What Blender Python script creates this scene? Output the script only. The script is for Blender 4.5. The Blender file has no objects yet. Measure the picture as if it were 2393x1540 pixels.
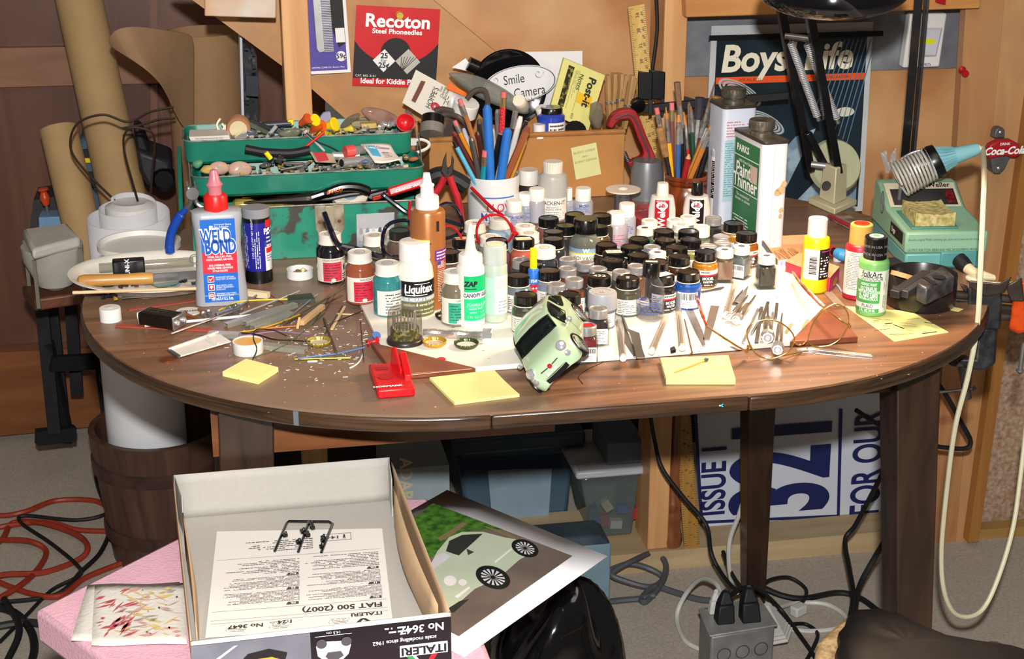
import bpy,bmesh,math,random
from math import cos,sin
from mathutils import Vector as V,Matrix as Mx
random.seed(7)
TR,RO,RND=Mx.Translation,Mx.Rotation,random.Random
sc=bpy.context.scene
col=sc.collection
PI=math.pi
YAW,TILT,FPX=math.radians(10.5),math.radians(20.0),3700.0
CAM=V((0,0,1.40))
cam=bpy.data.objects.new('camera',bpy.data.cameras.new('camera'))
col.objects.link(cam)
cam.location=CAM
cam.rotation_euler=(PI/2-TILT,0,-YAW)
cam.data.sensor_width=36
cam.data.lens=FPX/2393*36
cam.data.clip_start=.05
sc.camera=cam
wd=bpy.data.worlds.new('world');sc.world=wd;wd.use_nodes=True
wd.node_tree.nodes['Background'].inputs[0].default_value=(1,.86,.74,1)
wd.node_tree.nodes['Background'].inputs[1].default_value=.09
def area(name,loc,target,size,power,color,shape='DISK',spread=PI):
 l=bpy.data.lights.new(name,'AREA');l.shape=shape;l.size=size;l.energy=power;l.color=color;l.spread=spread
 o=bpy.data.objects.new(name,l);col.objects.link(o);o.location=loc
 o.rotation_euler=(V(target)-V(loc)).to_track_quat('-Z','Y').to_euler()
 return o
area('camera_flash',(0,-.02,1.555),(.37,2.0,.73),.045,60,(1,.985,.97))
area('magnifier_ring_lamp',(.715,1.80,1.105),(.42,1.66,.74),.15,6.2,(1,.70,.46))
area('overhead_fill_light',(.2,.9,2.35),(.4,1.8,.7),1.2,10,(1,.86,.72))  # unseen overhead fill, added to stand in for ambient and bounced flash
vs=sc.view_settings
vs.view_transform='Standard';vs.look='None';vs.gamma=1;vs.exposure=0;vs.use_curve_mapping=False
fw_=V((sin(YAW)*cos(TILT),cos(YAW)*cos(TILT),-sin(TILT)))
rt_=V((cos(YAW),-sin(YAW),0));up_=rt_.cross(fw_);hf_=V((sin(YAW),cos(YAW),0))
ZT=.74
ZB=.7465
def ray(px,py):return fw_+rt_*((px-1196.5)/FPX)-up_*((py-770)/FPX)
def T(px,py,z=ZT):
 r=ray(px,py);return CAM+r*((z-CAM.z)/r.z)
def Yp(px,py,y):
 r=ray(px,py);return CAM+r*(y/r.y)
def F(px,py,P):
 r=ray(px,py);return CAM+r*((P-CAM).dot(hf_)/r.dot(hf_))
def S(P):return FPX/(V(P)-CAM).dot(fw_)
def away(P):d=V((P.x,P.y,0));d.normalize();return d
def facing(P):return math.atan2(-P.x,P.y)
def lin(h):
 if not isinstance(h,str):return h
 c=[int(h[i:i+2],16)/255 for i in(0,2,4)]
 return tuple(x/12.92 if x<.04045 else((x+.055)/1.055)**2.4 for x in c)
_mc={}
def mat(c,r=.5,m=0,var=.06,sc=40,t=0,ior=1.45,coat=0,bump=0,em=0,c2=None,th=.5,st=(1,1,1),w=.12,al=1,det=4):
 if t>=.5:return thin(c,(1-t)*.5+.06)
 if m>.65:m*=.8
 key=(c,r,m,var,sc,t,ior,coat,bump,em,c2,th,st,w,al,det)
 if key in _mc:return _mc[key]
 M=bpy.data.materials.new('m_%d'%len(_mc));M.use_nodes=True;_mc[key]=M
 n=M.node_tree.nodes;L=M.node_tree.links;b=n['Principled BSDF'];I=b.inputs
 I['Roughness'].default_value=r;I['Metallic'].default_value=m;I['IOR'].default_value=ior
 I['Transmission Weight'].default_value=t;I['Coat Weight'].default_value=coat;I['Coat Roughness'].default_value=.08
 I['Alpha'].default_value=al
 a=lin(c)
 tc=n.new('ShaderNodeTexCoord');mp=n.new('ShaderNodeMapping');mp.inputs['Scale'].default_value=st
 nz=n.new('ShaderNodeTexNoise');nz.inputs['Scale'].default_value=sc;nz.inputs['Detail'].default_value=det
 L.new(tc.outputs['Object'],mp.inputs[0]);L.new(mp.outputs[0],nz.inputs['Vector'])
 rp=n.new('ShaderNodeValToRGB');L.new(nz.outputs['Fac'],rp.inputs[0])
 e=rp.color_ramp.elements
 if c2 is None:
  e[0].position,e[1].position=.3,.7
  e[0].color=(*[x*(1-var)for x in a],1);e[1].color=(*[min(1,x*(1+var))for x in a],1)
 else:
  e[0].position,e[1].position=th-w/2,th+w/2
  e[0].color=(*a,1);e[1].color=(*lin(c2),1)
 L.new(rp.outputs[0],I['Base Color'])
 if em:
  L.new(rp.outputs[0],I['Emission Color']);I['Emission Strength'].default_value=em
 if bump:
  bp=n.new('ShaderNodeBump');bp.inputs['Strength'].default_value=bump;bp.inputs['Distance'].default_value=.002
  L.new(nz.outputs['Fac'],bp.inputs['Height']);L.new(bp.outputs[0],I['Normal'])
 return M
def thin(c,base=.08,edge=.5,r=.04):
 key=('t',c,base,edge,r)
 if key in _mc:return _mc[key]
 M=bpy.data.materials.new('t_%d'%len(_mc));M.use_nodes=True;_mc[key]=M
 n=M.node_tree.nodes;L=M.node_tree.links;b=n['Principled BSDF'];b.inputs['Roughness'].default_value=r;b.inputs['Base Color'].default_value=(*[x*min(1,base*2.4)for x in lin(c)],1)
 tr=n.new('ShaderNodeBsdfTransparent');tr.inputs[0].default_value=(*[x**.5 for x in lin(c)],1);lw=n.new('ShaderNodeLayerWeight');lw.inputs['Blend'].default_value=.3
 ma=n.new('ShaderNodeMath');ma.operation='MULTIPLY_ADD';ma.use_clamp=True;L.new(lw.outputs['Facing'],ma.inputs[0]);ma.inputs[1].default_value=edge;ma.inputs[2].default_value=base
 mx=n.new('ShaderNodeMixShader');L.new(ma.outputs[0],mx.inputs[0]);L.new(tr.outputs[0],mx.inputs[1]);L.new(b.outputs[0],mx.inputs[2]);L.new(mx.outputs[0],n['Material Output'].inputs[0]);return M
def wood(c,c2,st=(3,40,40),r=.5,coat=0,sc=1.6,c3=None,dist=1.2):
 key=('w',c,c2,st,r,coat,sc,c3,dist)
 if key in _mc:return _mc[key]
 M=bpy.data.materials.new('w_%d'%len(_mc));M.use_nodes=True;_mc[key]=M
 n=M.node_tree.nodes;L=M.node_tree.links;I=n['Principled BSDF'].inputs
 I['Roughness'].default_value=r;I['Coat Weight'].default_value=coat;I['Coat Roughness'].default_value=.2
 tc=n.new('ShaderNodeTexCoord');mp=n.new('ShaderNodeMapping');mp.inputs['Scale'].default_value=st
 a=n.new('ShaderNodeTexNoise');a.inputs['Scale'].default_value=sc;a.inputs['Detail'].default_value=8;a.inputs['Distortion'].default_value=dist
 L.new(tc.outputs['Object'],mp.inputs[0]);L.new(mp.outputs[0],a.inputs['Vector'])
 rp=n.new('ShaderNodeValToRGB');L.new(a.outputs['Fac'],rp.inputs[0]);e=rp.color_ramp.elements
 e[0].position,e[1].position=.33,.68;e[0].color=(*lin(c),1);e[1].color=(*lin(c2),1)
 o=rp.outputs[0]
 if c3:
  d=n.new('ShaderNodeTexNoise');d.inputs['Scale'].default_value=5;d.inputs['Detail'].default_value=3
  L.new(tc.outputs['Object'],d.inputs['Vector'])
  r2=n.new('ShaderNodeValToRGB');L.new(d.outputs['Fac'],r2.inputs[0])
  r2.color_ramp.elements[0].position,r2.color_ramp.elements[1].position=.42,.68
  mx=n.new('ShaderNodeMix');mx.data_type='RGBA';L.new(r2.outputs[0],mx.inputs['Factor'])
  L.new(o,mx.inputs[6]);mx.inputs[7].default_value=(*lin(c3),1);o=mx.outputs[2]
 L.new(o,I['Base Color'])
 return M
GLASS=thin('E6F0EC',.07)
CLEARP=thin('F4F0EA',.14)
LENS=thin('FAFAFA',.03,.2)
WHITE=mat('DEDCD8',.35,var=.02);CREAM=mat('E6DDC4',.4,var=.03);PAPER=mat('E4E2E0',.8,var=.02)
BLACK=mat('0B0B0D',.3,var=.1);BLKM=mat('101012',.6,var=.15);INK=mat('15151A',.6,var=0);GREYINK=mat('77777C',.6,var=0)
SILVER=mat('C9C9CA',.28,.6,var=.1);STEEL=mat('A09E9C',.33,1,var=.15,sc=80);DSTEEL=mat('5C5A58',.45,.9,var=.25,sc=60);CHROME=mat('F0F0F0',.12,1,var=.02)
GOLD=mat('D9A84A',.2,1,var=.06);RED=mat('C4121B',.4,var=.06);YEL=mat('F2CF0E',.4,var=.03);BLUE=mat('1B4FA8',.4,var=.06)
WINK=mat('F4F4F2',.5,var=0);RINK=mat('C81A24',.6,var=0);BINK=mat('2A3F93',.6,var=0)
KRAFT=mat('A87B4C',.8,var=.08,sc=25);RUST=mat('7A4526',.7,.3,var=.35,sc=90)
def _dg():return bpy.context.evaluated_depsgraph_get()
_tcache={}
def text_geo(s,size,ax='CENTER',sh=0,bold=0,sx=1,res=3):
 key=(s,ax,sh,bold,res)
 if key not in _tcache:
  cu=bpy.data.curves.new('t','FONT');cu.body=s;cu.size=1;cu.align_x=ax;cu.align_y='CENTER'
  cu.shear=sh;cu.offset=bold;cu.resolution_u=res;cu.fill_mode='FRONT'
  o=bpy.data.objects.new('t',cu);col.objects.link(o)
  bpy.context.view_layer.update()
  me=o.evaluated_get(_dg()).to_mesh()
  _tcache[key]=([v.co.copy()for v in me.vertices],[tuple(p.vertices)for p in me.polygons])
  o.evaluated_get(_dg()).to_mesh_clear()
  bpy.data.objects.remove(o);bpy.data.curves.remove(cu)
 vs,fs=_tcache[key]
 return[V((v.x*size*sx,v.y*size,0))for v in vs],fs
class MB:
 def __init__(s):s.v=[];s.f=[];s.mi=[];s.k=0
 def add(s,vs,fs,M=None):
  o=len(s.v)
  s.v+=[(M@V(v))if M else V(v)for v in vs]
  for f in fs:s.f.append(tuple(i+o for i in f));s.mi.append(s.k)
  return s
 def mat(s,k):s.k=k;return s
 def shift(s,d):s.v=[v+V(d)for v in s.v];return s
 def box(s,c,sz,R=None):
  x,y,z=[q/2 for q in sz]
  vs=[(i*x,j*y,k*z)for i in(-1,1)for j in(-1,1)for k in(-1,1)]
  M=TR(V(c))@(R.to_4x4()if R else Mx.Identity(4))
  return s.add(vs,[(0,1,3,2),(4,6,7,5),(0,4,5,1),(2,3,7,6),(0,2,6,4),(1,5,7,3)],M)
 def bar(s,p,q,w,h,up=(0,0,1)):
  p,q=V(p),V(q);d=(q-p);L=d.length;d.normalize();u=V(up);x=d.cross(u)
  if x.length<1e-6:x=d.cross(V((1,0,0)))
  x.normalize();u=x.cross(d)
  R=Mx((x,d,u)).transposed()
  return s.box((p+q)/2,(w,L,h),R)
 def hexa(s,a,b):
  n=len(a)
  return s.add(list(a)+list(b),[tuple(range(n))[::-1],tuple(range(n,2*n))]+[(i,(i+1)%n,n+(i+1)%n,n+i)for i in range(n)])
 def lathe(s,prof,seg=24,M=None,ribs=None):
  vs=[];fs=[];rings=[]
  for j,(r,z)in enumerate(prof):
   if r<1e-7:rings.append([len(vs)]);vs.append((0,0,z))
   else:
    rings.append(list(range(len(vs),len(vs)+seg)))
    for i in range(seg):
     a=2*PI*i/seg;q=r
     if ribs and ribs[0]<=j<=ribs[1]and i%2:q=r*ribs[2]
     vs.append((q*cos(a),q*sin(a),z))
  for a,b in zip(rings,rings[1:]):
   if len(a)==1 and len(b)==1:continue
   for i in range(seg):
    j=(i+1)%seg
    if len(a)==1:fs.append((a[0],b[j],b[i]))
    elif len(b)==1:fs.append((a[i],a[j],b[0]))
    else:fs.append((a[i],a[j],b[j],b[i]))
  return s.add(vs,fs,M)
 def tube(s,pts,r,seg=8,closed=False):
  P=[V(p)for p in pts];n=len(P);R=r if isinstance(r,(list,tuple))else[r]*n
  vs=[];fs=[];last=None
  for i,p in enumerate(P):
   if closed:d=P[(i+1)%n]-P[i-1]
   else:d=P[min(i+1,n-1)]-P[max(i-1,0)]
   d.normalize()
   if last is None:
    x=d.cross(V((0,0,1)))
    if x.length<.05:x=d.cross(V((1,0,0)))
   else:x=last-d*last.dot(d)
   x.normalize();last=x;y=d.cross(x)
   for k in range(seg):
    a=2*PI*k/seg;vs.append(p+(x*cos(a)+y*sin(a))*R[i])
  m=n if closed else n-1
  for i in range(m):
   for k in range(seg):
    a,b=i*seg+k,i*seg+(k+1)%seg;c=(i+1)%n*seg
    fs.append((a,b,c+(k+1)%seg,c+k))
  if not closed:fs+=[tuple(range(seg))[::-1],tuple(range((n-1)*seg,n*seg))]
  return s.add(vs,fs)
 def prism(s,poly,z0,z1,M=None):
  n=len(poly);vs=[(x,y,z0)for x,y in poly]+[(x,y,z1)for x,y in poly]
  return s.add(vs,[tuple(range(n))[::-1],tuple(range(n,2*n))]+[(i,(i+1)%n,n+(i+1)%n,n+i)for i in range(n)],M)
 def grid(s,fn,nu,nv,closed=False):
  vs=[fn(u/nu,v/nv)for u in range(nu+1)for v in range(nv+1)]
  return s.add(vs,[(u*(nv+1)+v,(u+1)*(nv+1)+v,(u+1)*(nv+1)+v+1,u*(nv+1)+v+1)for u in range(nu)for v in range(nv)])
 def text(s,t,size,f,x=0,y=0,**k):
  vs,fs=text_geo(t,size,**k)
  return s.add([f(v.x+x,v.y+y)for v in vs],fs)
 def patch(s,f,x0,x1,y0,y1,nx=1,ny=1):
  return s.grid(lambda u,v:f(x0+(x1-x0)*u,y0+(y1-y0)*v),nx,ny)
 def lines(s,f,x0,x1,y0,y1,n,h=.45,dens=.85,seed=1,wl=(.02,.09)):
  R=RND(seed);W=x1-x0;st=(y1-y0)/n
  for i in range(n):
   y=y1-(i+.5)*st;x=x0;end=x0+W*(R.uniform(.75,1)if R.random()<.7 else R.uniform(.4,.8))
   while x<end:
    w=min(R.uniform(*wl)*W,end-x)
    if R.random()<dens:s.patch(f,x,x+w*.82,y-st*h/2,y+st*h/2)
    x+=w
  return s
 def disc(s,f,x,y,rx,ry=None,n=24,a0=0):
  ry=ry or rx
  return s.add([f(x+rx*cos(2*PI*i/n+a0),y+ry*sin(2*PI*i/n+a0))for i in range(n)],[tuple(range(n))])
 def poly(s,f,pts):return s.add([f(*p)for p in pts],[tuple(range(len(pts)))])
 def ring(s,f,x,y,r0,r1,n=28,k=1):
  return s.add([f(x+r*cos(2*PI*i/n),y+r*k*sin(2*PI*i/n))for r in(r0,r1)for i in range(n)],[(i,(i+1)%n,n+(i+1)%n,n+i)for i in range(n)])
def flat(O,U,W,e=0):
 O,U,W=V(O),V(U).normalized(),V(W).normalized();N=U.cross(W)*e
 return lambda x,y:O+U*x+W*y+N
def wrap(R,z0,a0=0,k=0):
 def f(x,y):
  r=R+k*y;a=x/R+a0
  return V((r*sin(a),-r*cos(a),z0+y))
 return f
def mesh_of(mb,m,smooth=True,ang=35):
 me=bpy.data.meshes.new('g');me.from_pydata([tuple(v)for v in mb.v],[],mb.f)
 ms=m if isinstance(m,(list,tuple))else[m]
 for q in ms:me.materials.append(q)
 if len(ms)>1:me.polygons.foreach_set('material_index',mb.mi)
 bm=bmesh.new();bm.from_mesh(me);bmesh.ops.recalc_face_normals(bm,faces=bm.faces);bm.to_mesh(me);bm.free()
 if smooth:
  me.polygons.foreach_set('use_smooth',[True]*len(me.polygons));me.set_sharp_from_angle(angle=math.radians(ang))
 return me
def _mk(name,mb,m,smooth=True,bev=0,sub=0,sol=0,ang=35,bs=2):
 o=bpy.data.objects.new(name,mesh_of(mb,m,smooth,ang));col.objects.link(o)
 if sol:q=o.modifiers.new('s','SOLIDIFY');q.thickness=sol;q.offset=0
 if bev:q=o.modifiers.new('b','BEVEL');q.width=bev;q.segments=bs;q.limit_method='ANGLE';q.angle_limit=.7
 if sub:q=o.modifiers.new('u','SUBSURF');q.levels=q.render_levels=sub
 return o
def tag(o,label,cat,group=None,kind=None):
 if label:o['label']=label
 if cat:o['category']=cat
 if group:o['group']=group
 if kind:o['kind']=kind
 return o
def thing(name,label,cat,loc=(0,0,0),rz=0,group=None,R=None):
 o=bpy.data.objects.new(name,None);col.objects.link(o);o.empty_display_size=.02
 o.matrix_world=TR(V(loc))@(R.to_4x4()if R else RO(rz,4,'Z'))
 return tag(o,label,cat,group)
def part(name,mb,m,par,label=None,world=False,**k):
 if world:
  t=par
  while t.parent:t=t.parent
  Mi=t.matrix_world.inverted();mb.v=[Mi@V(v)for v in mb.v]
 o=_mk(name,mb,m,**k);o.parent=par
 if label:o['label']=label
 return o
W1={'world':True};SF={'smooth':False};WS={'world':True,'smooth':False}
def solo(name,label,cat,mb,m,group=None,kind=None,**k):
 lo=V([min(v[i]for v in mb.v)for i in range(3)]);hi=V([max(v[i]for v in mb.v)for i in range(3)])
 c=V(((lo.x+hi.x)/2,(lo.y+hi.y)/2,lo.z));mb.shift(-c)
 o=_mk(name,mb,m,**k);o.location=c
 return tag(o,label,cat,group,kind)
def struct(name,mb,m,label=None,**k):return solo(name,label,None,mb,m,kind='structure',**k)
def rrect(w,d,r,n=4):
 o=[]
 for cx,cy,a in((w/2-r,d/2-r,0),(-w/2+r,d/2-r,1),(-w/2+r,-d/2+r,2),(w/2-r,-d/2+r,3)):
  for i in range(n+1):
   t=(a+i/n)*PI/2;o.append((cx+r*cos(t),cy+r*sin(t)))
 return o
def smooth_path(pts,n=8):
 P=[V(p)for p in pts];P=[P[0]*2-P[1]]+P+[P[-1]*2-P[-2]];o=[]
 for i in range(1,len(P)-2):
  for k in range(n):
   t=k/n;a,b,c,d=P[i-1:i+3]
   o.append(((b*2)+(c-a)*t+(a*2-b*5+c*4-d)*t*t+(b*3-a-c*3+d)*t**3)*.5)
 return o+[P[-2]]
#  SETTING
def pan(mb,pts,y,th=.018,tilt=0):
 a=[Yp(px,py,y)for px,py in pts]
 return mb.hexa(a,[p+V((0,th,0))for p in a])
PLY=wood('A87042','C08C5C',(1.2,9,.8),.45,.2,2.2,'CDA06E')
PINE=wood('C08A55','D5A36C',(14,14,1.2),.5,.1,2.0)
PINEX=wood('B4773F','CE9252',(1.2,14,14),.45,.15,2.0)
CEDAR=wood('A2693D','BC8656',(9,9,.9),.5,.1,2.4,'B0895C')
RAWP=wood('A88E68','BDA67F',(1.2,10,10),.7,0,2)
REDW=wood('53301F','6E4430',(10,10,.8),.4,.2,2.2,'5D3826')
fl=MB();fl.box((.8,2.4,-.02),(7,7,.04))
struct('floor',fl,mat('ADA294',.85,var=.16,sc=260,bump=.25,det=8))
sill=MB();sill.box((.7875,2.565,.0195),(.855,.19,.039));struct('trim_1',sill,RAWP,'weathered timber sill along the concrete under the back wall')
ply=MB();ply.box((.86,2.60,.85),(1.6,.02,1.5))
a=[Yp(*p,2.575)for p in((930,-60),(2420,-60),(2420,900),(870,700),(885,325),(1080,190))]
ply=MB();ply.hexa(a,[p+V((0,.015,0))for p in a]);struct('wall_back',ply,PLY)
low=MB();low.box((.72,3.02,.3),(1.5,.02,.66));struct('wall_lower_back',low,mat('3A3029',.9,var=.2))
br=MB();pan(br,((395,-40),(965,-40),(1012,0),(1157,120),(1290,235),(1290,330),(860,330),(808,278),(714,195),(648,146)),2.525,.04)
struct('trim_2',br,wood('A9733F','C18C55',(5,14,6),.55,.05,2,'B58B5C'),'broad diagonal brace board across the back wall')
po=MB();po.box((.118,2.497,.66),(.041,.082,1.24));struct('trim_3',po,PINE,'bare pine stud standing left of the brace',bev=.002)
st=MB();st.box((.7285,2.522,.70),(.0385,.088,1.32));struct('trim_4',st,PINE,'bare pine stud in the middle of the back wall',bev=.002)
rl=MB();pan(rl,((1600,-60),(2300,-60),(2290,20),(1603,41)),2.455,.05);struct('trim_5',rl,PINEX,bev=.002)
gm=MB();pan(gm,((1604,30),(2267,10),(2252,158),(1600,179)),2.565,.004)
solo('metal_sheet','dull galvanized metal sheet behind the framed magazine and the white wall light','metal sheet',gm,mat('6E7076',.5,.55,c2='9DA0A6',sc=18,w=.5,det=8))
b1=MB();pan(b1,((2262,-60),(2352,-60),(2232,1270),(2176,1274)),2.477,.02);struct('trim_6',b1,CEDAR)
b2=MB();pan(b2,((2353,-60),(2420,-60),(2420,300),(2380,420),(2258,1268),(2233,1270)),2.475,.02);struct('trim_7',b2,wood('B07E50','C69A68',(9,9,.9),.5,.1,2.4,'A98258'))
b3=MB();pan(b3,((2412,200),(2440,200),(2287,1266),(2263,1268)),2.452,.04);struct('trim_8',b3,wood('94602A','A97638',(10,10,1),.4,.2,2))
b4=MB();pan(b4,((2395,400),(2520,400),(2520,1250),(2290,1250)),2.52,.02);struct('wall_right',b4,mat('8E6C50',.9,c2='B9A089',sc=110,w=.35,det=6))
b5=MB();pan(b5,((2286,1238),(2520,1222),(2520,1250),(2286,1266)),2.475,.03);struct('trim_9',b5,wood('9A7440','B48C50',(1,10,10)))
blk=MB();pan(blk,((478,-60),(645,-60),(645,43),(478,38)),2.40,.08)
solo('lumber_offcut','short sawn lumber end with grey stains jutting in beside the left stud','wood block',blk,mat('C08A5A',.7,c2='C9C4B8',sc=9,w=.3,th=.55),bev=.002)
YC=3.32
w=MB();pan(w,((-300,-80),(760,-80),(760,700),(-300,1060)),YC,.02);struct('wall_left',w,REDW)
w=MB();pan(w,((-300,118),(356,106),(560,100),(560,190),(356,195),(-300,212)),YC-.02,.022);struct('trim_10',w,wood('82563A','97694A',(1.5,10,10),.45,.15,2))
w=MB();pan(w,((352,-80),(368,-80),(368,420),(352,420)),YC-.012,.015);struct('trim_11',w,wood('6A412C','7C5038',(10,10,1)))
w=MB();pan(w,((-300,838),(330,808),(330,985),(-300,1050)),YC-.05,.05);struct('baseboard_left',w,wood('6B3D1C','8A5226',(1,10,10),.4,.2,2))
def hung(px,py,y):return Yp(px,py,y)
UX,UZ=V((1,0,0)),V((0,0,1))
def slant(p,q):return(V(q)-V(p)).normalized()
def card(name,label,cat,c4,y,m,th=.0012):
 """flat card on the wall; c4 = top-left, top-right, bottom-right, bottom-left in the photograph"""
 a=[Yp(px,py,y)for px,py in c4]
 O=sum(a,V())/4;t=thing(name,label,cat,O)
 mb=MB();mb.hexa(a,[p+V((0,th,0))for p in a]);part('card',mb,m,t,**WS)
 U=((a[1]-a[0])+(a[2]-a[3]))/2;W=((a[0]-a[3])+(a[1]-a[2]))/2
 return t,flat(O,U,W,.0012),U.length,W.length
t,f,w_,h_=card('needle_card','red and black record needle card pinned to the brace left of centre','packaging card',((833,12),(1029,22),(1018,206),(823,200)),2.517,RED)
W2,H2=w_/2,h_/2
m=MB();n=20
up_arc=[(-W2+w_*i/n,H2*(.763-math.sqrt(1.4056-1.0207*(2*i/n-1)**2)))for i in range(n+1)]
for i in range(n):m.add([f(up_arc[i][0],-H2*.80),f(up_arc[i+1][0],-H2*.80),f(*up_arc[i+1]),f(*up_arc[i])],[(0,1,2,3)])
f2=lambda x,y:f(x,y)-V((0,.0004,0));f3=lambda x,y:f(x,y)-V((0,.0008,0));f4=lambda x,y:f(x,y)-V((0,.0012,0))
m.disc(f2,-.01*W2,-.14*H2,W2*.36,n=32)
part('black_print',m,mat('161618',.6),t,**WS)
m=MB();m.poly(f3,[(-.28*W2+.27*W2*a,-.34*H2+.29*H2*b)for a,b in((0,1),(1,0),(0,-1),(-1,0))]);part('price_diamond',m,PAPER,t,**WS)
m=MB();m.poly(f3,[(.29*W2+.30*W2*a,-.34*H2+.32*H2*b)for a,b in((0,1),(1,0),(0,-1),(-1,0))]);part('needle_window',m,mat('B9B6AE',.15,var=.05),t,**WS)
m=MB()
for k in range(6):m.tube([f3(.13*W2+.012*W2*k,-.56*H2),f3(.13*W2+.075*W2*k,-.22*H2)],.0005,5)
part('needle',m,DSTEEL,t,**W1)
m=MB();m.text('Recoton',.0285,f2,0,H2*.64,bold=.03,sx=1.06);m.text('Steel Phoneedles',.0108,f2,0,H2*.39,bold=.025,sx=1.08)
m.text('Ideal for Kiddie Phonos',.0118,f2,0,-H2*.87,bold=.025,sx=.98);m.text('CAT. NO. 5141',.005,f2,-W2*.7,-H2*.74)
part('white_lettering',m,WINK,t,**WS)
m=MB();m.text('25',.012,f4,-.28*W2,-.22*H2,bold=.03);m.text('for',.008,f4,-.28*W2,-.34*H2);m.text('25¢',.012,f4,-.28*W2,-.46*H2,bold=.03)
part('black_lettering',m,INK,t,**WS)
pp=f(.02*W2,H2*.82);m=MB();m.lathe([(0,.012),(.0055,.012),(.006,.008),(.0045,.004),(.006,0),(0,0)],16,TR(pp)@RO(PI/2,4,'X'))
solo('push_pin','yellow push pin holding the red needle card','push pin',m,mat('C9A93A',.3))
t,f,w_,h_=card('comb_card','purple and black pocket comb card hanging beside the left stud','packaging card',((706,-70),(803,-70),(818,167),(728,175)),2.512,mat('4C3F97',.5,var=.05))
W2,H2=w_/2,h_/2;f2=lambda x,y:f(x,y)-V((0,.0005,0));f3=lambda x,y:f(x,y)-V((0,.004,0))
m=MB();m.poly(f,[(-W2*.1,H2),(W2*.86,H2),(W2*.86,-H2*.42),(W2*.5,-H2*.5),(W2*.2,-H2*.1)]);part('black_print',m,mat('0E0E12',.6),t,**WS)
m=MB();m.poly(lambda x,y:f(x,y)+V((0,.0006,0)),[(W2*.86,-H2),(W2*1.02,-H2),(W2*1.02,H2),(W2*.86,H2)]);m.poly(f2,[(-W2,-H2),(W2,-H2),(W2,-H2*.94),(-W2,-H2*.94)]);part('white_edge',m,PAPER,t,**WS)
m=MB();m.poly(f2,[(W2*.38,-H2*.12),(W2*.84,-H2*.12),(W2*.84,-H2*.40),(W2*.38,-H2*.40)]);m.disc(lambda x,y:f(x,y)-V((0,.0007,0)),W2*.58,-H2*.67,W2*.26);part('price_sticker',m,PAPER,t,**WS)
m=MB();m.text('59¢',.011,lambda x,y:f(x,y)-V((0,.0012,0)),W2*.58,-H2*.67,bold=.02);part('lettering',m,INK,t,**WS)
m=MB();m.text('LIFETIME COMB CO., Boston, Mass.',.0035,f2,-W2*.1,-H2*.88);part('maker_lettering',m,WINK,t,**WS)
cb=thing('comb','silver metal comb fixed upright on the purple card','comb',f(0,0))
m=MB();m.hexa([f3(x*W2,y*H2)for x,y in((-.62,1),(-.22,1),(-.22,-.56),(-.5,-.58),(-.62,-.5))],[f2(x*W2,y*H2)for x,y in((-.62,1),(-.22,1),(-.22,-.56),(-.5,-.58),(-.62,-.5))])
part('spine',m,SILVER,cb,**W1,bev=.0006)
m=MB()
for k in range(46):
 y=(-.55+k*1.5/46)*H2;m.bar(f3(-.22*W2,y),f3(.22*W2,y),.0016,.002,up=(0,1,0))
part('teeth',m,SILVER,cb,**W1)
def stick(p0,p1,y,w,n,s0=0,st=1):
 a,b=Yp(*p0,y),Yp(*p1,y);d=(b-a).normalized();x=d.cross(V((0,1,0)))*-1
 return a,d,x
ya,yb_=Yp(1486,12,2.49),Yp(1548,640,2.52)
d=(yb_-ya);Lr=d.length;d.normalize();xr=V((0,-1,0)).cross(d).normalized()*-1
if xr.x<0:xr=-xr
nr=xr.cross(d)
if nr.y>0:nr=-nr
t=thing('yard_stick','yellow wooden measuring stick leaning on the wall left of the middle stud','ruler',yb_)
m=MB();m.bar(ya,yb_,.027,.005,up=nr);part('stick',m,wood('CFA65B','DDB970',(20,20,2),.45,.2,2),t,**W1)
fr=lambda x,y:ya+xr*x+d*y+nr*.0031
m=MB()
for k in range(130):
 y=.004+k*.00318;L=.008 if k%8==0 else(.0055 if k%4==0 else.0035)
 m.patch(fr,-.0132,-.0132+L,y,y+.0005);y=.004+k*.0032;L=.006 if k%4==0 else.004
 m.patch(fr,.0132-L,.0132,y,y+.0005)
fr90=lambda x,y:fr(y,-x)
for k in range(12):
 m.text(str(39-k),.0085,lambda x,y:fr(-.0005+y,.016+k*.0254-x),0,0)
 m.text(str(99-2*k),.0062,lambda x,y:fr(.0065+y,.014+k*.0254-x),0,0);m.text(str(98-2*k),.0062,lambda x,y:fr(.0065+y,.0267+k*.0254-x),0,0)
part('graduations',m,INK,t,**WS)
m=MB();m.tube(smooth_path([Yp(px,py,2.497)for px,py in((1532,-40),(1536,50),(1534,90),(1529,130),(1524,165),(1520,210))]),.0032,8);solo('power_cable','black cord hanging down the wall beside the yellow measuring stick','cord',m,BLKM)
YM=2.50
P0=[Yp(1662,60,2.553),Yp(2040,52,2.553),Yp(2014,492,2.47),Yp(1640,512,2.47)]
O=sum(P0,V())/4;U=(P0[1]-P0[0]+P0[2]-P0[3])/2;W=(P0[0]-P0[3]+P0[1]-P0[2])/2
t=thing('framed_magazine','boys magazine with a space scene in a holder leaning behind the lamp','magazine',O)
fm=flat(O,U,W);n_=U.cross(W).normalized();fm=lambda x,y,e=0:O+U*(x/2)+W*(y/2)+n_*e
m=MB();c4=((-1,1),(1,1),(1,-1),(-1,-1));m.hexa([fm(*p,.002)for p in c4],[fm(*p,-.002)for p in c4]);part('backing',m,mat('B9BBBB',.3,var=.03),t,**WS)
m=MB();m.hexa([fm(x*.93,y*.9-.05,.0035)for x,y in c4],[fm(x*.93,y*.9-.05,.002)for x,y in c4]);part('cover',m,mat('0E171C',.25,c2='22343F',sc=7,w=.5,coat=.5),t,**WS)
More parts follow.
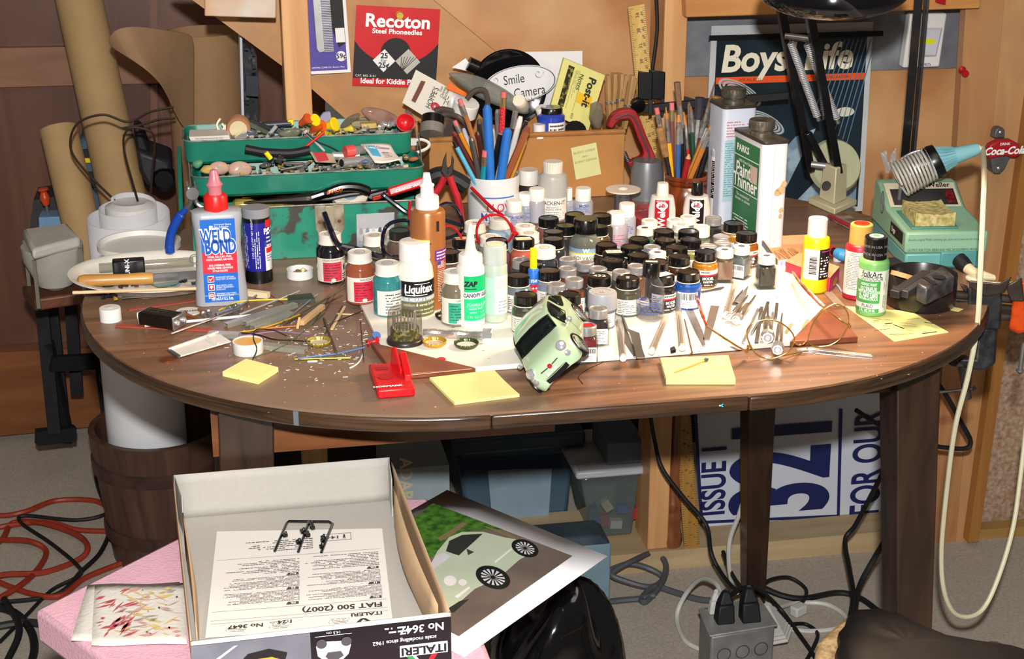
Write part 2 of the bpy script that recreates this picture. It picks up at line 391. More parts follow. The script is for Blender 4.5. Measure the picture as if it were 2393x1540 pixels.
m=MB();m.patch(lambda x,y:fm(x,y,.004),-.92,.93,.395,.465);part('orange_band',m,mat('D9501C',.4),t,**WS)
m=MB();m.hexa([fm(x,y,.007)for x,y in((-1.03,.90),(1.12,.90),(1.12,.845),(-1.03,.845))],[fm(x,y,.002)for x,y in((-1.03,.90),(1.12,.90),(1.12,.845),(-1.03,.845))]);part('hanger_bar',m,BLACK,t,**W1)
fq=lambda x,y:O+U.normalized()*x+W.normalized()*y+n_*.0044
uL,wL=U.length/2,W.length/2
m=MB();m.text("Boys' Life",.062,fq,-.06*uL,.64*wL,sh=.12,bold=.03,sx=.98);part('title_lettering',m,mat('E3DCC4',.4),t,**WS)
m=MB();m.text('FOR ALL BOYS',.006,fq,-.5*uL,.43*wL);m.text('2,000,000 CIRCULATION',.006,fq,.5*uL,.43*wL);part('band_lettering',m,mat('5A2410',.5),t,**WS)
m=MB()
for k,(x,y,r,a)in enumerate(((-.62,.30,.30,.5),(-.28,-.02,.26,.45))):
 for q in range(5):
  r1=r*(1-.19*q);m.ring(lambda X,Yy:fq((x*uL)+X*cos(-.5)-Yy*sin(-.5),y*wL+X*sin(-.5)+Yy*cos(-.5)),0,0,(r1-.035)*uL,r1*uL,k=.36)
part('saucer_print',m,mat('9EA7A8',.4),t,**WS)
m=MB()
for k in range(9):
 x=.30+.055*k;m.poly(fq,[(x*uL,(.05-.04*k)*wL),((x+.012)*uL,(.05-.04*k)*wL),((x+.30)*uL,.82*wL),((x+.285)*uL,.82*wL)])
part('light_rays',m,mat('55708A',.4),t,**WS)
m=MB();m.poly(fq,[(-.35*uL,-.62*wL),(.1*uL,-.18*wL),(.35*uL,-.1*wL),(-.02*uL,-.78*wL)]);m.poly(fq,[(.05*uL,-.95*wL),(.5*uL,-.55*wL),(.9*uL,-.6*wL),(.9*uL,-.95*wL)]);part('ship_print',m,mat('6E8798',.4,c2='93A8B4',sc=30),t,**WS)
m=MB();m.disc(fq,.70*uL,.06*wL,.12*uL,.05*wL);part('moon_print',m,mat('C9C8BC',.4),t,**WS)
c4=[Yp(px,py,2.545)for px,py in((2128,32),(2214,31),(2196,157),(2110,159))]
O=sum(c4,V())/4;t=thing('wall_light','white square stick-on light on the metal sheet behind the black post','light',O)
m=MB();m.hexa(c4,[p+V((0,.02,0))for p in c4]);part('housing',m,WHITE,t,**W1,bev=.003)
f=flat(O+V((0,-.0012,0)),c4[1]-c4[0],c4[0]-c4[3],.0);w_=(c4[1]-c4[0]).length;h_=(c4[0]-c4[3]).length
m=MB();m.hexa([f(x*w_,y*h_)for x,y in((-.42,.24),(.42,.24),(.36,-.3),(-.42,-.3))],[f(x*w_*.86,y*h_*.86)+V((0,-.004,0))for x,y in((-.42,.24),(.42,.24),(.36,-.3),(-.42,-.3))]);part('switch_plate',m,mat('C7C8CE',.3),t,**W1,bev=.001)
m=MB();m.patch(lambda x,y:f(x,y)+V((0,-.0045,0)),-.28*w_,.22*w_,-.05*h_,.04*h_);part('light_strip',m,mat('D8DC1E',.4),t,**WS)
m=MB();m.text('STiKiTs',.006,lambda x,y:f(x,y)+V((0,-.0003,0)),.1*w_,-.44*h_,bold=.02);part('lettering',m,BINK,t,**WS)
def wall_pin(px,py,y,label):
 m=MB();m.lathe([(0,.017),(.0055,.017),(.006,.013),(.0038,.010),(.0038,.005),(.0066,.002),(.0066,0),(0,0)],14,TR(Yp(px,py,y))@RO(PI/2+.25,4,'X'))
 solo('push_pin',label,'push pin',m,mat('B3121A',.3))
wall_pin(2248,163,2.472,'red push pin at the corner of the metal sheet by the right planks')
m=MB();pan(m,((2187,-40),(2214,-40),(2210,12),(2190,7)),2.446,.008);solo('red_tag','small red tag at the top edge above the white wall light','tag',m,mat('A81420',.35),bev=.001)
O=Yp(2331,350,2.455);t=thing('bottle_opener','cast iron bottle opener with a red soft drink plate on the right plank','bottle opener',O)
s_=.95/S(O);f=lambda x,y,e=0:O+V((1,0,0))*(x*s_)+V((0,0,1))*(y*s_*1.02)+V((0,-e,0))
def slab(m,pts,e0,e1):return m.hexa([f(x,y,e1)for x,y in pts],[f(x,y,e0)for x,y in pts])
m=MB();slab(m,((-14,30),(14,30),(12,48),(6,55),(-6,55),(-12,48)),-.015,.003)
slab(m,((-40,0),(40,0),(26,-22),(18,-44),(6,-56),(-8,-55),(-16,-44),(-22,-20)),-.015,.010);part('bracket',m,mat('6B6D70',.5,.7,var=.25),t,**W1,bev=.0015)
m=MB();slab(m,((-43,6),(-38,22),(-15,32),(15,32),(38,20),(46,-6),(30,-14),(8,-8),(-16,-10),(-36,-14)),.008,.024);part('red_plate',m,mat('A51C22',.45),t,**W1,bev=.003)
m=MB();m.text('Coca-Cola',.018,lambda x,y:f(0,0,.0245)+V((x,0,y+.0035)),sh=.35,bold=.035,sx=.95);m.text('DRINK',.006,lambda x,y:f(0,22,.0245)+V((x,0,y)),bold=.02);part('lettering',m,WINK,t,**WS)
for yy in(44,-42):
 m=MB();m.lathe([(.004,0),(.004,.002),(.002,.0035),(0,.0036)],12,TR(f(0,yy,.004 if yy>0 else.011))@RO(PI/2,4,'X'));part('screw',m,STEEL,t,**W1)
KT=mat('A98A5E',.75,var=.07,sc=14)
def kraft_tube(name,label,a,b,r,top=True,m=KT):
 a,b=V(a),V(b);d=(a-b);L=d.length
 M=TR(b)@d.to_track_quat('Z','Y').to_matrix().to_4x4()
 mb=MB();mb.lathe([(r*.93,0),(r,0),(r,L),(r*.93,L),(r*.93,0)],32,M);return solo(name,label,'cardboard tube',mb,m)
kraft_tube('cardboard_tube','long thick kraft tube leaning tall across the left of the picture',Yp(172,-60,3.14),Yp(322,620,2.93),.044)
kraft_tube('cardboard_tube','short kraft tube with an open top leaning at the far left behind the plate',Yp(136,300,2.98),Yp(250,780,2.80),.034)
rc=V((-.165,2.70,0));t=thing('vinyl_roll','tall loose roll of white plastic standing in the wooden bucket','roll',(rc.x,rc.y,.03))
m=MB()
def spiral(u,v):
 a=u*4.2*PI+2.2;r=.078-.045*u;return V((rc.x+r*cos(a),rc.y+r*sin(a),.03+v*(.618+.034*u+.006*sin(a))))
m.grid(spiral,110,3);part('sheet',m,mat('D9D9DC',.35,var=.02),t,**W1,sol=.0012)
m=MB();m.lathe([(0,.672),(.030,.678),(.043,.671),(.044,.60),(0,.60)],28,TR(rc));part('crumpled_core',m,mat('DAD8D3',.6,var=.05),t,**W1)
for k,pts in enumerate((((322,470),(290,350),(297,305),(330,300),(360,320),(356,400),(352,452)),((280,480),(200,400),(165,345),(180,290),(240,268),(300,285),(350,262),(405,250)),((285,300),(330,292),(370,280),(410,276)))):
 m=MB();m.tube(smooth_path([Yp(px,py,2.70+.02*k)for px,py in pts]),.0022,6)
 solo('bent_wire',('brown wire loop standing up out of the white roll','longest brown wire arching from the white roll across both tubes','short brown wire curving to the brown paper roll')[k],'wire',m,mat('2C1A14',.5))
bc=V((-.150,2.72,0));t=thing('wooden_bucket','dark wooden stave bucket on the floor under the left of the table','bucket',bc)
m=MB();m.lathe([(.080,.0),(.100,.0),(.125,.255),(.113,.255),(.092,.02),(0,.02),(0,0),(.08,0)],36,ribs=None);part('staves',m,wood('3A241C','573A2E',(14,14,1),.5,.1,2),t)
for z,r in((.19,.1185),(.06,.1065)):
 m=MB();m.lathe([(r+.001,z-.012),(r+.0045,z-.010),(r+.006,z+.012),(r+.002,z+.014)],36);part('hoop',m,wood('33201A','4B3128',(14,14,8)),t)
pc=Yp(482,200,2.90);s_=1/S(pc);t=thing('paper_roll','upright roll of brown wrapping paper with a torn flap behind the toolbox','paper roll',V((pc.x,pc.y,.0)))
R_=87*s_;ztop=Yp(482,72,2.90).z
m=MB();m.lathe([(R_*.96,.0),(R_,.0),(R_,ztop),(R_*.96,ztop),(R_*.96,.0)],40,TR((pc.x,pc.y,0)));part('roll',m,mat('94724F',.8,var=.06),t,**W1)
tl,bl=[(252,98),(262,70),(300,60),(340,62),(380,68),(420,74),(455,78)],[(262,112),(300,135),(345,165),(380,200),(400,245),(420,290),(455,330)]
Yf=[2.72,2.70,2.70,2.72,2.74,2.77,2.80]
a=[[Yp(*tl[i],Yf[i])*(1-k/5)+Yp(*bl[i],Yf[i])*(k/5)for k in range(6)]for i in range(7)]
m=MB();m.grid(lambda u,v:a[min(6,round(u*6))][min(5,round(v*5))],6,5);part('torn_flap',m,mat('8F6F50',.8,var=.06),t,**W1,sol=.001,sub=2)
t=thing('electronics_chassis','open electronics chassis with a white edge beside the left stud','electronics',Yp(580,300,2.60))
m=MB();pan(m,((560,86),(566,90),(572,330),(566,330)),2.58,.12);part('side_plate',m,mat('BFC4CE',.4),t,**W1)
m=MB();R1=RND(3);pan(m,((567,100),(600,130),(606,330),(572,330)),2.64,.05)
for k in range(26):
 x,y=R1.uniform(570,598),R1.uniform(110,310);w2,h2=R1.uniform(2,9),R1.uniform(3,12);pan(m,((x,y),(x+w2,y),(x+w2,y+h2),(x,y+h2)),2.60+R1.uniform(0,.03),.03)
part('components',m,mat('15171B',.35,var=.4),t,**W1)
m=MB();pan(m,((574,178),(604,178),(604,226),(575,224)),2.585,.03);part('transformer',m,mat('1C222C',.4),t,**W1)
t=thing('power_tool','dark grey power tool with a round black lens behind the white roll','power tool',Yp(370,440,2.98))
m=MB();pan(m,((318,350),(400,378),(402,440),(345,438),(325,400)),2.95,.12);part('body',m,mat('23252A',.5,var=.2),t,**W1,bev=.008)
m=MB();m.lathe([(0,0),(.017,0),(.022,.004),(.022,-.03),(0,-.03)],24,TR(Yp(383,420,2.945))@RO(PI/2,4,'X'));part('lens',m,BLACK,t,**W1)
m=MB();pan(m,((310,290),(330,300),(352,360),(318,352)),2.97,.06);part('grip',m,BLKM,t,**W1,bev=.006)
t=thing('plastic_tool_case','blue and black plastic case glimpsed between the two kraft tubes','tool case',Yp(200,430,3.1))
m=MB();pan(m,((182,330),(215,308),(290,340),(290,540),(200,540)),3.10,.12);part('body',m,mat('3E566B',.5,var=.1),t,**W1,bev=.008)
m=MB();pan(m,((186,352),(216,346),(222,372),(190,374)),3.095,.006);pan(m,((200,402),(226,402),(232,440),(206,440)),3.095,.006);part('black_panel',m,BLKM,t,**W1)
m=MB();pan(m,((196,370),(214,370),(216,380),(198,380)),3.092,.005);part('yellow_badge',m,YEL,t,**W1)
sc_=V((-.36,3.02,0));Yw=2.98
t=thing('iron_stand','low dark iron stand with a worn wooden top at the far left','stand',Yp(130,690,Yw))
m=MB();a=[T(50,668,.52),T(215,640,.52),T(300,668,.52),T(80,700,.52)];m.hexa(a,[p-V((0,0,.022))for p in a]);part('top',m,wood('3E2216','6B3C22',(8,3,8)),t,**W1,bev=.004)
zt=a[0].z-.022
for(x0,y0),(x1,y1),yy in(((96,700),(128,1010),Yw),((120,712),(148,980),Yw+.05),((215,690),(250,960),Yw+.14),((165,700),(180,920),Yw+.1)):
 p,q=Yp(x0,y0,yy),Yp(x1,y1,yy);m=MB();m.bar(p,q,.024,.016,up=(0,1,0));part('leg',m,mat('1F1E20',.6,.4,var=.3),t,**W1)
m=MB();m.bar(Yp(118,850,Yw-.01),Yp(330,838,Yw+.1),.016,.03);m.bar(Yp(110,800,Yw),Yp(160,1030,Yw+.05),.02,.02);m.bar(Yp(85,1022,Yw),Yp(175,1012,Yw+.03),.02,.03);part('stretcher',m,mat('1B1B1D',.6,.3,var=.2),t,**W1)
t=thing('kitchen_scale','old white plastic kitchen scale on the low iron stand','kitchen scale',T(120,655,.522))
a=[T(55,560,.605),T(160,545,.605),T(190,580,.605),T(78,610,.605)];m=MB();m.hexa([p+V((0,0,.02))for p in a],a);part('top_pan',m,mat('BDB9B0',.5,var=.06),t,**W1,bev=.006)
cen=sum(a,V())/4;m=MB();m.lathe([(.012,0),(.03,.01),(.050,.055),(.052,.08),(.0,.08),(0,0)],28,TR((cen.x,cen.y,.526)));part('bowl',m,mat('A9A59C',.5),t,**W1)
for p in a:m=MB();m.bar(p*.97+cen*.03,V((p.x,p.y,.521))*.97+V((cen.x,cen.y,.521))*.03,.006,.006);part('corner_post',m,mat('6C6658',.5),t,**W1)
m=MB();pan(m,((90,508),(144,506),(144,548),(92,552)),3.03,.05);solo('plastic_box','pale blue plastic box on top of the white scale','box',m,mat('6F93B8',.4),bev=.002)
p=Yp(113,500,3.05);t=thing('screwdriver','screwdriver with an orange handle standing in the blue box at the far left','screwdriver',p)
q=Yp(100,440,3.05);m=MB();d=q-p;m.tube([p+d*.35,p+d*.6,p+d*.7,p+d*.85,p+d*.95,p+d],[.006,.010,.009,.006,.011,.009],10);part('handle',m,mat('C2481A',.35),t,**W1)
m=MB();m.tube([p-V((0,0,.01)),p+d*.4],.003,8);part('shaft',m,STEEL,t,**W1)
t=thing('storage_bin','dark box standing behind the blue box and the screwdriver','box',Yp(110,540,3.16));m=MB();pan(m,((78,468),(140,458),(150,560),(66,560)),3.12,.1);part('body',m,mat('2E2B2D',.6),t,**W1)
def cable(name,label,pts,r,m,cat='cable',z=None,n=8):
 P=[T(px,py,(z if z is not None else r)+(dz[0]if dz else 0))for px,py,*dz in pts]
 mb=MB();mb.tube(smooth_path(P,n),r,8);return solo(name,label,cat,mb,m)
OR=mat('8E2F1B',.5,var=.12)
cable('extension_cable','orange-red extension cord coiled in wide loops on the floor at left',((-120,1200),(0,1205),(60,1195,.004),(130,1170),(220,1170),(265,1195),(310,1235),(370,1262),(350,1255),(280,1243),(180,1238),(110,1220,.008),(0,1232),(-60,1262),(0,1262),(70,1265,.012),(108,1290),(80,1340),(20,1385,.008),(-60,1420),(-90,1380),(0,1345,.01),(100,1338),(180,1310),(205,1280,.01),(180,1250,.01),(100,1222,.012),(30,1222),(5,1260),(-60,1320),(20,1370),(130,1395),(200,1350),(300,1310)),.0055,OR)
cable('power_cable','flat black cord dropping from the table and looping over the orange cord',((235,880,.25),(262,960,.06),(255,1030),(225,1110),(245,1180,.008),(258,1230),(235,1290,.012),(190,1335,.01),(130,1390),(0,1408),(-60,1410)),.0042,BLKM)
cable('power_cable','thin black cord running from the bucket across the orange loops',((320,1148),(258,1196,.014),(180,1215,.012),(60,1205,.014),(50,1222,.012),(120,1270,.014),(180,1320,.016),(185,1345,.008),(120,1380),(60,1440),(0,1500)),.0036,BLKM)
cable('power_cable','thick black cable bending at the bottom left corner',((-40,1412),(30,1430),(70,1470),(80,1520),(60,1580)),.007,BLKM)
cable('power_cable','grey-black cable running into the bottom left corner under the others',((-40,1470),(60,1455),(140,1462),(220,1440)),.007,mat('2A2B2E',.5))
cable('power_cable','black cable crossing upright at the bottom left corner',((10,1400,.01),(45,1470,.015),(10,1560)),.006,BLKM)
#  TABLE
c1,c2,RT=V((.262,1.985,0)),V((.548,1.985,0)),.455
tb=thing('dining_table','worn dark brown drop-leaf table with rounded ends under the clutter','table',((c1.x+c2.x)/2,1.985,0))
TOP=wood('5E4130','8E6444',(1.1,12,12),.42,.12,2.0,'7C6654',2.2)
EDGE=wood('20140B','4A3422',(3,3,60),.28,.4,2.2)
def half(c,a0,n=40,R=RT):return[(c.x+R*sin(a0+PI*i/n),c.y-R*cos(a0+PI*i/n))for i in range(n+1)]
left=[(x-.0006,y)for x,y in half(c1,PI)];right=[(x+.0006,y-.001)for x,y in half(c2,0)]
for nm,poly in(('tabletop',left),('leaf',[(c1.x,c1.y-RT),(c2.x,c2.y-RT),(c2.x,c2.y+RT),(c1.x,c1.y+RT)]),('tabletop',right)):
 m=MB();m.prism([((x-.405)*.9955+.405 if nm!='leaf' else x,(y-1.985)*.9935+1.985)for x,y in poly],ZT-.004,ZT,None);part(nm,m,TOP,tb,**WS)
 m=MB();m.prism(poly,ZT-.0195,ZT-.0028);part('edge_band',m,EDGE,tb,**W1,bev=.0022)
def pxT(px,py,z):return T(px,py,z)
APR=wood('3A2013','6A3B20',(1.5,12,12),.45,.1,2)
ys=1.655
m=MB();m.box((.165,1.700,.678),(.40,.02,.072));part('apron',m,wood('5A3218','7C4A26',(1.5,12,12),.45,.1,2),tb,**W1)
m=MB();m.box((.665,1.700,.688),(.30,.02,.054));part('apron',m,APR,tb,**W1)
m=MB();m.box((.405,2.30,.685),(.8,.02,.06));part('apron',m,APR,tb,**W1)
m=MB();m.box((.02,1.99,.685),(.02,.56,.06));part('apron',m,APR,tb,**W1)
m=MB();m.box((.80,1.99,.685),(.02,.56,.06));part('apron',m,APR,tb,**W1)
LEG=wood('22140D','3C2618',(14,14,2),.4,.2,2)
for(x0,y0),(x1,y1),w0,w1 in(((.005,1.685),(-.02,1.66),.062,.050),((.812,1.702),(.858,1.672),.058,.040),((.825,2.29),(.860,2.325),.058,.034),((-.0,2.29),(-.04,2.32),.062,.042)):
 m=MB();h=[(-1,-1),(1,-1),(1,1),(-1,1)]
 m.hexa([V((x1+a*w1/2,y1+b*w1/2,0))for a,b in h],[V((x0+a*w0/2,y0+b*w0/2,ZT-.0196))for a,b in h]);part('leg',m,LEG,tb,**W1,bev=.002)
def smear(px,py,w,h,m,label,e=.0006):
 r=ray(px,py);P=T(px,py,ZT-.010);c=c1 if P.x<c1.x else(c2 if P.x>c2.x else V((P.x,c1.y,0)));n=V((P.x-c.x,P.y-c.y,0)).normalized()
 U=V((-n.y,n.x,0));O=V((c.x,c.y,0))+n*(RT+e);O.z=P.z;U=U if U.x>0 else-U;s_=1/S(P)
 R1=RND(int(px));k=MB();k.poly(lambda x,y:O+U*x+V((0,0,y)),[(w*s_/2*cos(2*PI*i/14)*R1.uniform(.8,1.1),h*s_/2*sin(2*PI*i/14)*R1.uniform(.8,1.1))for i in range(14)])if w<12 else k.hexa([O+U*(x*w*s_/2)+V((0,0,y*h*s_/2))for x,y in((-1,1),(1,1),(1,-1),(-1,-1))],[O+U*(x*w*s_/2)+V((0,0,y*h*s_/2))-n*.0004 for x,y in((-1,1),(1,1),(1,-1),(-1,-1))])
 part('paint_smear',k,m,tb,label,**WS)
smear(702,968,13,36,mat('5D6670',.5),'grey paint stripe')
smear(1678,934,9,8,mat('2BB6BE',.5),'turquoise paint drop')
smear(1700,957,8,5,mat('8E1A3A',.5),'crimson paint drop');smear(1666,927,5,4,WHITE,'white paint drop');smear(1997,917,6,5,WHITE,'white paint drop')
def spots():
 m=MB();R1=RND(11)
 for _ in range(420):
  P=T(R1.uniform(230,2250),R1.uniform(700,980),ZT)
  if V((P.x-.405,P.y-1.985)).length>.56 or P.y<1.545:continue
  r=R1.uniform(.0003,.0011)*(1.6 if R1.random()<.1 else 1);k=R1.randint(4,6);m.k=R1.choice((0,0,0,1,2,3))
  m.add([P+V((r*cos(2*PI*i/k)*R1.uniform(.6,1.5),r*sin(2*PI*i/k)*R1.uniform(.5,1),.00025))for i in range(k)],[tuple(range(k))])
 part('paint_specks',m,[mat('D8CFC2',.7),mat('A98E78',.7),mat('3A2A22',.7),mat('6B7B8C',.6)],tb,**WS)['kind']='stuff'
spots()
bd=thing('drawing_board','cream painted board with brown leather corners under the jars and tools','board',T(1400,760))
bp=[T(924,886),T(2000,797),T(1780,575),T(795,625)]
PAINTB=mat('DCD3C2',.5,c2='EDE7DB',sc=16,w=.6)
def sl(poly,z0,z1):m=MB();m.hexa([V((p.x,p.y,z0))for p in poly],[V((p.x,p.y,z1))for p in poly]);return m
part('panel',sl(bp,ZT+.0002,ZB),PAINTB,bd,**W1,bev=.001)
LEA=mat('6E3A24',.45,c2='8A4B30',sc=22,w=.5,bump=.15)
part('leather_corner',sl([T(923,889),T(1112,873),T(867,812)],ZT+.0001,ZB+.0008),LEA,bd,**W1,bev=.001)
part('leather_corner',sl([T(2004,800),T(1932,720),T(1845,811)],ZT+.0001,ZB+.0008),LEA,bd,**W1,bev=.001)
m=MB();m.tube([T(926,880,ZB+.001),T(1102,862,ZB+.001)],.0005,5);part('stitching',m,mat('C9A27A',.6),bd,**W1)
m=MB();f=lambda x,y:T(1031,839,ZB+.0003)+V((x,y,0));m.disc(f,0,0,.0055,.006);part('red_spot',m,RED,bd,**W1)
m=MB();R1=RND(5)
for _ in range(150):
 P=T(R1.uniform(1000,1950),R1.uniform(690,845),ZB+.0003);k=5;r=R1.uniform(.0003,.0012)
 if not(P.y>1.67):continue
 m.add([P+V((r*R1.uniform(1,3)*cos(2*PI*i/k),r*sin(2*PI*i/k),0))for i in range(k)],[tuple(range(k))])
part('paint_scuffs',m,mat('C9A98C',.7,c2='8B6A58',w=.2),bd,**WS)
#  helpers for things lying on the table
def rod(name,label,cat,p,q,r,m,z=ZT,z2=None,seg=8,group=None):
 a=T(*p,z+r);b=T(*q,(z if z2 is None else z2)+r);mb=MB();mb.tube([a,b],r,seg);return solo(name,label,cat,mb,m,group)
def strip(name,label,cat,p,q,w,h,m,z=ZT,z2=None,group=None,bev=.0003):
 a=T(*p,z+h/2+.0002);b=T(*q,(z if z2 is None else z2)+h/2+.0002);mb=MB();mb.bar(a,b,w,h);return solo(name,label,cat,mb,m,group,bev=bev)
def wire(name,label,pts,r,m,z=ZT,cat='wire',n=8,group=None):
 P=[T(px,py,z+r+(e[0]if e else 0))for px,py,*e in pts];mb=MB();mb.tube(smooth_path(P,n),r,6);return solo(name,label,cat,mb,m,group)
def outl(name,label,cat,pts,h,m,z=ZT,bev=.0005,group=None):
 m_=MB();P=[T(px,py,z+h)for px,py in pts];m_.hexa([V((p.x,p.y,z+.0001))for p in P],P);return solo(name,label,cat,m_,m,group,bev=bev)
def pad(label,c4,h,m,name='sticky_note_pad',cat='sticky notes',curl=0,z=ZT):
 P=[T(px,py,z+h)for px,py in c4];t=thing(name,label,cat,V((P[0].x,P[0].y,z)))
 def g(u,v,top):
  p=P[0]*(1-u)*(1-v)+P[1]*u*(1-v)+P[2]*u*v+P[3]*(1-u)*v;c=curl*(v**2)*(.4+.6*u)
  return V((p.x,p.y,(z+h+c)if top else(z+.0002+c*.9)))
 mb=MB();N=6;mb.grid(lambda u,v:g(u,v,1),N,N);mb.grid(lambda u,v:g(u,v,0),N,N)
 for e in range(4):
  fe=(lambda s:(s,0),lambda s:(1,s),lambda s:(s,1),lambda s:(0,s))[e];mb.grid(lambda u,v:g(*fe(u),v),N,1)
 bmx=part('sheets',mb,m,t,**W1,ang=25);return t
PY=mat('E9E08E',.8,var=.02)
pc=T(366,664);t=thing('plate','oval cream plate holding a knife and small parts at the left of the table','plate',pc)
m=MB();Sx=Mx.Diagonal((1.14,.90,1,1));m.lathe([(0,.003),(.072,.003),(.078,.006),(.094,.0165),(.100,.018),(.100,.0195),(.094,.0195),(.088,.016),(.074,.0055),(0,.0045)],56,RO(-YAW,4,'Z')@Sx);m.lathe([(.062,0),(.064,0),(.068,.004),(.060,.004),(.062,0)],40,Sx)
part('dish',m,mat('DDD8CC',.3,var=.02,coat=.3),t)
zp=ZT+.006
def pz(px,py,z=zp):return T(px,py,z)
kn=thing('knife','kitchen knife with a worn wooden handle lying across the plate','knife',pz(250,655))
a,b=T(180,657,ZT+.019),T(358,650,ZT+.017);d=b-a
m=MB();m.tube([a+d*s for s in(0,.03,.1,.35,.6,.85,.97,1)],[.003,.007,.0085,.0078,.0072,.0084,.0080,.0072],12);part('handle',m,wood('A87433','C4924C',(4,30,30),.4,.2),kn,**W1)
m=MB();e=T(470,640,ZT+.016);u=V((0,0,.006));m.hexa([b-d*.03+u,b+u,e+u*.8,e-u,b-u*.8],[x+V((0,.0012,0))for x in(b-d*.03+u,b+u,e+u*.8,e-u,b-u*.8)]);part('blade',m,mat('7E7C7C',.35,.9,var=.15),kn,**W1)
ty=thing('tube_cutter','clear tube with a black grip band lying at the back of the plate','tool',pz(300,620))
a,b=T(232,626,ZT+.018),T(452,611,ZT+.018);d=b-a;m=MB();m.tube([a,b],.0062,12);part('clear_tube',m,mat('CFCBBE',.1,t=.6,var=.03),ty,**W1)
m=MB();m.bar(a+d*.14,a+d*.48,.017,.019);part('grip',m,BLACK,ty,**W1,bev=.002)
g=a+d*.30+V((0,-.0088,.001));m=MB();m.text('UNI-X',.008,flat(g,V((0,0,1)),-d),bold=.02);part('lettering',m,WINK,ty,**WS)
q=T(454,605,ZT+.022);m=MB();m.tube([q+V((.006*cos(a),0,.006*sin(a)))for a in[2*PI*i/16 for i in range(16)]],.0006,5,closed=True);part('split_ring',m,STEEL,ty,**W1)
m=MB();c_=T(252,668,ZT+.007);m.lathe([(.006,0),(.0085,.001),(.0085,.006),(.006,.007),(.0045,.0055),(.0045,.0015),(.006,0)],22,TR(c_));solo('rubber_ring','tiny black rubber tire in the plate below the knife handle','model tire',m,BLKM)
rod('craft_stick','long pale wooden stick overhanging the left rim of the plate','stick',(170,684),(468,674),.0022,mat('D6B88C',.7),z=ZT+.0195)
strip('emery_strip','flat grey strip in the front of the plate','strip',(285,694),(440,683),.012,.0012,mat('6E6658',.6),z=ZT+.0065)
outl('glass_scrap','green translucent scrap on the plate beside the knife blade','scrap',((352,664),(420,655),(415,664),(372,672)),.0008,mat('3B6B55',.2,t=.3),z=ZT+.012)
R1=RND(9)
for k,(px,py,w,h,c)in enumerate(((205,672,16,9,'15151A'),(222,678,14,8,'1B1B20'),(262,690,30,9,'131318'),(240,696,18,6,'18181C'),(290,671,26,7,'4B2018'),(318,668,22,6,'552519'),(430,660,22,7,'17171B'),(452,664,16,6,'2B2F36'),(410,668,26,5,'77838F'),(272,700,10,6,'B28A2E'))):
 m=MB();c_=T(px,py,ZT+.0075);s_=1/S(c_)
 for q in range(4):m.box(c_+V((R1.uniform(-.4,.4)*w*s_,R1.uniform(-.4,.4)*h*s_,R1.uniform(0,.003))),(w*s_*R1.uniform(.2,.6),h*s_*R1.uniform(.3,1),.003),RO(R1.uniform(0,3),3,'Z'))
 solo('model_part',('black sprue piece at the left end of the plate','second black piece beside the tire on the plate','black spoked piece in front of the tire','small black stub at the front of the plate','dark red clip right of the tire','second dark red clip under the knife','black lever near the glue bottle on the plate','dark grey piece against the glue bottle on the plate','pale grey bar below the green scrap','gold bead at the front of the plate')[k],'model part',m,mat(c,.4),'kit parts in the plate')
lc=T(326,578);t=thing('plastic_tray','upturned white plastic lid lying flat between the plate and the white roll','lid',lc)
m=MB();m.lathe([(0,.002),(.054,.002),(.056,.009),(.0585,.009),(.0585,.001),(0,.0002)],48);part('lid',m,mat('D5D2CB',.45,var=.02),t)
def fit(px,yb,w,z=ZT):
 P=T(px,yb,z);r=w/2/S(P);return P+away(P)*r,r
def hgt(C,yt,r=0,px=None):
 B=C+away(C)*r;x=px
 if x is None:
  d=B-CAM;x=1196.5+FPX*d.dot(rt_)/d.dot(fw_)
 return F(x,yt,B).z-C.z
def bottle(name,label,cat,C,rz=0,group=None):return thing(name,label,cat,C,facing(C)+rz,group)
C,r=fit(520,716,112);C=C-away(C)*.012;hS,hC,hT=hgt(C,488),hgt(C,453),hgt(C,394)
t=bottle('glue_bottle','tall flat grey glue bottle with a blue and red label and a pink nozzle','glue bottle',C,.02)
m=MB();prof=[(0,.0615,.030),(.004,.066,.034),(.12,.0655,.034),(.35,.060,.032),(.62,.056,.031),(.82,.059,.033),(.93,.0625,.034),(.985,.0615,.031),(1.0,.055,.026)]
rings=[[V((x,y,hS*k))for x,y in rrect(w,d,.0125,5)]for k,w,d in prof];n=len(rings[0])
m.add(sum(rings,[]),[tuple(range(n))[::-1]]+[(j*n+i,j*n+(i+1)%n,(j+1)*n+(i+1)%n,(j+1)*n+i)for j in range(len(rings)-1)for i in range(n)]+[tuple(range((len(rings)-1)*n,len(rings)*n))]);part('body',m,mat('9EA0A6',.35,var=.02),t,ang=50)
m=MB();m.lathe([(0,hS-.001),(.0145,hS-.001),(.015,hS+.001),(.015,hC-.003),(.013,hC),(0,hC)],56,ribs=(2,3,.95));part('cap',m,mat('D2201E',.35),t)
m=MB();hh=hT-hC;m.lathe([(0,hC-.001),(.0085,hC),(.0085,hC+hh*.25),(.0105,hC+hh*.38),(.0078,hC+hh*.5),(.0060,hC+hh*.75),(.0042,hC+hh*.95),(0,hT)],20);part('nozzle',m,mat('E08A98',.3,t=.35,var=.03),t)
fb=lambda x,y:V((x,-.0172-(.0005 if 0 else 0),hS*.5+y))
lw,lh=.040,hS*.86
def lab(m,x0,x1,y0,y1,e=0):return m.patch(lambda x,y:V((x,-.0176-e,y)),x0,x1,hS*y0,hS*y1)
lb=MB();lab(lb,-.0215,.0215,.05,.93);L0=part('label',lb,mat('1D66C0',.35,var=.03),t,**SF)
m=MB();lab(m,-.0215,.0215,.36,.585,.0003);part('red_panel',m,mat('C9263A',.35),L0,**SF)
fL=lambda x,y:V((x,-.0183,hS*y/100))
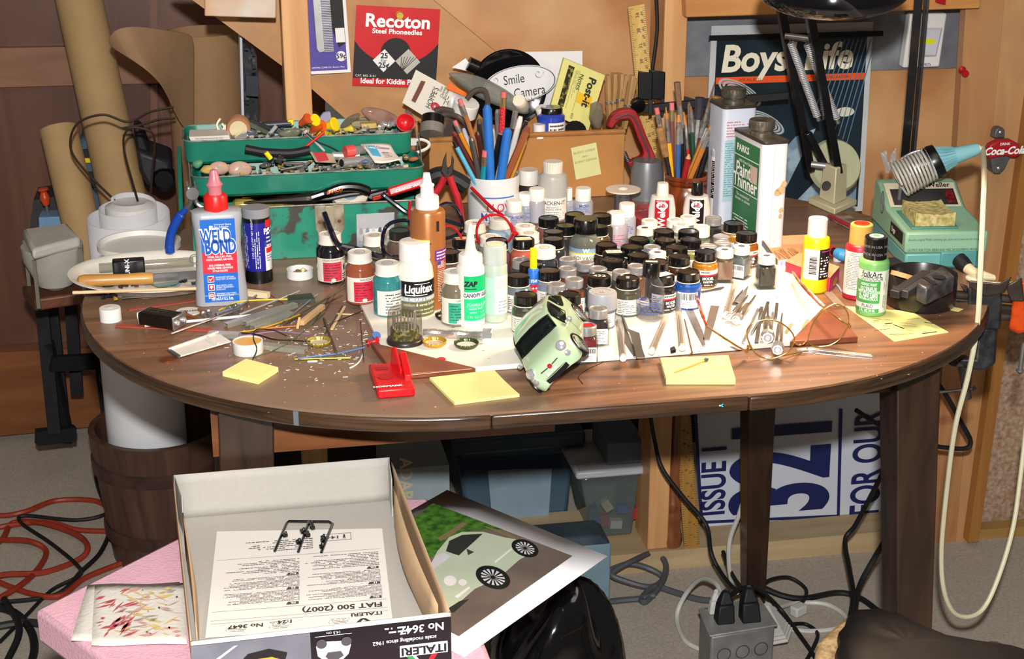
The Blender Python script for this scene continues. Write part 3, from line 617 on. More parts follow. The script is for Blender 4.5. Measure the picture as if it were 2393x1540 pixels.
def ft(e):return lambda x,y:V((x,-.0176-e,y))
m=MB();m.text('WELD',.0245,ft(.0006),-.003,hS*.745,bold=.09,sx=.54,sh=-.03);m.text('BOND',.0245,ft(.0006),.002,hS*.635,bold=.09,sx=.54,sh=-.03)
m.poly(ft(.0005),[(-.0185,hS*.79),(-.0105,hS*.80),(-.0105,hS*.865),(-.006,hS*.865),(-.006,hS*.81),(.0125,hS*.81),(.0155,hS*.69),(.0185,hS*.59),(-.012,hS*.575),(-.013,hS*.68),(-.0165,hS*.69)])
part('title_outline',m,WINK,L0,**SF)
m=MB();m.text('WELD',.0245,ft(.001),-.003,hS*.745,bold=.02,sx=.56,sh=-.03);m.text('BOND',.0245,ft(.001),.002,hS*.635,bold=.045,sx=.54,sh=-.03);part('title_lettering',m,mat('1B56B2',.4),L0,**SF)
m=MB();fT=ft(.0009)
for k,s in enumerate(('WOOD, TILE, GLASS, FOAM,','STONE, CERAMICS AND MORE.','','BOIS, CARREAUX, VERRE,','MOUSSE, PIERRE, CÉRAMIQUE','ET PLUS ENCORE.')):
 if s:m.text(s,.0036,fT,0,hS*(.535-.03*k),bold=.02,sx=.66)
for k,s in enumerate((('BONDS MOST ANYTHING','COLLE TOUT...OU PRESQUE'),('DRIES CRYSTAL CLEAR','DEVIENT TRANSPARENT','EN SÉCHANT'),('PERMANENT AND FLEXIBLE','PERMANENT ET SOUPLE'))):
 for q,w in enumerate(s):m.text(w,.0029,fT,-.0065,hS*(.315-.088*k-.021*q),ax='LEFT',sx=.68)
m.text('Universal Space',.0033,fT,.006,hS*.875,sh=.2);m.text('Age Adhesive',.0033,fT,.004,hS*.85,sh=.2)
m.text('160 mL/5.4 U.S. fl.oz.',.0062,fT,.0005,hS*.085,bold=.02,sx=.52)
m.patch(fT,-.0215,.0215,hS*.122,hS*.125)
part('lettering',m,WINK,L0,**SF)
m=MB();m2=MB()
for k in range(3):
 y=hS*(.30-.088*k);m2.patch(ft(.0006),-.0165,-.0085,y-.0042,y+.0042);m.patch(ft(.0008),-.0158,-.0092,y-.0035,y+.0035)
part('icon_frame',m2,WINK,L0,**SF);part('icon_square',m,mat('C9263A',.4),L0,**SF)
m=MB();q=ft(.0011);y=hS*.30;m.poly(q,[(-.0150,y),(-.0142,y+.0008),(-.0132,y-.0008),(-.0102,y+.0028),(-.0097,y+.0022),(-.0132,y-.0024)])
y=hS*.212;m.poly(q,[(-.0148,y+.001),(-.0137,y+.0024),(-.0113,y+.0024),(-.0102,y+.001),(-.0125,y-.0026)]);y=hS*.124
for dy in(.0012,-.0014):m.poly(q,[(-.0148,y+dy-.0008),(-.0125,y+dy),(-.0102,y+dy-.0008),(-.0102,y+dy+.0004),(-.0125,y+dy+.0012),(-.0148,y+dy+.0004)])
part('icon_mark',m,WINK,L0,**SF)
C,r=fit(607,664,64);h=hgt(C,475,r);t=bottle('epoxy_tube','dark blue cylinder with a grey lid standing right of the grey glue bottle','tube',C)
m=MB();m.lathe([(0,0),(r,0),(r,.010),(r*.97,.012),(r*.96,h-.004),(0,h-.004)],32);part('body',m,BLACK,t)
m=MB();m.lathe([(0,h-.012),(r,h-.012),(r*1.01,h-.010),(r*1.01,h-.001),(r*.96,h),(0,h)],32);part('lid',m,mat('86888D',.45),t)
m=MB();z0,z1=.017,h-.018;m.patch(wrap(r*.985,0),-r*1.5,r*1.5,z0,z1,24);L0=part('label',m,mat('20228A',.35),t)
m=MB();m.patch(wrap(r*.992,0),r*.55,r*1.5,z0,z0+(z1-z0)*.5,8);part('white_panel',m,PAPER,L0)
f=wrap(r*.999,0);m=MB();m.text('PC-7',.0105,f,r*1.02,z1-.012,bold=.04,sx=.85);m.lines(f,r*.72,r*1.5,z0+.058,z1-.034,5,seed=2)
fv=lambda x,y:wrap(r*.999,0)(-y,x)
m.lines(lambda x,y:f(y,x),z0+.004,z1-.004,-r*1.3,-r*.75,7,h=.3,seed=4,dens=.7);m.text('2 OZ. (57 g.) UNIT NET WEIGHT',.0038,lambda x,y:f(-y-r*.35,x),(z0+z1)/2+.012,0);m.lines(lambda x,y:f(y,x),z0+.004,z1-.01,-.25*r,.2*r,3,h=.35,seed=8)
part('white_lettering',m,WINK,L0,**SF)
m=MB();m.text('PC-7',.0105,f,r*1.02,z0+.036,bold=.03,sx=.85);m.lines(f,r*.68,r*1.5,z0+.012,z0+.022,3,seed=6);part('blue_lettering',m,BINK,L0,**SF)
m=MB();m.patch(f,r*.68,r*1.5,z0+.063-.004,z0+.069,5);m.patch(f,r*.66,r*1.5,z0+.024,z0+.031,5);m.patch(f,r*.55,r*1.5,z0+(z1-z0)*.5-.0004,z0+(z1-z0)*.5+.001,6);part('red_bar',m,RINK,L0)
def cap_up(name,label,cat,px,yb,w,hpx,m,fill=None,group=None,ribs=None,z=ZT):
 C,r=fit(px,yb,w,z);h=hpx/S(C)/.95;t=bottle(name,label,cat,C,0,group)
 mb=MB();mb.lathe([(0,.0015),(r*.88,.0015),(r*.9,h),(r,h),(r,.0005),(r*.97,0),(0,0)],40,ribs=ribs);part('lid',mb,m,t)
 if fill:mb=MB();mb.lathe([(0,h*fill[1]),(r*.89,h*fill[1]),(r*.89,.0016)],32);part('residue',mb,fill[0],t)
 return t,C,r,h
tt,C,r,h=cap_up('tack_dish','small white lid full of brass tacks in front of the green toolbox','lid',702,657,62,20,WHITE)
for k,(dx,dy)in enumerate(((-.007,.003),(.000,.004),(.006,.002),(-.003,-.004),(.004,-.005))):
 m=MB();m.lathe([(0,0),(.0042,.0002),(.0038,.0018),(0,.0028)],12,TR(C+V((dx,dy,.004+.0015*k)))@RO(.5*(k-2),4,'X'));solo('brass_tack',('brass tack at the left in the white lid','brass tack at the back of the white lid','brass tack at the right in the white lid','brass tack at the front of the white lid','uppermost brass tack in the white lid')[k],'tack',m,mat('C9B58A',.2,1),'tacks in the white lid')
C,r=fit(260,756,50);t=bottle('stopper','plain white screw cap standing on the left edge of the table','cap',C);h=.0165
m=MB();m.lathe([(0,0),(r,0),(r*.99,h-.001),(r*.95,h),(.004,h),(.003,h+.0004),(0,h+.0004)],32);part('cap',m,mat('D9D6D0',.45),t)
a,b=T(335,737,ZT+.0125),T(420,751,ZT+.0125);t=thing('battery','black nine volt battery lying beside the white cap','battery',a)
m=MB();m.bar(a,b,.0255,.0165);part('body',m,mat('120C0B',.25,coat=.5),t,**W1,bev=.003)
d=(b-a).normalized();m=MB();m.bar(b-d*.0025,b+d*.0005,.0262,.0172);m.bar(a-d*.0005,a+d*.002,.0262,.0172);part('metal_end',m,STEEL,t,**W1,bev=.003)
x_=d.cross(V((0,0,1)))
for s_ in(-1,1):
 m=MB();m.lathe([(.0028,0),(.0034,.0005),(.0034,.003),(.002,.0034),(.002,.001),(0,.001)],12,TR(b+x_*s_*.0065)@d.to_track_quat('Z','Y').to_matrix().to_4x4());part('terminal',m,CHROME,t,**W1)
m=MB();m.lines(flat(a+V((0,0,.0086)),d,V((0,0,1)).cross(d)),.005,.04,-.006,.006,3,seed=3,wl=(.1,.3));part('worn_lettering',m,mat('5C4A3A',.5),t,**WS)
t=thing('cardboard_disc','cream round label disc lying behind the black battery','disc',T(440,725));O=T(440,727,ZT+.001);m=MB();m.lathe([(0,0),(.016,0),(.016,.001),(0,.001)],32,TR(O-V((0,0,.001))));part('disc',m,mat('DAD3C6',.6),t,**W1)
m=MB();m.text('WELLER',.0062,flat(O+V((0,0,.0004)),V((1,.05,0)),V((-.05,1,0))),bold=.02);part('lettering',m,INK,t,**WS)
strip('emery_board','long rust-red emery board lying along the left of the table','nail file',(272,760),(492,771),.011,.0015,mat('A04A36',.9,var=.1,sc=200))
strip('emery_board','short end of a red emery board sticking out under the plate','nail file',(300,724),(470,700),.008,.0012,mat('9A4A38',.9))
rod('plastic_rod','thin white plastic rod lying over the red emery board','rod',(338,761),(640,732),.0018,WHITE,z=ZT+.0017)
rod('metal_rod','thin grey metal rod crossing the red emery board','rod',(399,780),(560,722),.0016,STEEL,z=ZT+.004)
strip('wood_block','square pale wooden stick poking out right of the grey glue bottle','stick',(572,683),(628,690),.0085,.0075,mat('D9C6A2',.7))
strip('wood_block','short pale pine stick among the wires at the left front','stick',(704,755),(754,716),.0065,.006,mat('CFA878',.7),z=ZT+.003)
strip('match_stick','thin pale wood strip leaning in the wires left of the board','stick',(695,768),(700,742),.003,.002,mat('D9A878',.7),z=ZT+.004,z2=ZT+.012)
strip('match_stick','pale flat stick crossing toward the board edge','stick',(775,770),(806,716),.0035,.0015,mat('CFB184',.7),z=ZT+.0005,z2=ZT+.003)
strip('match_stick','short pale stick lying level left of the board','stick',(787,733),(829,735),.003,.0015,mat('CDB58A',.7))
STP=mat('C9CABC',.35,.6,c2='8E9084',sc=300,st=(30,.2,.2),w=.5)
for k,(p,q,w,z_)in enumerate((((527,756),(668,714),.0085,0),((590,762),(680,728),.0080,.001),((570,752),(690,708),.0085,.004),((487,776),(560,779),.0105,0),((612,803),(715,815),.0105,0))):
 a,b=T(*p,ZT+.0055+z_),T(*q,ZT+.0055+z_);d=(b-a).normalized();x_=d.cross(V((0,0,1)));m=MB()
 m.bar(a,b,w,.0009)
 for s_ in(-1,1):m.bar(a+x_*s_*(w/2-.0004)-V((0,0,.0027)),b+x_*s_*(w/2-.0004)-V((0,0,.0027)),.0009,.0052)
 solo('staple_strip',('long strip of staples at the left of the staple pile','strip of staples lying to the right in the pile','strip of staples on top at the back of the pile','short staple strip at the tip of the red emery board','staple strip between the paint-filled cap and the gold crown cap')[k],'staples',m,STP,'staple strips')
R1=RND(21)
for k,(p,q,c,r)in enumerate((((640,770),(800,690),'5A4A38',.0008),((650,764),(805,672),'6B6A50',.0009),((700,745),(806,665),'7A7468',.0008),((662,752),(742,688),'A5A4A2',.0011),((655,758),(738,693),'6A6866',.0008),((757,745),(786,824),'5B4636',.0016),((760,725),(806,650),'67593F',.0008),((740,770),(850,725),'3B2A24',.0006),((772,690),(730,760),'54432F',.0006),((842,750),(850,845),'3F3028',.0006),((800,715),(760,780),'4A5238',.0006),((515,745),(600,690),'8C8A86',.0012),((560,735),(650,700),'CFCBC4',.0012),((600,720),(700,680),'A8A69E',.001))):
 rod('wire_offcut',('longest dark wire in the sheaf left of the board','olive wire in the sheaf left of the board','grey-brown wire ending by the salmon paint jar','silver wire at the left side of the sheaf','dark twin of the silver wire in the sheaf','flat brown rod pointing at the gold crown cap','upper brown wire leading to the black paint jar','thin dark wire crossing onto the board corner','fine brown wire crossing the sheaf','fine wire standing nearest the board edge','fine olive wire above the pale stick','grey pin by the base of the grey glue bottle','white wire in front of the grey glue bottle','pale rod behind the staple strips')[k],'wire',p,q,r,mat(c,.4,.5),z=ZT+.0005*(k%5),z2=ZT+.002+.004*R1.random(),seg=6)
wire('electrical_wire','yellow insulated wire curving behind the staple strips',((512,725),(560,705),(640,700),(700,698),(727,690)),.0011,mat('D9C22B',.4),z=ZT+.003)
wire('electrical_wire','thin black wire arching over the paint-filled cap',((590,842,.004),(600,815,.014),(592,790,.022),(600,770,.016),(640,772,.006),(670,785)),.0007,BLKM,z=ZT)
wire('electrical_wire','black wire running along behind the lower staple strip',((540,775),(600,782),(640,793),(680,795),(725,798)),.0008,BLKM,z=ZT+.003)
wire('electrical_wire','thin green wire reaching from the cap to the gold crown cap',((590,836),(640,818),(690,790),(760,730)),.0005,mat('2F5B33',.5),z=ZT+.006)
wire('electrical_wire','orange stranded wire among the staple strips',((560,778),(620,768),(690,762),(715,757)),.0010,mat('C2692B',.5),z=ZT+.001)
wire('electrical_wire','mustard wire by the short staple strip',((562,776),(600,770),(650,755),(700,735)),.0011,mat('B89022',.5),z=ZT+.002)
wire('electrical_wire','mauve wire left of the gold crown cap',((560,786),(640,775),(690,778),(722,782)),.0009,mat('8A6A8E',.5),z=ZT+.002)
wire('electrical_wire','dark red wire looping right of the glue bottle',((630,688),(650,702),(662,712),(640,735)),.0007,mat('7E2018',.5),z=ZT+.001)
wire('electrical_wire','white curved wire by the corner of the red block',((848,828),(840,845),(828,855),(818,860)),.001,WHITE)
wire('resistor_lead','blue resistor wire lying over the brass rod',((696,838),(740,832),(790,826),(852,812)),.0009,mat('5A7FB2',.4),z=ZT+.003)
def screw(px,py,qx,qy,m,label,r=.0018,z=ZT):
 a,b=T(px,py,z+.003),T(qx,qy,z+.0025);d=b-a;t=thing('screw',label,'screw',a,group='loose screws by the glue bottle')
 m1=MB();R=[];P=[]
 for k in range(25):P.append(a+d*(k/24));R.append(r*(1.15 if k%2 else.8)*(1-.5*max(0,(k-19)/5)))
 m1.tube(P,R,8);part('shank',m1,m,t,**W1)
 m1=MB();m1.lathe([(0,.001),(.0018,.001),(.0036,0),(.0036,-.001),(0,-.003)],12,TR(a)@(-d).to_track_quat('Z','Y').to_matrix().to_4x4());part('head',m1,m,t,**W1)
screw(432,733,462,745,RUST,'rusty wood screw pointing right beside the battery terminals');screw(478,732,462,722,RUST,'rusty screw leaning against the cream disc')
screw(476,733,484,748,STEEL,'bright short screw below the glue bottle, left of its pair');screw(488,729,492,746,STEEL,'bright short screw below the glue bottle, right of its pair');screw(412,748,430,754,STEEL,'bright screw at the end of the battery')
for k,(p,q)in enumerate((((522,722),(555,712)),((535,732),(565,722)))):
 a,b=T(*p,ZT+.004),T(*q,ZT+.004);d=(b-a);L=d.length;dn=d.normalized();x_=dn.cross(V((0,0,1)));u=x_.cross(dn);m=MB()
 m.tube([a+dn*L*i/96+(x_*cos(i*PI/6)+u*sin(i*PI/6))*.0028 for i in range(97)],.0004,5);solo('coil_spring',('steel coil spring against the glue bottle','steel coil spring in front of its twin by the glue bottle')[k],'spring',m,STEEL,'coil springs')
strip('hex_bit','steel hexagonal bit lying by the springs','bit',(505,736),(545,725),.0055,.005,STEEL,bev=.001)
t=thing('model_body_part','white moulded plastic panel with a grey edge lying at the left front','model part',T(460,805))
m=MB();P=[T(395,818,ZT+.003),T(418,833,ZT+.003),T(540,797,ZT+.004),T(510,778,ZT+.005)];m.hexa([p-V((0,0,.0016))for p in P],P);part('panel',m,mat('D9D2C6',.5),t,**W1,bev=.0004)
m=MB();m.bar(P[0]+V((0,0,.001)),P[3]+V((0,0,.001)),.0022,.003);m.bar(P[0]*.25+P[3]*.75+V((0,0,.001)),P[1]*.25+P[2]*.75+V((0,0,.001)),.003,.002);part('rib',m,mat('DAD3C8',.5),t,**W1)
m=MB();m.bar(P[0],P[1],.004,.0022);part('grey_edge',m,mat('5A5A5C',.4,.4),t,**W1)
cap_up('paint_dish','white ribbed cap filled with orange paint at the left front','cap',581,835,72,27,WHITE,(mat('D9A548',.3),.93),ribs=(3,4,.97))
def crown(px,yb,w,label,m,m2):
 C,r=fit(px,yb,w,ZB if px>900 else ZT);t=bottle('crown_seal',label,'bottle cap',C,0,'upturned crown caps');h=.0062
 mb=MB();N=84
 def g(u,v):
  a=u*2*PI;q=(.5+.5*cos(21*a));R=[r*.0,r*.80,r*(.88+.0*q),r*(.93+.06*q*1),r*(.95+.06*q)][round(v*4)];z=[.0004,.0004,.0016,h*.6,h*(.86+.14*q)][round(v*4)]
  return V((R*cos(a),R*sin(a),z))
 mb.grid(g,N,4);part('shell',mb,m,t,sol=.0005)
 mb=MB();mb.lathe([(0,.0014),(r*.78,.0014),(r*.8,.002)],32);part('liner',mb,m2,t)
crown(746,815,57,'gold crown cap with black print lying open left of the board',mat('B8A24A',.3,.7,c2='3A3420',sc=300,w=.1,th=.62),mat('B5AE98',.3))
crown(1016,816,56,'gold crown cap on the board right of the ribbed clear dome',mat('C99A35',.3,.7),mat('C9BFA8',.3,.3))
crown(1090,820,58,'green crown cap on the board, right of the gold one',mat('4E5A38',.3,.6),mat('D6CBB5',.4))
crown(1041,752,48,'black crown cap between the white varnish bottle and the nozzle glue bottle',mat('2B2620',.3,.6),mat('BDB6A6',.3,.4))
m=MB();m.lathe([(0,0),(.0094,0),(.0095,.0003),(.0095,.0014),(.0088,.0015),(.0084,.0012),(0,.0013)],32,TR(T(392,841)));solo('penny','copper penny lying near the left front edge of the table','coin',m,mat('8E4E2C',.35,.8,var=.2,sc=300))
rod('brass_tube','short brass tube lying behind the yellow note pad','tube',(689,839),(819,836),.0016,mat('A98F3F',.25,1),seg=10)
outl('paper_slip','small white plastic offcut in front of the brass tube','scrap',((718,842),(742,841),(742,845),(718,846)),.001,WHITE)
outl('eraser','dark green-grey rubber block behind the wires at left','eraser',((672,690),(728,684),(736,698),(672,703)),.006,mat('3B423A',.7))
m=MB();R1=RND(2)
for _ in range(260):
 px,py=R1.gauss(720,90),R1.gauss(800,42)
 if not(480<px<862 and 700<py<890):continue
 P=T(px,py,ZT+.0008);a=R1.uniform(0,3.1);L=R1.uniform(.001,.006);m.k=R1.choice((0,0,1,2));d=V((cos(a),sin(a),0));m.bar(P-d*L/2,P+d*L/2,R1.uniform(.0004,.0011),.0006)
solo('plastic_shavings','scatter of tiny white and grey shavings on the table left of the board','shavings',m,[mat('DCD6CC',.6),mat('9C9890',.6),mat('8A6F58',.7)],kind='stuff',**SF)
t=thing('push_pin','red push pin lying at the left edge of the board','push pin',T(872,797));a,b=T(858,803,ZT+.004),T(884,795,ZT+.006);d=b-a
m=MB();m.tube([a+d*s for s in(0,.12,.2,.55,.75,.85,1)],[.0042,.0044,.0026,.0026,.0038,.0052,.0050],14);part('head',m,mat('B51B22',.35),t,**W1)
m=MB();m.tube([a,a-d.normalized()*.011],.0006,6);part('pin',m,STEEL,t,**W1)
a,b=T(876,793,ZT+.0045),T(880,783,ZT+.012);m=MB();m.tube([a,a*.6+b*.4,b],[.0045,.003,.0052],12);solo('push_pin','blue push pin behind the red one at the board edge','push pin',m,mat('4A6FA5',.4))
t=thing('tool_sharpener','red plastic sharpening block with two upright fins on the front of the table','sharpener',T(915,905))
RP=mat('C01016',.35,var=.04)
P=[T(861,850,ZT+.011),T(882,912,ZT+.011),T(970,905,ZT+.011),T(950,845,ZT+.011)];m=MB();m.hexa([V((p.x,p.y,ZT))for p in P],P);part('base',m,RP,t,**W1,bev=.0022)
q=lambda u,v,z:(P[1]*(1-u)+P[2]*u)*(1-v)+(P[0]*(1-u)+P[3]*u)*v+V((0,0,z))
m=MB();m.hexa([q(.55,.95,-.004),q(.72,.55,-.004),q(.74,.55,.004),q(.66,.95,.020),q(.60,.98,.018)],[x+V((.003,.0015,0))for x in(q(.55,.95,-.004),q(.72,.55,-.004),q(.74,.55,.004),q(.66,.95,.020),q(.60,.98,.018))]);part('curved_fin',m,RP,t,**W1,bev=.001)
m=MB();m.hexa([q(.80,1.0,-.002),q(.80,.35,-.002),q(.80,.35,.004),q(.80,.9,.013),q(.80,1.0,.013)],[x+V((.008,-.001,0))for x in(q(.80,1.0,-.002),q(.80,.35,-.002),q(.80,.35,.004),q(.80,.9,.013),q(.80,1.0,.013))]);part('straight_fin',m,RP,t,**W1,bev=.001)
m=MB();m.disc(flat(q(.32,.48,.0004),P[3]-P[0],P[0]-P[1]),0,0,.009,.010);m.patch(flat(q(.3,.78,.0004),P[3]-P[0],P[0]-P[1]),-.007,.007,-.004,.005);part('recess',m,mat('A30D12',.4),t,**WS)
m=MB();m.text('NORMARK',.0062,flat(q(.30,.10,.0006),P[2]-P[1],P[0]-P[1]),bold=.04,sx=1.05);part('lettering',m,WINK,t,**WS)
t=pad('small thick yellow note pad at the left front of the table',((520,868),(603,887),(650,858),(575,838)),.006,PY)
pad('wide yellow note pad with a curling back edge left of the car',((1062,940),(1214,921),(1155,872),(1004,885)),.0035,PY,curl=.004)
pd=pad('thick yellow note pad carrying a toothpick at the front, right of the car',((1557,886),(1719,886),(1702,830),(1543,836)),.0065,PY)
t=thing('toothpick','toothpick with a dark paint-loaded tip lying on the yellow pad','toothpick',T(1610,853));a,b=T(1573,871,ZT+.0078),T(1650,841,ZT+.0085);m=MB();m.tube([a,a*.9+b*.1,b],[.0004,.0011,.0011],8);part('stick',m,mat('C9A04E',.6),t,**W1)
m=MB();m.tube([b-(b-a)*.06,b,b+(b-a)*.07],[.0014,.0026,.001],8);part('paint_blob',m,mat('4A4C55',.3),t,**W1)
nt=pad('single yellow note with pen scribbles under the green paint bottle at right',((2090,798),(2217,776),(2130,728),(1975,715)),.0008,PY,'sticky_note','sticky note')
m=MB();R1=RND(4)
for k in range(26):
 P=T(R1.uniform(2040,2180),R1.uniform(742,785),ZT+.0011);a=R1.uniform(-.6,.2);L=R1.uniform(.002,.012);d=V((cos(a),sin(a),0));m.k=R1.choice((0,1,1,2));m.bar(P-d*L,P+d*L,R1.uniform(.0003,.0022),.0001)
part('scribble',m,[INK,mat('C9A870',.8),mat('7E8B2A',.7)],nt,**WS)
strip('graphite_stick','thin dark line of lead lying on the scribbled yellow note','lead',(2087,758),(2113,768),.0012,.0006,INK,z=ZT+.0008)
wire('hair_wire','fine black wire curling at the front edge right of the car',((1428,830),(1405,848),(1375,862),(1352,880),(1362,897)),.0004,BLKM)
#  PAINT JARS
LB=mat('0D0D0F',.22,coat=.4,var=.15);LW=mat('DAD5CB',.4,var=.03);LS=mat('B0B0B1',.3,.6,var=.12)
KIND={'mm':(.0142,.0168,.0468,32),'ps':(.0152,.0188,.066,36),'ts':(.0115,.0124,.0435,28),'ov':(.0145,.0175,.058,36)}
def inboard(P,e=.018):
 n=len(bp);o=True
 for i in range(n):
  a,b=bp[i],bp[(i+1)%n];d=b-a;o&=(d.x*(P.y-a.y)-d.y*(P.x-a.x))/math.hypot(d.x,d.y)>-e
 return o
def paintm(c):return mat(c,.12,var=.05,coat=.7,sc=20)
PAINTS='paint jars crowded on the board'
used=[]
def jar(px,py,kind,lid,paint,label,lab=None,rz=0,top=None,z=None,cat='paint jar',lidh=None,name='paint_jar',group=PAINTS):
 rl,rb,h,seg=KIND[kind];C=T(px,py,ZB+h)
 z0=ZB if inboard(C)else ZT
 C=T(px,py,z0+h);C.z=z0
 for q,rq in used:
  d=V((C.x-q.x,C.y-q.y,0));gap=rq+rb+.0002-d.length
  if gap>0 and d.length>1e-4:C=C+away(C)*0+d.normalized()*gap
 used.append((C.copy(),rb));t=bottle(name,label,cat,C,rz,group)
 lm={'b':LB,'w':LW,'s':LS}.get(lid,lid);pm=paintm(paint);hl=lidh or(.0125 if kind!='ts' else.0105)
 if kind=='ts':
  ph=h-hl-.004;m=MB();o=rrect(rb*2,rb*2,.003,3);i_=[(x*.86,y*.86)for x,y in o];n=len(o)
  m.prism(o,0,ph);m.lathe([(rb*.98,ph),(rb*.75,ph+.0025),(rl*.82,ph+.004),(rl*.82,h-.002),(0,h-.002)],20)
  part('glass',m,GLASS,t,bev=.0006);m=MB();m.prism(i_,.0045,ph*.97);m.lathe([(rb*.7,ph*.96),(rl*.7,ph+.004),(0,ph+.004)],16);part('paint',m,pm,t)
 else:
  zs=h-hl
  m=MB();m.lathe([(0,.0008),(rb*.9,0),(rb,.002),(rb,zs*.80),(rb*.97,zs*.88),(rl*.95,zs*.96),(rl*.9,zs+.002),(0,zs+.002)],32);part('body',m,pm,t)
  m=MB();m.lathe([(rl*.9,zs-.0006),(rl*1.03,zs-.0004),(rl*1.04,zs+.0006),(rl*.9,zs+.0012)],32);part('rim_seal',m,CREAM,t)
 z1=h-hl;m=MB();m.lathe([(0,z1),(rl,z1),(rl*1.02,z1+.0012),(rl*.985,z1+.0026),(rl,z1+.0042),(rl,h-.0028),(rl*.99,h-.0008),(rl*.90,h),(rl*.84,h-.0007),(0,h-.0006)],60,ribs=(4,5,.965));part('lid',m,lm,t)
 if top=='emboss' or(top is None and lid=='w'):
  m=MB();f=lambda x,y:V((x,y,h-.0004));m.ring(f,0,0,rl*.40,rl*.46);m.lines(f,-rl*.3,rl*.3,-rl*.2,rl*.2,2,seed=int(px),h=.35);part('lid_print',m,mat('8A7F74',.6)if lid=='w' else mat('7C7A78',.4,.8),t,**SF)
 elif top=='mark':
  m=MB();f=lambda x,y:V((x,y,h-.0003));m.disc(f,0,0,rl*.40,rl*.34);part('lid_print',m,mat('4A4A48',.5),t,**SF)
 elif isinstance(top,tuple):
  m=MB();f=lambda x,y:V((x*cos(.2)-y*sin(.2),x*sin(.2)+y*cos(.2),h-.0002));m.patch(f,-rl*.7,rl*.7,-rl*.45,rl*.45);L0=part('lid_sticker',m,top[0],t,**SF)
  if len(top)>1:m=MB();m.lines(lambda x,y:f(x,y)+V((0,0,.0002)),-rl*.6,rl*.6,-rl*.35,rl*.35,4,seed=int(px));part('lettering',m,top[1],L0,**SF)
 elif isinstance(top,str)and top!='emboss':
  m=MB();m.text(top,rl*.75,lambda x,y:V((x,y,h-.0002)),bold=.02);part('scratched_mark',m,mat('C9C5BC',.5),t,**SF)
 zs=h-hl;f=wrap(rb+.0002,0);f2=wrap(rb+.0004,0)
 if kind=='ts':f=lambda x,y:V((x,-rb-.0002,y));f2=lambda x,y:V((x,-rb-.0004,y))
 if lab=='mm':
  m=MB();m.patch(f,-.024,.026,.003,zs*.72,14);L0=part('label',m,mat('D9D6CF',.45),t)
  m=MB();m.patch(f2,-.008,.026,.003,zs*.50,10);part('black_panel',m,mat('1B1B1D',.45),L0)
  m=MB();m.patch(f2,-.008,.026,zs*.50,zs*.56,10);part('red_stripe',m,RINK,L0)
  m=MB();f3=wrap(rb+.0006,0);m.text('MODEL',.0052,f3,.0035,zs*.40,bold=.03,sx=.9);m.text('MASTER',.0040,f3,.0035,zs*.27,bold=.03,sx=.9);m.lines(f3,-.006,.02,.004,zs*.18,2,seed=int(px));part('white_lettering',m,WINK,L0,**SF)
  m=MB();m.lines(f2,-.022,-.009,.005,zs*.66,7,seed=int(px)+1);m.lines(f2,-.006,.02,zs*.60,zs*.69,1,seed=int(py));part('fine_print',m,INK,L0,**SF)
 elif lab=='bar':
  w=rb*.85;m=MB();m.patch(f,-w,w,.003,zs*.68 if kind!='ts' else zs*.62,10);L0=part('label',m,mat('DDDCDA',.4),t)
  m=MB();R1=RND(int(px));x=-w*.55
  while x<w*.85:
   q=R1.choice((.0003,.0005,.0008));m.patch(f2,x,x+q,zs*.40,zs*.64 if kind!='ts' else zs*.58);x+=q+R1.choice((.0003,.0005,.0007))
  m.lines(f2,-w*.55,w*.8,.004,zs*.33,5,seed=int(px),h=.3);part('barcode',m,INK,L0,**SF)
  m=MB();m.patch(wrap(rb+.0003,0)if kind!='ts' else f,-w*1.6 if kind!='ts' else-w,-w*.62,.003,zs*.62,5);part('grey_panel',m,mat('8D9196',.5),L0)
 elif lab=='plain':
  w=rb*1.3;m=MB();m.patch(f,-w if kind!='ts' else-rb*.8,w if kind!='ts' else rb*.8,.003,zs*.66,10);L0=part('label',m,mat('D6D3CB',.5),t)
  m=MB();m.lines(f2,-rb*.7,rb*.7,.005,zs*.6,7,seed=int(px),h=.32);part('fine_print',m,INK,L0,**SF)
 elif isinstance(lab,tuple):
  c,s=lab;w=rb*1.15;m=MB();m.patch(f,-rb*1.45,rb*1.45,.004,zs*.68,18);L0=part('label',m,mat('DCD5C6',.5),t)
  m=MB();m.patch(f2,-w*.72,w*.50,.005,zs*.58,10);part('colour_panel',m,mat(c,.45),L0)
  f3=wrap(rb+.0006,0);m=MB();m.lines(f3,-w*.62,w*.4,zs*.14,zs*.54,6,seed=int(px),h=.25);m.text(s,.0040,f3,.001,zs*.63,sx=.85);m.poly(f3,[(rb*x,zs*y)for x,y in((.66,.50),(.78,.44),(.84,.53),(.90,.45),(1.02,.52),(.93,.40),(.96,.32),(.85,.36),(.74,.31),(.77,.40))]);m.lines(f3,rb*.62,rb*1.1,zs*.12,zs*.28,3,seed=3,wl=(.3,.7));part('print',m,INK,L0,**SF)
  m=MB();m.disc(f3,-rb*.1,zs*.13,.0032);part('seal',m,mat('CFC8BC',.5),L0,**SF)
 return t
J=jar
TAN=mat('CDA983',.6);STK=mat('DCCBA8',.6)
J(770,545,'ps','w','15161A','black paint jar with a white lid and red label against the green toolbox',('C03245','STEAM POWER BLACK'),.25)
J(840,587,'ps','w','8C4A33','salmon-brown paint jar with a white lid and pink label at the left board edge',('C6283F','RAILROAD'),.35)
J(874,548,'ov','w','55564A','murky grey-green jar with a white lid in front of the grey paint swatch',None)
J(905,613,'ps','w','2E7A7C','teal paint jar with a white label under the navy glasses','plain',.5,lidh=.014)
J(922,634,'ts','w','4A6C8C','small blue paint jar with a green label squeezed behind the white varnish bottle',('3E9A4A',''),.3)
J(934,537,'ov','b','6A5048','dark ribbed-lid jar right of the paint swatch, seen through the navy glasses',None)
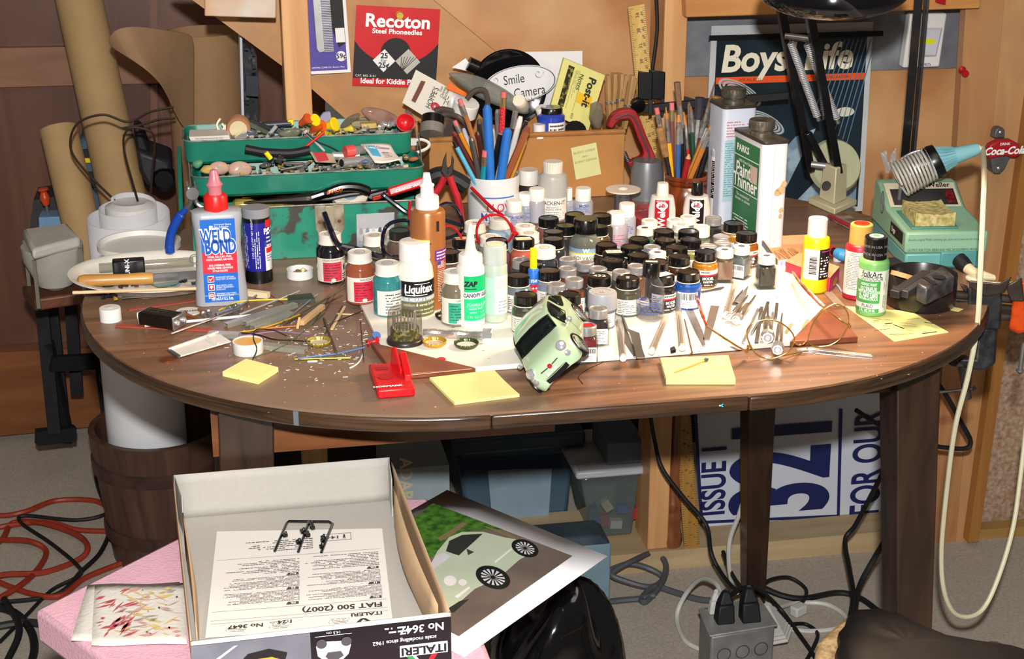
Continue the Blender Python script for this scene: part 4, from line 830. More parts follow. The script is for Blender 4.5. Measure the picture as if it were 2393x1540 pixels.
J(1065,633,'ps','w','6E6554','olive paint jar with a green label between the bronze bottle and the nozzle glue',('2E9A7C','GREY SP'),.3)
J(1049,587,'ov','b','4A3E38','black-lidded jar just right of the bronze bottle',None)
J(1072,606,'mm','w','5A564E','white-lidded jar hidden between the bronze bottle and the nozzle glue bottle',None)
J(1110,519,'ov','w','62655A','white lid with a pen scribble in front of the white mug',None,0,'M')
J(1168,510,'ov','w','8CA5B5','wide paper-topped jar just behind the red glasses lens',None,0,(PAPER,INK))
J(1184,528,'mm','w','5E5A52','white-lidded jar framed by the right lens of the red glasses',None)
J(1130,545,'mm','w','7A776C','white-lidded jar behind the tip of the nozzle glue bottle',None)
J(1228,529,'mm','w','A8A294','pale white-lidded jar between the red glasses and the clear blackening bottle',None)
J(1081,556,'mm','b','3F3A36','black lid with a tan sticker behind the red glasses bridge',None,0,(TAN,))
J(1161,560,'ov','b','4B3F46','dark purple-black lid behind the grey-green squeeze bottle',None)
J(1222,557,'ov','b','A2553F','salmon paint jar with a cream sticker on its black lid',None,0,(STK,))
J(1243,541,'mm','b','3A3838','black lid right behind the cream-stickered lid',None)
J(1282,508,'mm','b','7C4A44','black lid over a reddish jar in front of the clear blackening bottle',None)
J(1343,499,'mm','b','40382C','black lid with olive sheen, backmost of the jars behind the square stoppered bottle',None)
J(1321,526,'mm','b','2E2B2B','black lid left of the black-capped square glass bottle',None)
J(1406,502,'mm','b','35302E','black lid left of the small pink-printed bottle, farthest back',None)
J(1397,527,'mm','b','4A3A22','black lid half hidden right behind the square glass bottle cap',None)
J(1293,556,'mm','b','2A2C31','dark grey lid behind the white-lidded dark jar',None)
J(1272,577,'ov','w','2B2E36','dark slate jar with a white lid behind the yellow-capped glue tube',None)
J(1417,570,'mm','b','2C2526','black lid touching the right side of the square glass bottle',None)
J(1434,587,'mm','b','39312B','black lid with a pale green sticker',None,0,(mat('C6D2BC',.6),mat('4E7A4A',.6)))
J(1430,606,'mm','b','8A8478','black lid with a dull shine in the middle, in front of the green sticker',None,0,'emboss')
J(1327,604,'ts','s','9E1218','red paint bottle with a silver lid left of the square glass bottle base',None,.3,'emboss')
J(1368,612,'ts','s','451B16','dark red paint bottle with a silver lid directly before the square glass bottle',None,.2,'emboss')
J(1398,626,'ts','s','3E201A','silver-lidded bottle right of its dark red twin',None,.1,'emboss')
J(1217,606,'ts','s','37506B','blue paint bottle with a silver lid behind the grey-green squeeze bottle',None,.2,'emboss')
J(1240,616,'mm','b','2C2B2C','black lid peeking out left behind the yellow-capped tube',None)
J(1211,642,'mm','b','5E6872','grey paint jar with black lid and white label right of the grey-green bottle','mm',.25)
J(1277,628,'mm','b','6C7684','silvery jar with a scuffed black lid right of the yellow-capped tube','plain',0)
J(1309,630,'ts','s','8E1A1C','red paint bottle with a silver lid squeezed right of the silvery jar',None,0,'emboss')
J(1401,644,'mm','b','4B535E','slate jar with scratches on its black lid above the grey plastic lid',None,0,'432')
J(1342,651,'ts','s','B2431A','orange paint bottle with a silver lid behind the car','plain',.3,'emboss')
J(1300,663,'ts','s','7A2A22','silver-lidded bottle with a dark label just above the car roof','plain',.1,'emboss')
J(1228,687,'mm','b','3C3B36','dark grey jar with a black lid just left of the car','plain',-.2)
J(1330,686,'mm','b','8C3A22','jar with a black lid half hidden behind the car',None)
J(1452,633,'ts','s','4A4234','silver-lidded bottle behind the jar marked S',None,.2,'emboss')
J(1467,648,'mm','b','4A4638','olive metallic jar with a white S scratched in its black lid','plain',0,'S')
J(1609,633,'mm','b','1E4C96','bright blue paint jar with a barcode label standing by itself at the front','bar',0)
J(1550,640,'mm','b','211F20','black paint jar with a white sticker on the lid right behind the clear cement bottle','mm',.5,(PAPER,))
J(1538,610,'mm','b','2B2725','black lid behind the cap of the clear cement bottle',None)
J(1490,620,'ts','s','A85A1C','orange paint bottle with a gold-tinted silver lid left of the clear cement bottle',None,.2,'emboss')
J(1490,594,'mm','b','281A1C','dark maroon jar with a plain black lid near the middle of the crowd',None)
J(1587,597,'mm','b','40220F','amber-brown jar with an iridescent black lid and red-striped label','mm',.4)
J(1649,586,'mm','b','9A6820','amber jar labelled flat white with a black lid at the right front','mm',.1)
J(1694,582,'ts','w','85604E','clear square bottle with brown sediment and a white lid',None,.1,'mark')
J(1733,574,'ts','w','707478','grey paint bottle with a white lid and white label','bar',-.4,'mark')
J(1792,596,'ts','w','0F0F11','black paint in a square glass bottle standing alone at the right of the board',None,.25,'mark')
J(1463,574,'mm','b','1F1D1F','black lid in front of the pink-printed bottle',None)
J(1494,557,'mm','b','2A2826','dusty dark lid right of the pink-printed bottle',None)
J(1513,576,'ts','s','6B6B6B','silver lid among the black lids below the green paint jar',None,0,'emboss')
J(1536,588,'ts','w','B9B4AA','white lid among black lids left of the iridescent lids',None,0,'mark')
J(1575,577,'mm','b','35251E','iridescent black lid behind the amber-brown jar',None)
J(1507,531,'ts','w','2C8A3A','green paint bottle with a white lid left of the red epoxy tube',None,.2,'mark')
J(1551,539,'mm','b','332A33','purple-black lid directly under the red epoxy tube',None)
J(1551,559,'mm','b','30282E','purple-black lid in front of the one under the red epoxy tube',None)
J(1606,539,'mm','b','2E2A28','black lid directly under the black epoxy tube',None)
J(1612,558,'mm','b','75733E','olive-yellow jar with a black lid in front of the black epoxy tube','plain',.2)
J(1640,528,'ts','w','8A8A6C','greenish bottle with a tall cream lid right of the black epoxy tube',None,.2,'none',lidh=.014)
J(1667,507,'ts','s','15151A','black paint bottle with a silver lid by the wooden brush pot',None,.2,'none')
J(1715,520,'mm','b','8A5A16','amber jar with a black lid by the green-labelled can','plain',.2)
J(1745,543,'mm','b','7C4512','amber jar with a glossy black lid at the right rear of the board','mm',.2)
J(1686,551,'ts','s','9A9690','silver-lidded bottle behind another silver lid at the right rear',None,.1,'none')
J(1689,566,'ts','s','8C8880','silver-lidded bottle right behind the clear square bottle',None,.1,'none')
J(1650,571,'ts','s','6E6A60','silver lid behind the amber jar labelled flat white',None,.1,'none')
for px,py,s in((1518,514,'white lid at the left foot of the red epoxy tube, at the back'),(1577,512,'white lid between the two epoxy tubes, farther back'),(1590,522,'white lid between the two epoxy tubes, nearer'),(1601,507,'white lid half behind the black epoxy tube')):
 J(px,py,'ts','w','A8A49A',s,None)
J(1398,720,'ts','s','2A1412','square paint bottle with a silver lid and white safety label right of the car','plain',.15,'emboss')
J(1371,759,'ts','s','7E0F1E','crimson paint bottle with a barcode label that the car leans on','bar',.1,(mat('C01A1E',.4),))
C=T(1408,681,ZB+.044);C.z=ZB;t=bottle('paint_pot','grey plastic pot with a wide grey lid and white label behind the square bottle','paint jar',C,0,PAINTS)
m=MB();m.lathe([(0,0),(.0155,0),(.016,.002),(.016,.026),(0,.026)],28);part('body',m,mat('6E7278',.35),t);m=MB();m.patch(wrap(.0163,0),-.02,.02,.003,.020,12);L0=part('label',m,PAPER,t);m=MB();m.lines(wrap(.0166,0),-.017,.017,.004,.019,7,seed=5,h=.3);part('fine_print',m,INK,L0,**SF)
m=MB();m.lathe([(0,.024),(.0178,.024),(.018,.026),(.0176,.042),(.0165,.044),(0,.0435)],72,ribs=(2,3,.975));part('lid',m,mat('97999E',.4),t);m=MB();f=lambda x,y:V((x,y,.0442));m.ring(f,0,0,.0105,.0118);m.text('B',.012,f,bold=.03);part('lid_emboss',m,mat('A9A6A6',.4),t,**SF)
def body_prof(r,h,sh=.006,top=None,b=.002):return[(0,.0005),(r-b,0),(r,b),(r,h-sh),(r*.93,h-sh*.45),(top or r*.6,h),(0,h)]
def simple(name,label,cat,px,yb,w,yt,capw,capy,mb_,mc,z=None,group=None,rz=0,sh=.006,capprof=None,ribs=None):
 z0=z if z is not None else(ZB if inboard(fit(px,yb,w)[0])else ZT)
 C,r=fit(px,yb,w,z0);used.append((C.copy(),r));rc_=capw/2/S(C);h=hgt(C,yt,rc_);hc=hgt(C,capy,rc_*.0)
 t=bottle(name,label,cat,C,rz,group);m=MB();m.lathe(body_prof(r,hc,sh,rc_*.92),32);part('body',m,mb_,t)
 m=MB();m.lathe([(0,hc-.0008),(rc_,hc-.0008),(rc_*1.01,hc+.001),(rc_*.99,h-.0012),(rc_*.92,h),(0,h)],48,ribs=ribs);part('cap',m,mc,t)
 return t,r,h,hc,C
t,r,h,hc,C=simple('varnish_bottle','white varnish bottle with a black and olive label in front of the bronze bottle','bottle',972,742,88,552,72,602,mat('DAD5CA',.35,var=.02),mat('E2DFD8',.35,var=.02),sh=.022)
lz=hc-.024;f=wrap(r+.0003,0,.12);f2=wrap(r+.0006,0,.12)
m=MB();m.patch(f,-r*.95,r*1.35,lz-.020,lz,14);L0=part('label',m,mat('141416',.35),t)
m=MB();m.patch(f,-r*.95,r*1.35,lz-.052,lz-.0265,14);part('olive_panel',m,mat('5C6030',.4),L0);m=MB();m.patch(f,-r*.95,r*1.35,lz-.0265,lz-.020,14);m.patch(f,-r*1.4,-r*.96,lz-.06,lz,5);part('grey_panel',m,mat('8A8D8C',.4),L0)
m=MB();m.patch(f,-r*.95,r*1.35,lz-.064,lz-.052,14);part('black_panel',m,mat('141416',.35),L0)
m=MB();m.text('Liquitex',.0150,f2,.002,lz-.010,bold=.03,sx=.80,sh=.08);m.text('GLOSS MEDIUM & VARNISH',.0058,f2,.002,lz-.0232,bold=.02,sx=.74);m.text('médium & vernis brillant',.0058,f2,.004,lz-.030,sh=.25,sx=.8);m.text('medium barniz brillo',.0036,f2,.010,lz-.0365,sh=.2);m.text('glanz medium firnis',.0036,f2,.010,lz-.0415,sh=.2);m.text('MEDIUM',.0062,f2,.012,lz-.058,bold=.03);m.patch(f2,-.016,-.0148,lz-.018,lz-.004);m.patch(f2,-.016,.013,lz-.018,lz-.017,6);m.patch(f2,-.004,.017,lz-.0035,lz-.0028,6)
part('white_lettering',m,WINK,L0,**SF);m=MB();m.lines(f2,-r*1.35,-r*1.0,lz-.058,lz-.002,14,seed=2,wl=(.2,.5));m.text('1 FL OZ / 118 mL',.004,f2,.010,lz-.069);part('black_lettering',m,INK,L0,**SF)
t,r,h,hc,C=simple('paint_bottle','tall bronze craft paint bottle with a white nozzle cap behind the white varnish bottle','paint bottle',1003,728,82,450,54,484,mat('A5683A',.3,.35,var=.03),WHITE,sh=.006)
rc_=.0145;top=hgt(C,404);m=MB();m.lathe([(0,h),(.0085,h),(.0080,h+.012),(.0092,h+.0125),(.0092,h+.0145),(.0062,h+.016),(.0040,top),(0,top)],20);part('nozzle',m,mat('E4E2DC',.35),t)
f,f2=wrap(r+.0003,0,.1),wrap(r+.0006,0,.1);z1=hc-.036
m=MB();m.patch(f,-r*1.1,r*.0,z1-.018,z1,8);L0=part('yellow_label',m,mat('D9BB22',.4),t);m=MB();m.text('25%',.0125,f2,-r*.62,z1-.0085,bold=.04,sx=.7);m.text('BONUS',.0030,f2,-r*.14,z1-.005,bold=.04);m.text('PRIME',.0030,f2,-r*.14,z1-.009,bold=.04);m.text('PRIMA',.0030,f2,-r*.14,z1-.013,bold=.04);part('lettering',m,INK,L0,**SF)
m=MB();m.patch(f,r*.42,r*.60,hc-.026,hc-.013,2);part('black_mark',m,INK,t);m=MB();m.patch(f,r*.30,r*1.5,hc-.064,hc-.050,8);L1=part('purple_label',m,mat('6C2A8A',.4),t);m=MB();m.lines(f2,r*.4,r*1.4,hc-.063,hc-.051,3,seed=1);m.lines(f2,r*.45,r*1.3,.012,hc-.068,22,seed=12,h=.3);part('white_lettering',m,mat('E7D9CC',.5),L1,**SF)
m=MB();zf=.055;m.patch(f2,r*.45,r*.95,zf,zf+.009,4);q=part('flag_print',m,mat('D8D0CC',.5),t);m=MB();[m.patch(wrap(r+.0008,0,.1),r*.45,r*.95,zf+.0014*k,zf+.0014*k+.0007,4)for k in range(7)];part('red_stripes',m,RINK,q,**SF);m=MB();m.patch(wrap(r+.0009,0,.1),r*.45,r*.68,zf+.0045,zf+.009,3);part('blue_field',m,BINK,q,**SF)
m=MB();m.patch(f,-r*1.3,-r*.2,z1-.055,z1-.02,8);part('red_label',m,mat('9A2530',.4),t)
t,r,h,hc,C=simple('glue_bottle','white nozzle glue bottle with a bright green label in the middle of the board','glue bottle',1101,768,66,584,56,614,mat('E2DED4',.35,t=.1,var=.02),mat('E6E2D8',.35,t=.1,var=.02),sh=.005)
top=hgt(C,522);m=MB();m.lathe([(0,h),(.0105,h-.001),(.0065,h+.006),(.0040,h+(top-h)*.7),(.0018,top),(0,top)],20);part('nozzle',m,mat('E2D8CC',.35,t=.15,var=.02),t)
f,f2=wrap(r+.0003,0,.25),wrap(r+.0006,0,.25);zt=hc-.012
m=MB();m.patch(f,-r*.75,r*1.5,zt-.020,zt,10);L0=part('label',m,mat('12B268',.35),t);m=MB();m.patch(f,-r*.75,r*1.5,.010,zt-.0285,10);part('green_panel',m,mat('18C67A',.35),L0);m=MB();m.patch(f,-r*.75,r*1.5,zt-.0285,zt-.020,10);part('white_panel',m,PAPER,L0)
m=MB();m.text('ZAP',.0085,f2,-r*.28,zt-.010,bold=.06,sx=1.0,sh=.15);m.patch(f2,-r*.7,r*.15,zt-.0165,zt-.0155,4);m.text('CANOPY GLUE',.0066,f2,r*.28,zt-.0243,bold=.03,sx=.82);part('black_lettering',m,INK,L0,**SF)
m=MB();m.text('FORMULA 560',.0050,f2,r*.3,zt-.036,bold=.02,sx=.9);m.lines(f2,-r*.6,r*1.0,.028,zt-.041,5,seed=5,h=.3);m.lines(f2,-r*.4,r*1.0,.018,.027,2,seed=3,h=.3);m.text('2 FL OZ (59 ml)',.0042,f2,r*.3,.0145);part('pale_lettering',m,mat('A8EFCF',.5),L0,**SF)
t,r,h,hc,C=simple('paint_bottle','pale grey-green craft paint bottle with a flat cap right of the nozzle glue','paint bottle',1157,757,58,562,54,612,mat('A9B7A8',.35,t=.05,var=.02),mat('B9C1BA',.3,t=.1,var=.02),sh=.004)
m=MB();m.lathe([(0,h),(.010,h),(.010,h+.0006),(0,h+.0006)],24);part('cap_disc',m,mat('D9CDB0',.4),t)
f,f2=wrap(r+.0003,0,.2),wrap(r+.0006,0,.2);m=MB();m.patch(f,-r*.2,r*1.4,.012,hc-.014,8);L0=part('label',m,mat('D8DAD6',.4),t);m=MB();m.lines(f2,-r*.1,r*1.1,.045,hc-.018,14,seed=8,h=.28);m.lines(f2,r*.1,r*1.1,.014,.03,4,seed=9,h=.25);part('fine_print',m,mat('6F7672',.5),L0,**SF);m=MB();m.patch(f,-r*1.3,-r*.2,.012,hc-.016,6);part('mint_panel',m,mat('A6CDB8',.4),L0)
t,r,h,hc,C=simple('glue_tube','slim upright glue tube with a yellow cap and red, white and blue label','glue tube',1246,718,25,578,17,626,mat('2A6CC4',.35,var=.02),YEL,sh=.002)
f,f2=wrap(r+.0002,0),wrap(r+.0004,0);m=MB();m.patch(f,-r*1.5,r*1.5,hc-.030,hc-.020,10);L0=part('red_band',m,mat('C9202E',.4),t);m=MB();m.lathe([(r*.7,hc-.012),(r*.72,hc-.001),(0,hc)],16);part('collar',m,mat('D7D5CF',.4),t)
m=MB();m.text('5 STAR',.0052,f2,0,hc-.0155,bold=.03,sx=.7);m.text('SUPER',.0066,f2,0,hc-.0345,bold=.04,sx=.7);m.text('GLUE',.0066,f2,0,hc-.042,bold=.04,sx=.7)
for k in(-1,0,1):m.poly(f2,[(k*.004+.0018*(1 if i%2==0 else.42)*sin(i*PI/5),hc-.025+.0018*(1 if i%2==0 else.42)*cos(i*PI/5))for i in range(10)])
part('lettering',m,WINK,L0,**SF)
def micro(px,yb,w,yt,capw,capy,label,ink=None,tint='B9BCC8',txt=None):
 t,r,h,hc,C=simple('decal_bottle',label,'bottle',px,yb,w,yt,capw,capy,mat(tint,.3,t=.35,var=.02),mat('E6E3DC',.4,var=.02),group='small white-capped decal bottles',sh=.004)
 if ink:
  f,f2=wrap(r+.0002,0),wrap(r+.0004,0);m=MB();m.lines(f,-r*.9,r*.9,.006,hc*.62,6,seed=int(px),h=.4)
  if txt:m.text(txt,.0058,f2,.002,hc*.72,bold=.02,sx=.85)
  part('lettering',m,ink,t,**SF)
BI=mat('3B46A8',.5);PI_=mat('C24A5C',.5)
micro(1202,538,46,463,36,492,'white-capped decal bottle in front of the mug, above the red glasses',BI,txt='MICROSCALE');micro(1229,522,42,446,35,476,'white-capped decal bottle with blue bars right of the one by the red glasses',BI,'A4ACBA')
micro(1254,524,38,435,36,466,'cloudy white-capped bottle left behind the clear blackening bottle');micro(1362,508,48,434,37,466,'white-capped decal bottle with a blue label right of the clear blackening bottle',BI,txt='MICRO');micro(1326,505,34,436,22,466,'white-capped decal bottle half behind the clear blackening bottle',BI)
micro(1440,584,52,490,39,520,'front decal bottle with pink printing and a white cap left of the red epoxy tube',PI_,'B8B4BE');micro(1463,560,44,470,37,502,'decal bottle with a white cap right behind the pink-printed one',BI)
t,r,h,hc,C=simple('dropper_bottle','milky bottle of metal blackener with a notched cap in front of the cardboard box','bottle',1291,520,69,371,46,400,mat('BFC0BC',.3,t=.3,var=.02),mat('DAD5C8',.4,t=.1,var=.02),sh=.012,ribs=(2,4,.95))
f,f2=wrap(r+.0003,0),wrap(r+.0006,0);m=MB();m.patch(f,-r*1.3,r*1.2,.004,hc*.50,14);L0=part('label',m,mat('DAD8D2',.5),t);m=MB();m.text('BLACKEN-IT',.0082,f2,-.001,hc*.40,sx=.98,bold=.005);m.text('INSTANTLY',.0036,f2,0,hc*.31);m.text('BLACKENS METAL',.0036,f2,0,hc*.265);m.lines(f2,-r*.8,r*.9,.006,hc*.23,4,seed=5,h=.25);part('lettering',m,INK,L0,**SF)
t,r,h,hc,C=simple('pill_bottle','dark bottle with a ribbed white cap behind the decal bottles, right of the mug','bottle',1235,500,46,390,47,428,mat('2F2B28',.25,var=.1),mat('DEDAD2',.4,var=.02),ribs=(2,3,.96))
C,r=fit(1367,620,76,ZB);used.append((C.copy(),r));h=hgt(C,503,.014);hc=hgt(C,540);t=bottle('solvent_bottle','clear glass bottle with large black cap and blue and yellow label among jars','bottle',C)
m=MB();m.lathe([(0,.0006),(r-.003,0),(r,.003),(r,hc*.62),(r*.93,hc*.75),(r*.68,hc*.88),(r*.66,hc),(0,hc)],32);part('glass',m,mat('A9B0A6',.06,t=.55,var=.03,ior=1.2),t);m=MB();m.lathe([(0,hc-.001),(r*.74,hc-.001),(r*.74,h-.001),(r*.7,h),(0,h)],48,ribs=(1,2,.97));part('cap',m,LB,t)
f,f2=wrap(r+.0003,0),wrap(r+.0006,0);m=MB();m.patch(f,-r*1.4,r*1.4,.003,hc*.36,16);L0=part('label',m,mat('D9D5C2',.4),t);m=MB();m.patch(f,-r*1.4,r*1.4,hc*.40,hc*.54,16);part('blue_band',m,mat('7C98B8',.4),L0);m=MB();m.patch(f,-r*1.4,r*1.4,hc*.36,hc*.40,16);part('yellow_band',m,mat('D9C02A',.4),L0);m=MB();m.text('SOLVASET',.0075,f2,0,hc*.22,sx=.95);m.lines(f2,-.004,.018,hc*.08,hc*.14,1,seed=2);part('lettering',m,INK,L0,**SF);m=MB();m.text('W.',.0085,f2,.002,hc*.47,bold=.03);part('initial',m,WINK,L0,**SF)
C,r=fit(1518,755,66,ZB);used.append((C.copy(),r));h=hgt(C,606,.009);hc=hgt(C,636);t=bottle('cement_bottle','clear round bottle with a black cap and blue print at the front of the jars','bottle',C)
m=MB();m.lathe([(0,.0006),(r-.003,0),(r,.003),(r,hc*.60),(r*.9,hc*.74),(r*.6,hc*.86),(r*.50,hc*.92),(r*.50,hc),(0,hc)],32);part('bottle',m,mat('F4F6FA',.03,t=.97,var=0,ior=1.25),t);m=MB();m.lathe([(0,.003),(r*.93,.003),(r*.93,hc*.28),(0,hc*.28)],32);part('liquid',m,mat('F0F4FA',.02,t=1,var=0,ior=1.2),t)
m=MB();m.lathe([(0,hc-.004),(r*.62,hc-.004),(r*.62,h-.001),(r*.58,h),(0,h)],44,ribs=(1,2,.96));part('cap',m,LB,t);m=MB();m.patch(lambda x,y:V((x,y,h+.0003)),-.007,.0075,-.003,.003);part('cap_sticker',m,STK,t,**SF)
f=wrap(r+.0004,0);m=MB();m.lines(f,-r*1.2,r*1.1,hc*.18,hc*.55,7,seed=13,h=.4,dens=.75);part('blue_print',m,mat('4C5BA8',.5),t,**SF)
for px,yt,c,capc,label in((1546,427,'B81F30',mat('DFDACB',.4),'upright epoxy tube with a red label and white cap by the wooden pot'),(1627,425,'141416',LB,'upright epoxy tube with a black label and black cap by the wooden pot')):
 C=T(px,541,ZT)+away(V((.5,2,0)))*.012;C.z=ZT;B=F(px,yt,C);H_=B.z-ZT;s_=1/S(C);t=bottle('epoxy_tube',label,'tube',C)
 m=MB();rings=[]
 for k,w,d in((0,.0205,.0012),(.15,.0205,.005),(.45,.0200,.0105),(.66,.0175,.0150),(.72,.0160,.0152),(.735,.006,.006)):
  rings.append([V((w*cos(2*PI*i/20),d*sin(2*PI*i/20),H_*k))for i in range(20)])
 m.add(sum(rings,[]),[tuple(range(20))[::-1]]+[(j*20+i,j*20+(i+1)%20,(j+1)*20+(i+1)%20,(j+1)*20+i)for j in range(5)for i in range(20)]+[tuple(range(100,120))]);part('tube',m,mat('D6D2CB',.3,var=.02),t,ang=60)
 m=MB();m.lathe([(0,H_*.735),(.0088,H_*.735),(.0092,H_*.76),(.0082,H_*.985),(.0075,H_),(0,H_)],32,ribs=(2,3,.96));part('cap',m,capc,t)
 def ff(e,H_=H_):return lambda x,y:V((x,-(.0016+.0139*min(1,(y/H_/.70))**.8*math.sqrt(max(.05,1-(x/.0195)**2))+e),y))
 m=MB();m.patch(ff(.0006),-.0105,.0105,H_*.06,H_*.68,8,12);L0=part('label',m,mat(c,.4),t);m=MB();m.disc(ff(.0014),0,H_*.56,.0085,.0062);part('badge',m,WINK,L0,**SF);m=MB();m.text('J-B',.0075,ff(.0020),0,H_*.572,bold=.03,sx=.9);part('badge_lettering',m,RINK,L0,**SF);m=MB();m.text('WELD',.0040,ff(.0020),0,H_*.535,bold=.03);part('badge_word',m,INK,L0,**SF)
 m=MB();g_=ff(.0016);m.text('Weld',.0150,lambda x,y:g_(-y,H_*.30+x),bold=.03);m.lines(ff(.0014),-.009,.009,H_*.625,H_*.665,2,seed=4);part('lettering',m,WINK,L0,**SF)
C,r=fit(1455,512,44);C=T(1455,500);h=hgt(C,432,.024);t=bottle('wire_spool','white plastic spool of fine wire standing behind the decal bottles','spool',C);m=MB();m.lathe([(0,0),(.024,0),(.024,.0018),(.012,.0018),(.012,h-.002),(.0265,h-.002),(.0265,h),(.008,h),(.008,h-.01),(0,h-.01)],36);part('spool',m,mat('DCD3C4',.4),t);m=MB();m.lathe([(.0125,.003),(.0135,.004),(.0135,h-.004),(.0125,h-.003)],28);part('wire',m,mat('7C7C80',.3,.9),t)
a=[F(px,py,T(872,600))for px,py in((833,501),(922,496),(918,590),(834,590))];O=sum(a,V())/4;t=thing('paint_swatch','grey paint test card leaning on the front of the green toolbox','card',V((O.x,O.y,ZT)))
f0=lambda x,y,e=0:(a[0]*(1-x)+a[1]*x)*y+(a[3]*(1-x)+a[2]*x)*(1-y)-away(O)*e;m=MB();m.patch(f0,0,1,0,1);part('card',m,mat('D4D8DC',.6),t,**W1,sol=.0005);f=lambda x,y:f0(x,y,.0008)
m=MB();m.patch(f,0,1,.62,1);part('grey_wash',m,mat('A2A4A6',.6),t,**WS)
for k,c in enumerate(('8A8C92','7A8290','B5B8BA','4C505A')):m=MB();m.disc(lambda x,y:f0(x,y,.001),.12+.17*k,.56,.05,.09);part('paint_dab',m,mat(c,.5),t,**WS)
m=MB();m.text('LIGHT',.12,lambda x,y:f(.86-y,.22+x));m.text('BLT',.12,lambda x,y:f(.12-y,.22+x));part('pencil_lettering',m,GREYINK,t,**WS)
C,r=fit(947,814,88,ZB);h=hgt(C,709,r*.6);t=bottle('drill_bit_dome','clear ribbed dome holding tiny drill bits at the left of the board','drill bit stand',C)
m=MB();m.lathe([(0,0),(r,0),(r,.003),(r*.95,.005),(r*.88,.006),(0,.006)],40);part('base',m,mat('2A221E',.35),t)
m=MB();m.lathe([(r*.94,.004),(r*.93,h*.3),(r*.92,h*.72),(r*.86,h*.9),(r*.7,h*.98),(r*.3,h),(0,h)],48,ribs=(2,3,.96));part('dome',m,mat('EFE8DC',.06,t=1,var=.02,ior=1.08),t)
m=MB();m.lathe([(0,.006),(r*.78,.006),(r*.78,.018),(r*.74,.0195),(0,.0195)],40);part('index_disc',m,mat('3E3E22',.4,c2='8A8440',sc=240,w=.15,th=.56),t)
for k in range(20):a=2*PI*k/20;m=MB();m.tube([(r*.62*cos(a),r*.62*sin(a),.018),(r*.62*cos(a),r*.62*sin(a),.030+.0006*k)],.0004+.00003*k,5);part('drill_bit',m,STEEL,t)
a,b=T(990,777,ZB+.0045),T(1152,785,ZB+.0065);d=b-a;t=thing('pin_vise','chromed pin vise drill lying on the board right of the ribbed dome','pin vise',a)
m=MB();m.tube([a+d*k for k in(0,.05,.18,.2,.34,.36,.55,.57,.72,.74,.86)],[.0048,.0052,.0052,.0046,.0046,.0052,.0052,.0045,.0045,.0052,.005],20);part('body',m,mat('CFCBC4',.2,1,var=.1,sc=600,bump=.2),t,**W1)
m=MB();m.tube([a+d*.86,a+d*.865,a+d*.99,b],[.005,.0092,.0092,.0085],8);part('hex_end',m,CHROME,t,**W1)
def tool(name,label,cat,pts,w,m,h=.0012,z=ZB,group=None):
 P=[T(px,py,z+h)for px,py in pts];t=MB()
 for i in range(len(P)-1):pass
 L=[];Rr=[]
 for i,p in enumerate(P):
  d=(P[min(i+1,len(P)-1)]-P[max(i-1,0)]).normalized();x=V((d.y,-d.x,0));L.append(p+x*w[i]/2);Rr.append(p-x*w[i]/2)
 loop=L+Rr[::-1];t.hexa([V((p.x,p.y,z+.0003))for p in loop],loop);return solo(name,label,cat,t,m,group,bev=.0003)
def blade_tube(px0,py0,px1,py1,label,capm=None):
 a,b=T(px0,py0,ZB+.0045),T(px1,py1,ZB+.0045);d=(b-a);t=thing('bit_tube',label,'tube',b,group='clear tubes of drill bits')
 m=MB();m.tube([a,a+d*.01,b-d*.01,b],[.0035,.0042,.0042,.0036],14);part('tube',m,mat('F2EEE8',.05,t=.9,var=0,ior=1.12),t,**W1)
 m=MB();R1=RND(px0)
 for k in range(5):o=V((R1.uniform(-.002,.002),R1.uniform(-.002,.002),R1.uniform(-.002,0)));m.tube([a+d*.15+o,b-d*.06+o],.0005,5)
 part('drill_bits',m,STEEL,t,**W1)
 m=MB();m.tube([b-d*.05,b,b+d*.008],[.0041,.0041,.003],14);part('end_plug',m,capm or mat('E0DCD4',.3),t,**W1)
blade_tube(1446,752,1456,838,'clear bit tube at the left of the row, beside the tweezers',mat('E6E2DA',.3));blade_tube(1556,742,1522,822,'clear bit tube slanting left, second in the row');blade_tube(1585,724,1594,814,'clear bit tube standing nearly straight, third in the row');blade_tube(1717,664,1696,738,'clear bit tube behind the two jeweller screwdrivers')
t=thing('tweezers','dull steel tweezers with flared arms lying between two clear bit tubes','tweezers',T(1490,800))
for k,(pts,w,z_)in enumerate((([(1449,720),(1466,768),(1484,778),(1492,815),(1498,836)],[.0015,.003,.011,.0095,.011],ZB+.003),([(1449,722),(1462,770),(1468,800),(1490,832)],[.0015,.003,.008,.009],ZB))):
 P=[T(px,py,z_+.0012)for px,py in pts];L,Rr=[],[]
 for i,p in enumerate(P):d=(P[min(i+1,len(P)-1)]-P[max(i-1,0)]).normalized();x=V((d.y,-d.x,0));L.append(p+x*w[i]/2);Rr.append(p-x*w[i]/2)
 m=MB();loop=L+Rr[::-1];m.hexa([p-V((0,0,.0011))for p in loop],loop);part('arm',m,mat('8A857C',.35,1,var=.1),t,**W1,bev=.0004)
rod('hooked_probe','thin bent wire probe lying between the third tube and a flat file','probe',(1600,746),(1617,822),.0009,mat('8A6F50',.3,1),z=ZB)
rod('hooked_probe','short bent end of the thin wire probe','probe',(1618,823),(1611,830),.0009,mat('6B5238',.3,1),z=ZB)
tool('knife_insert','long grey saw blade with a narrow tang, pointing down to the note pad','blade',[(1610,721),(1634,775),(1646,808)],[.010,.0095,.0035],STEEL,group='loose craft blades');tool('knife_insert','wide grey chisel blade under the arm of the gold spectacles','blade',[(1671,714),(1659,760),(1650,794)],[.011,.010,.008],mat('9A938C',.35,1),group='loose craft blades')
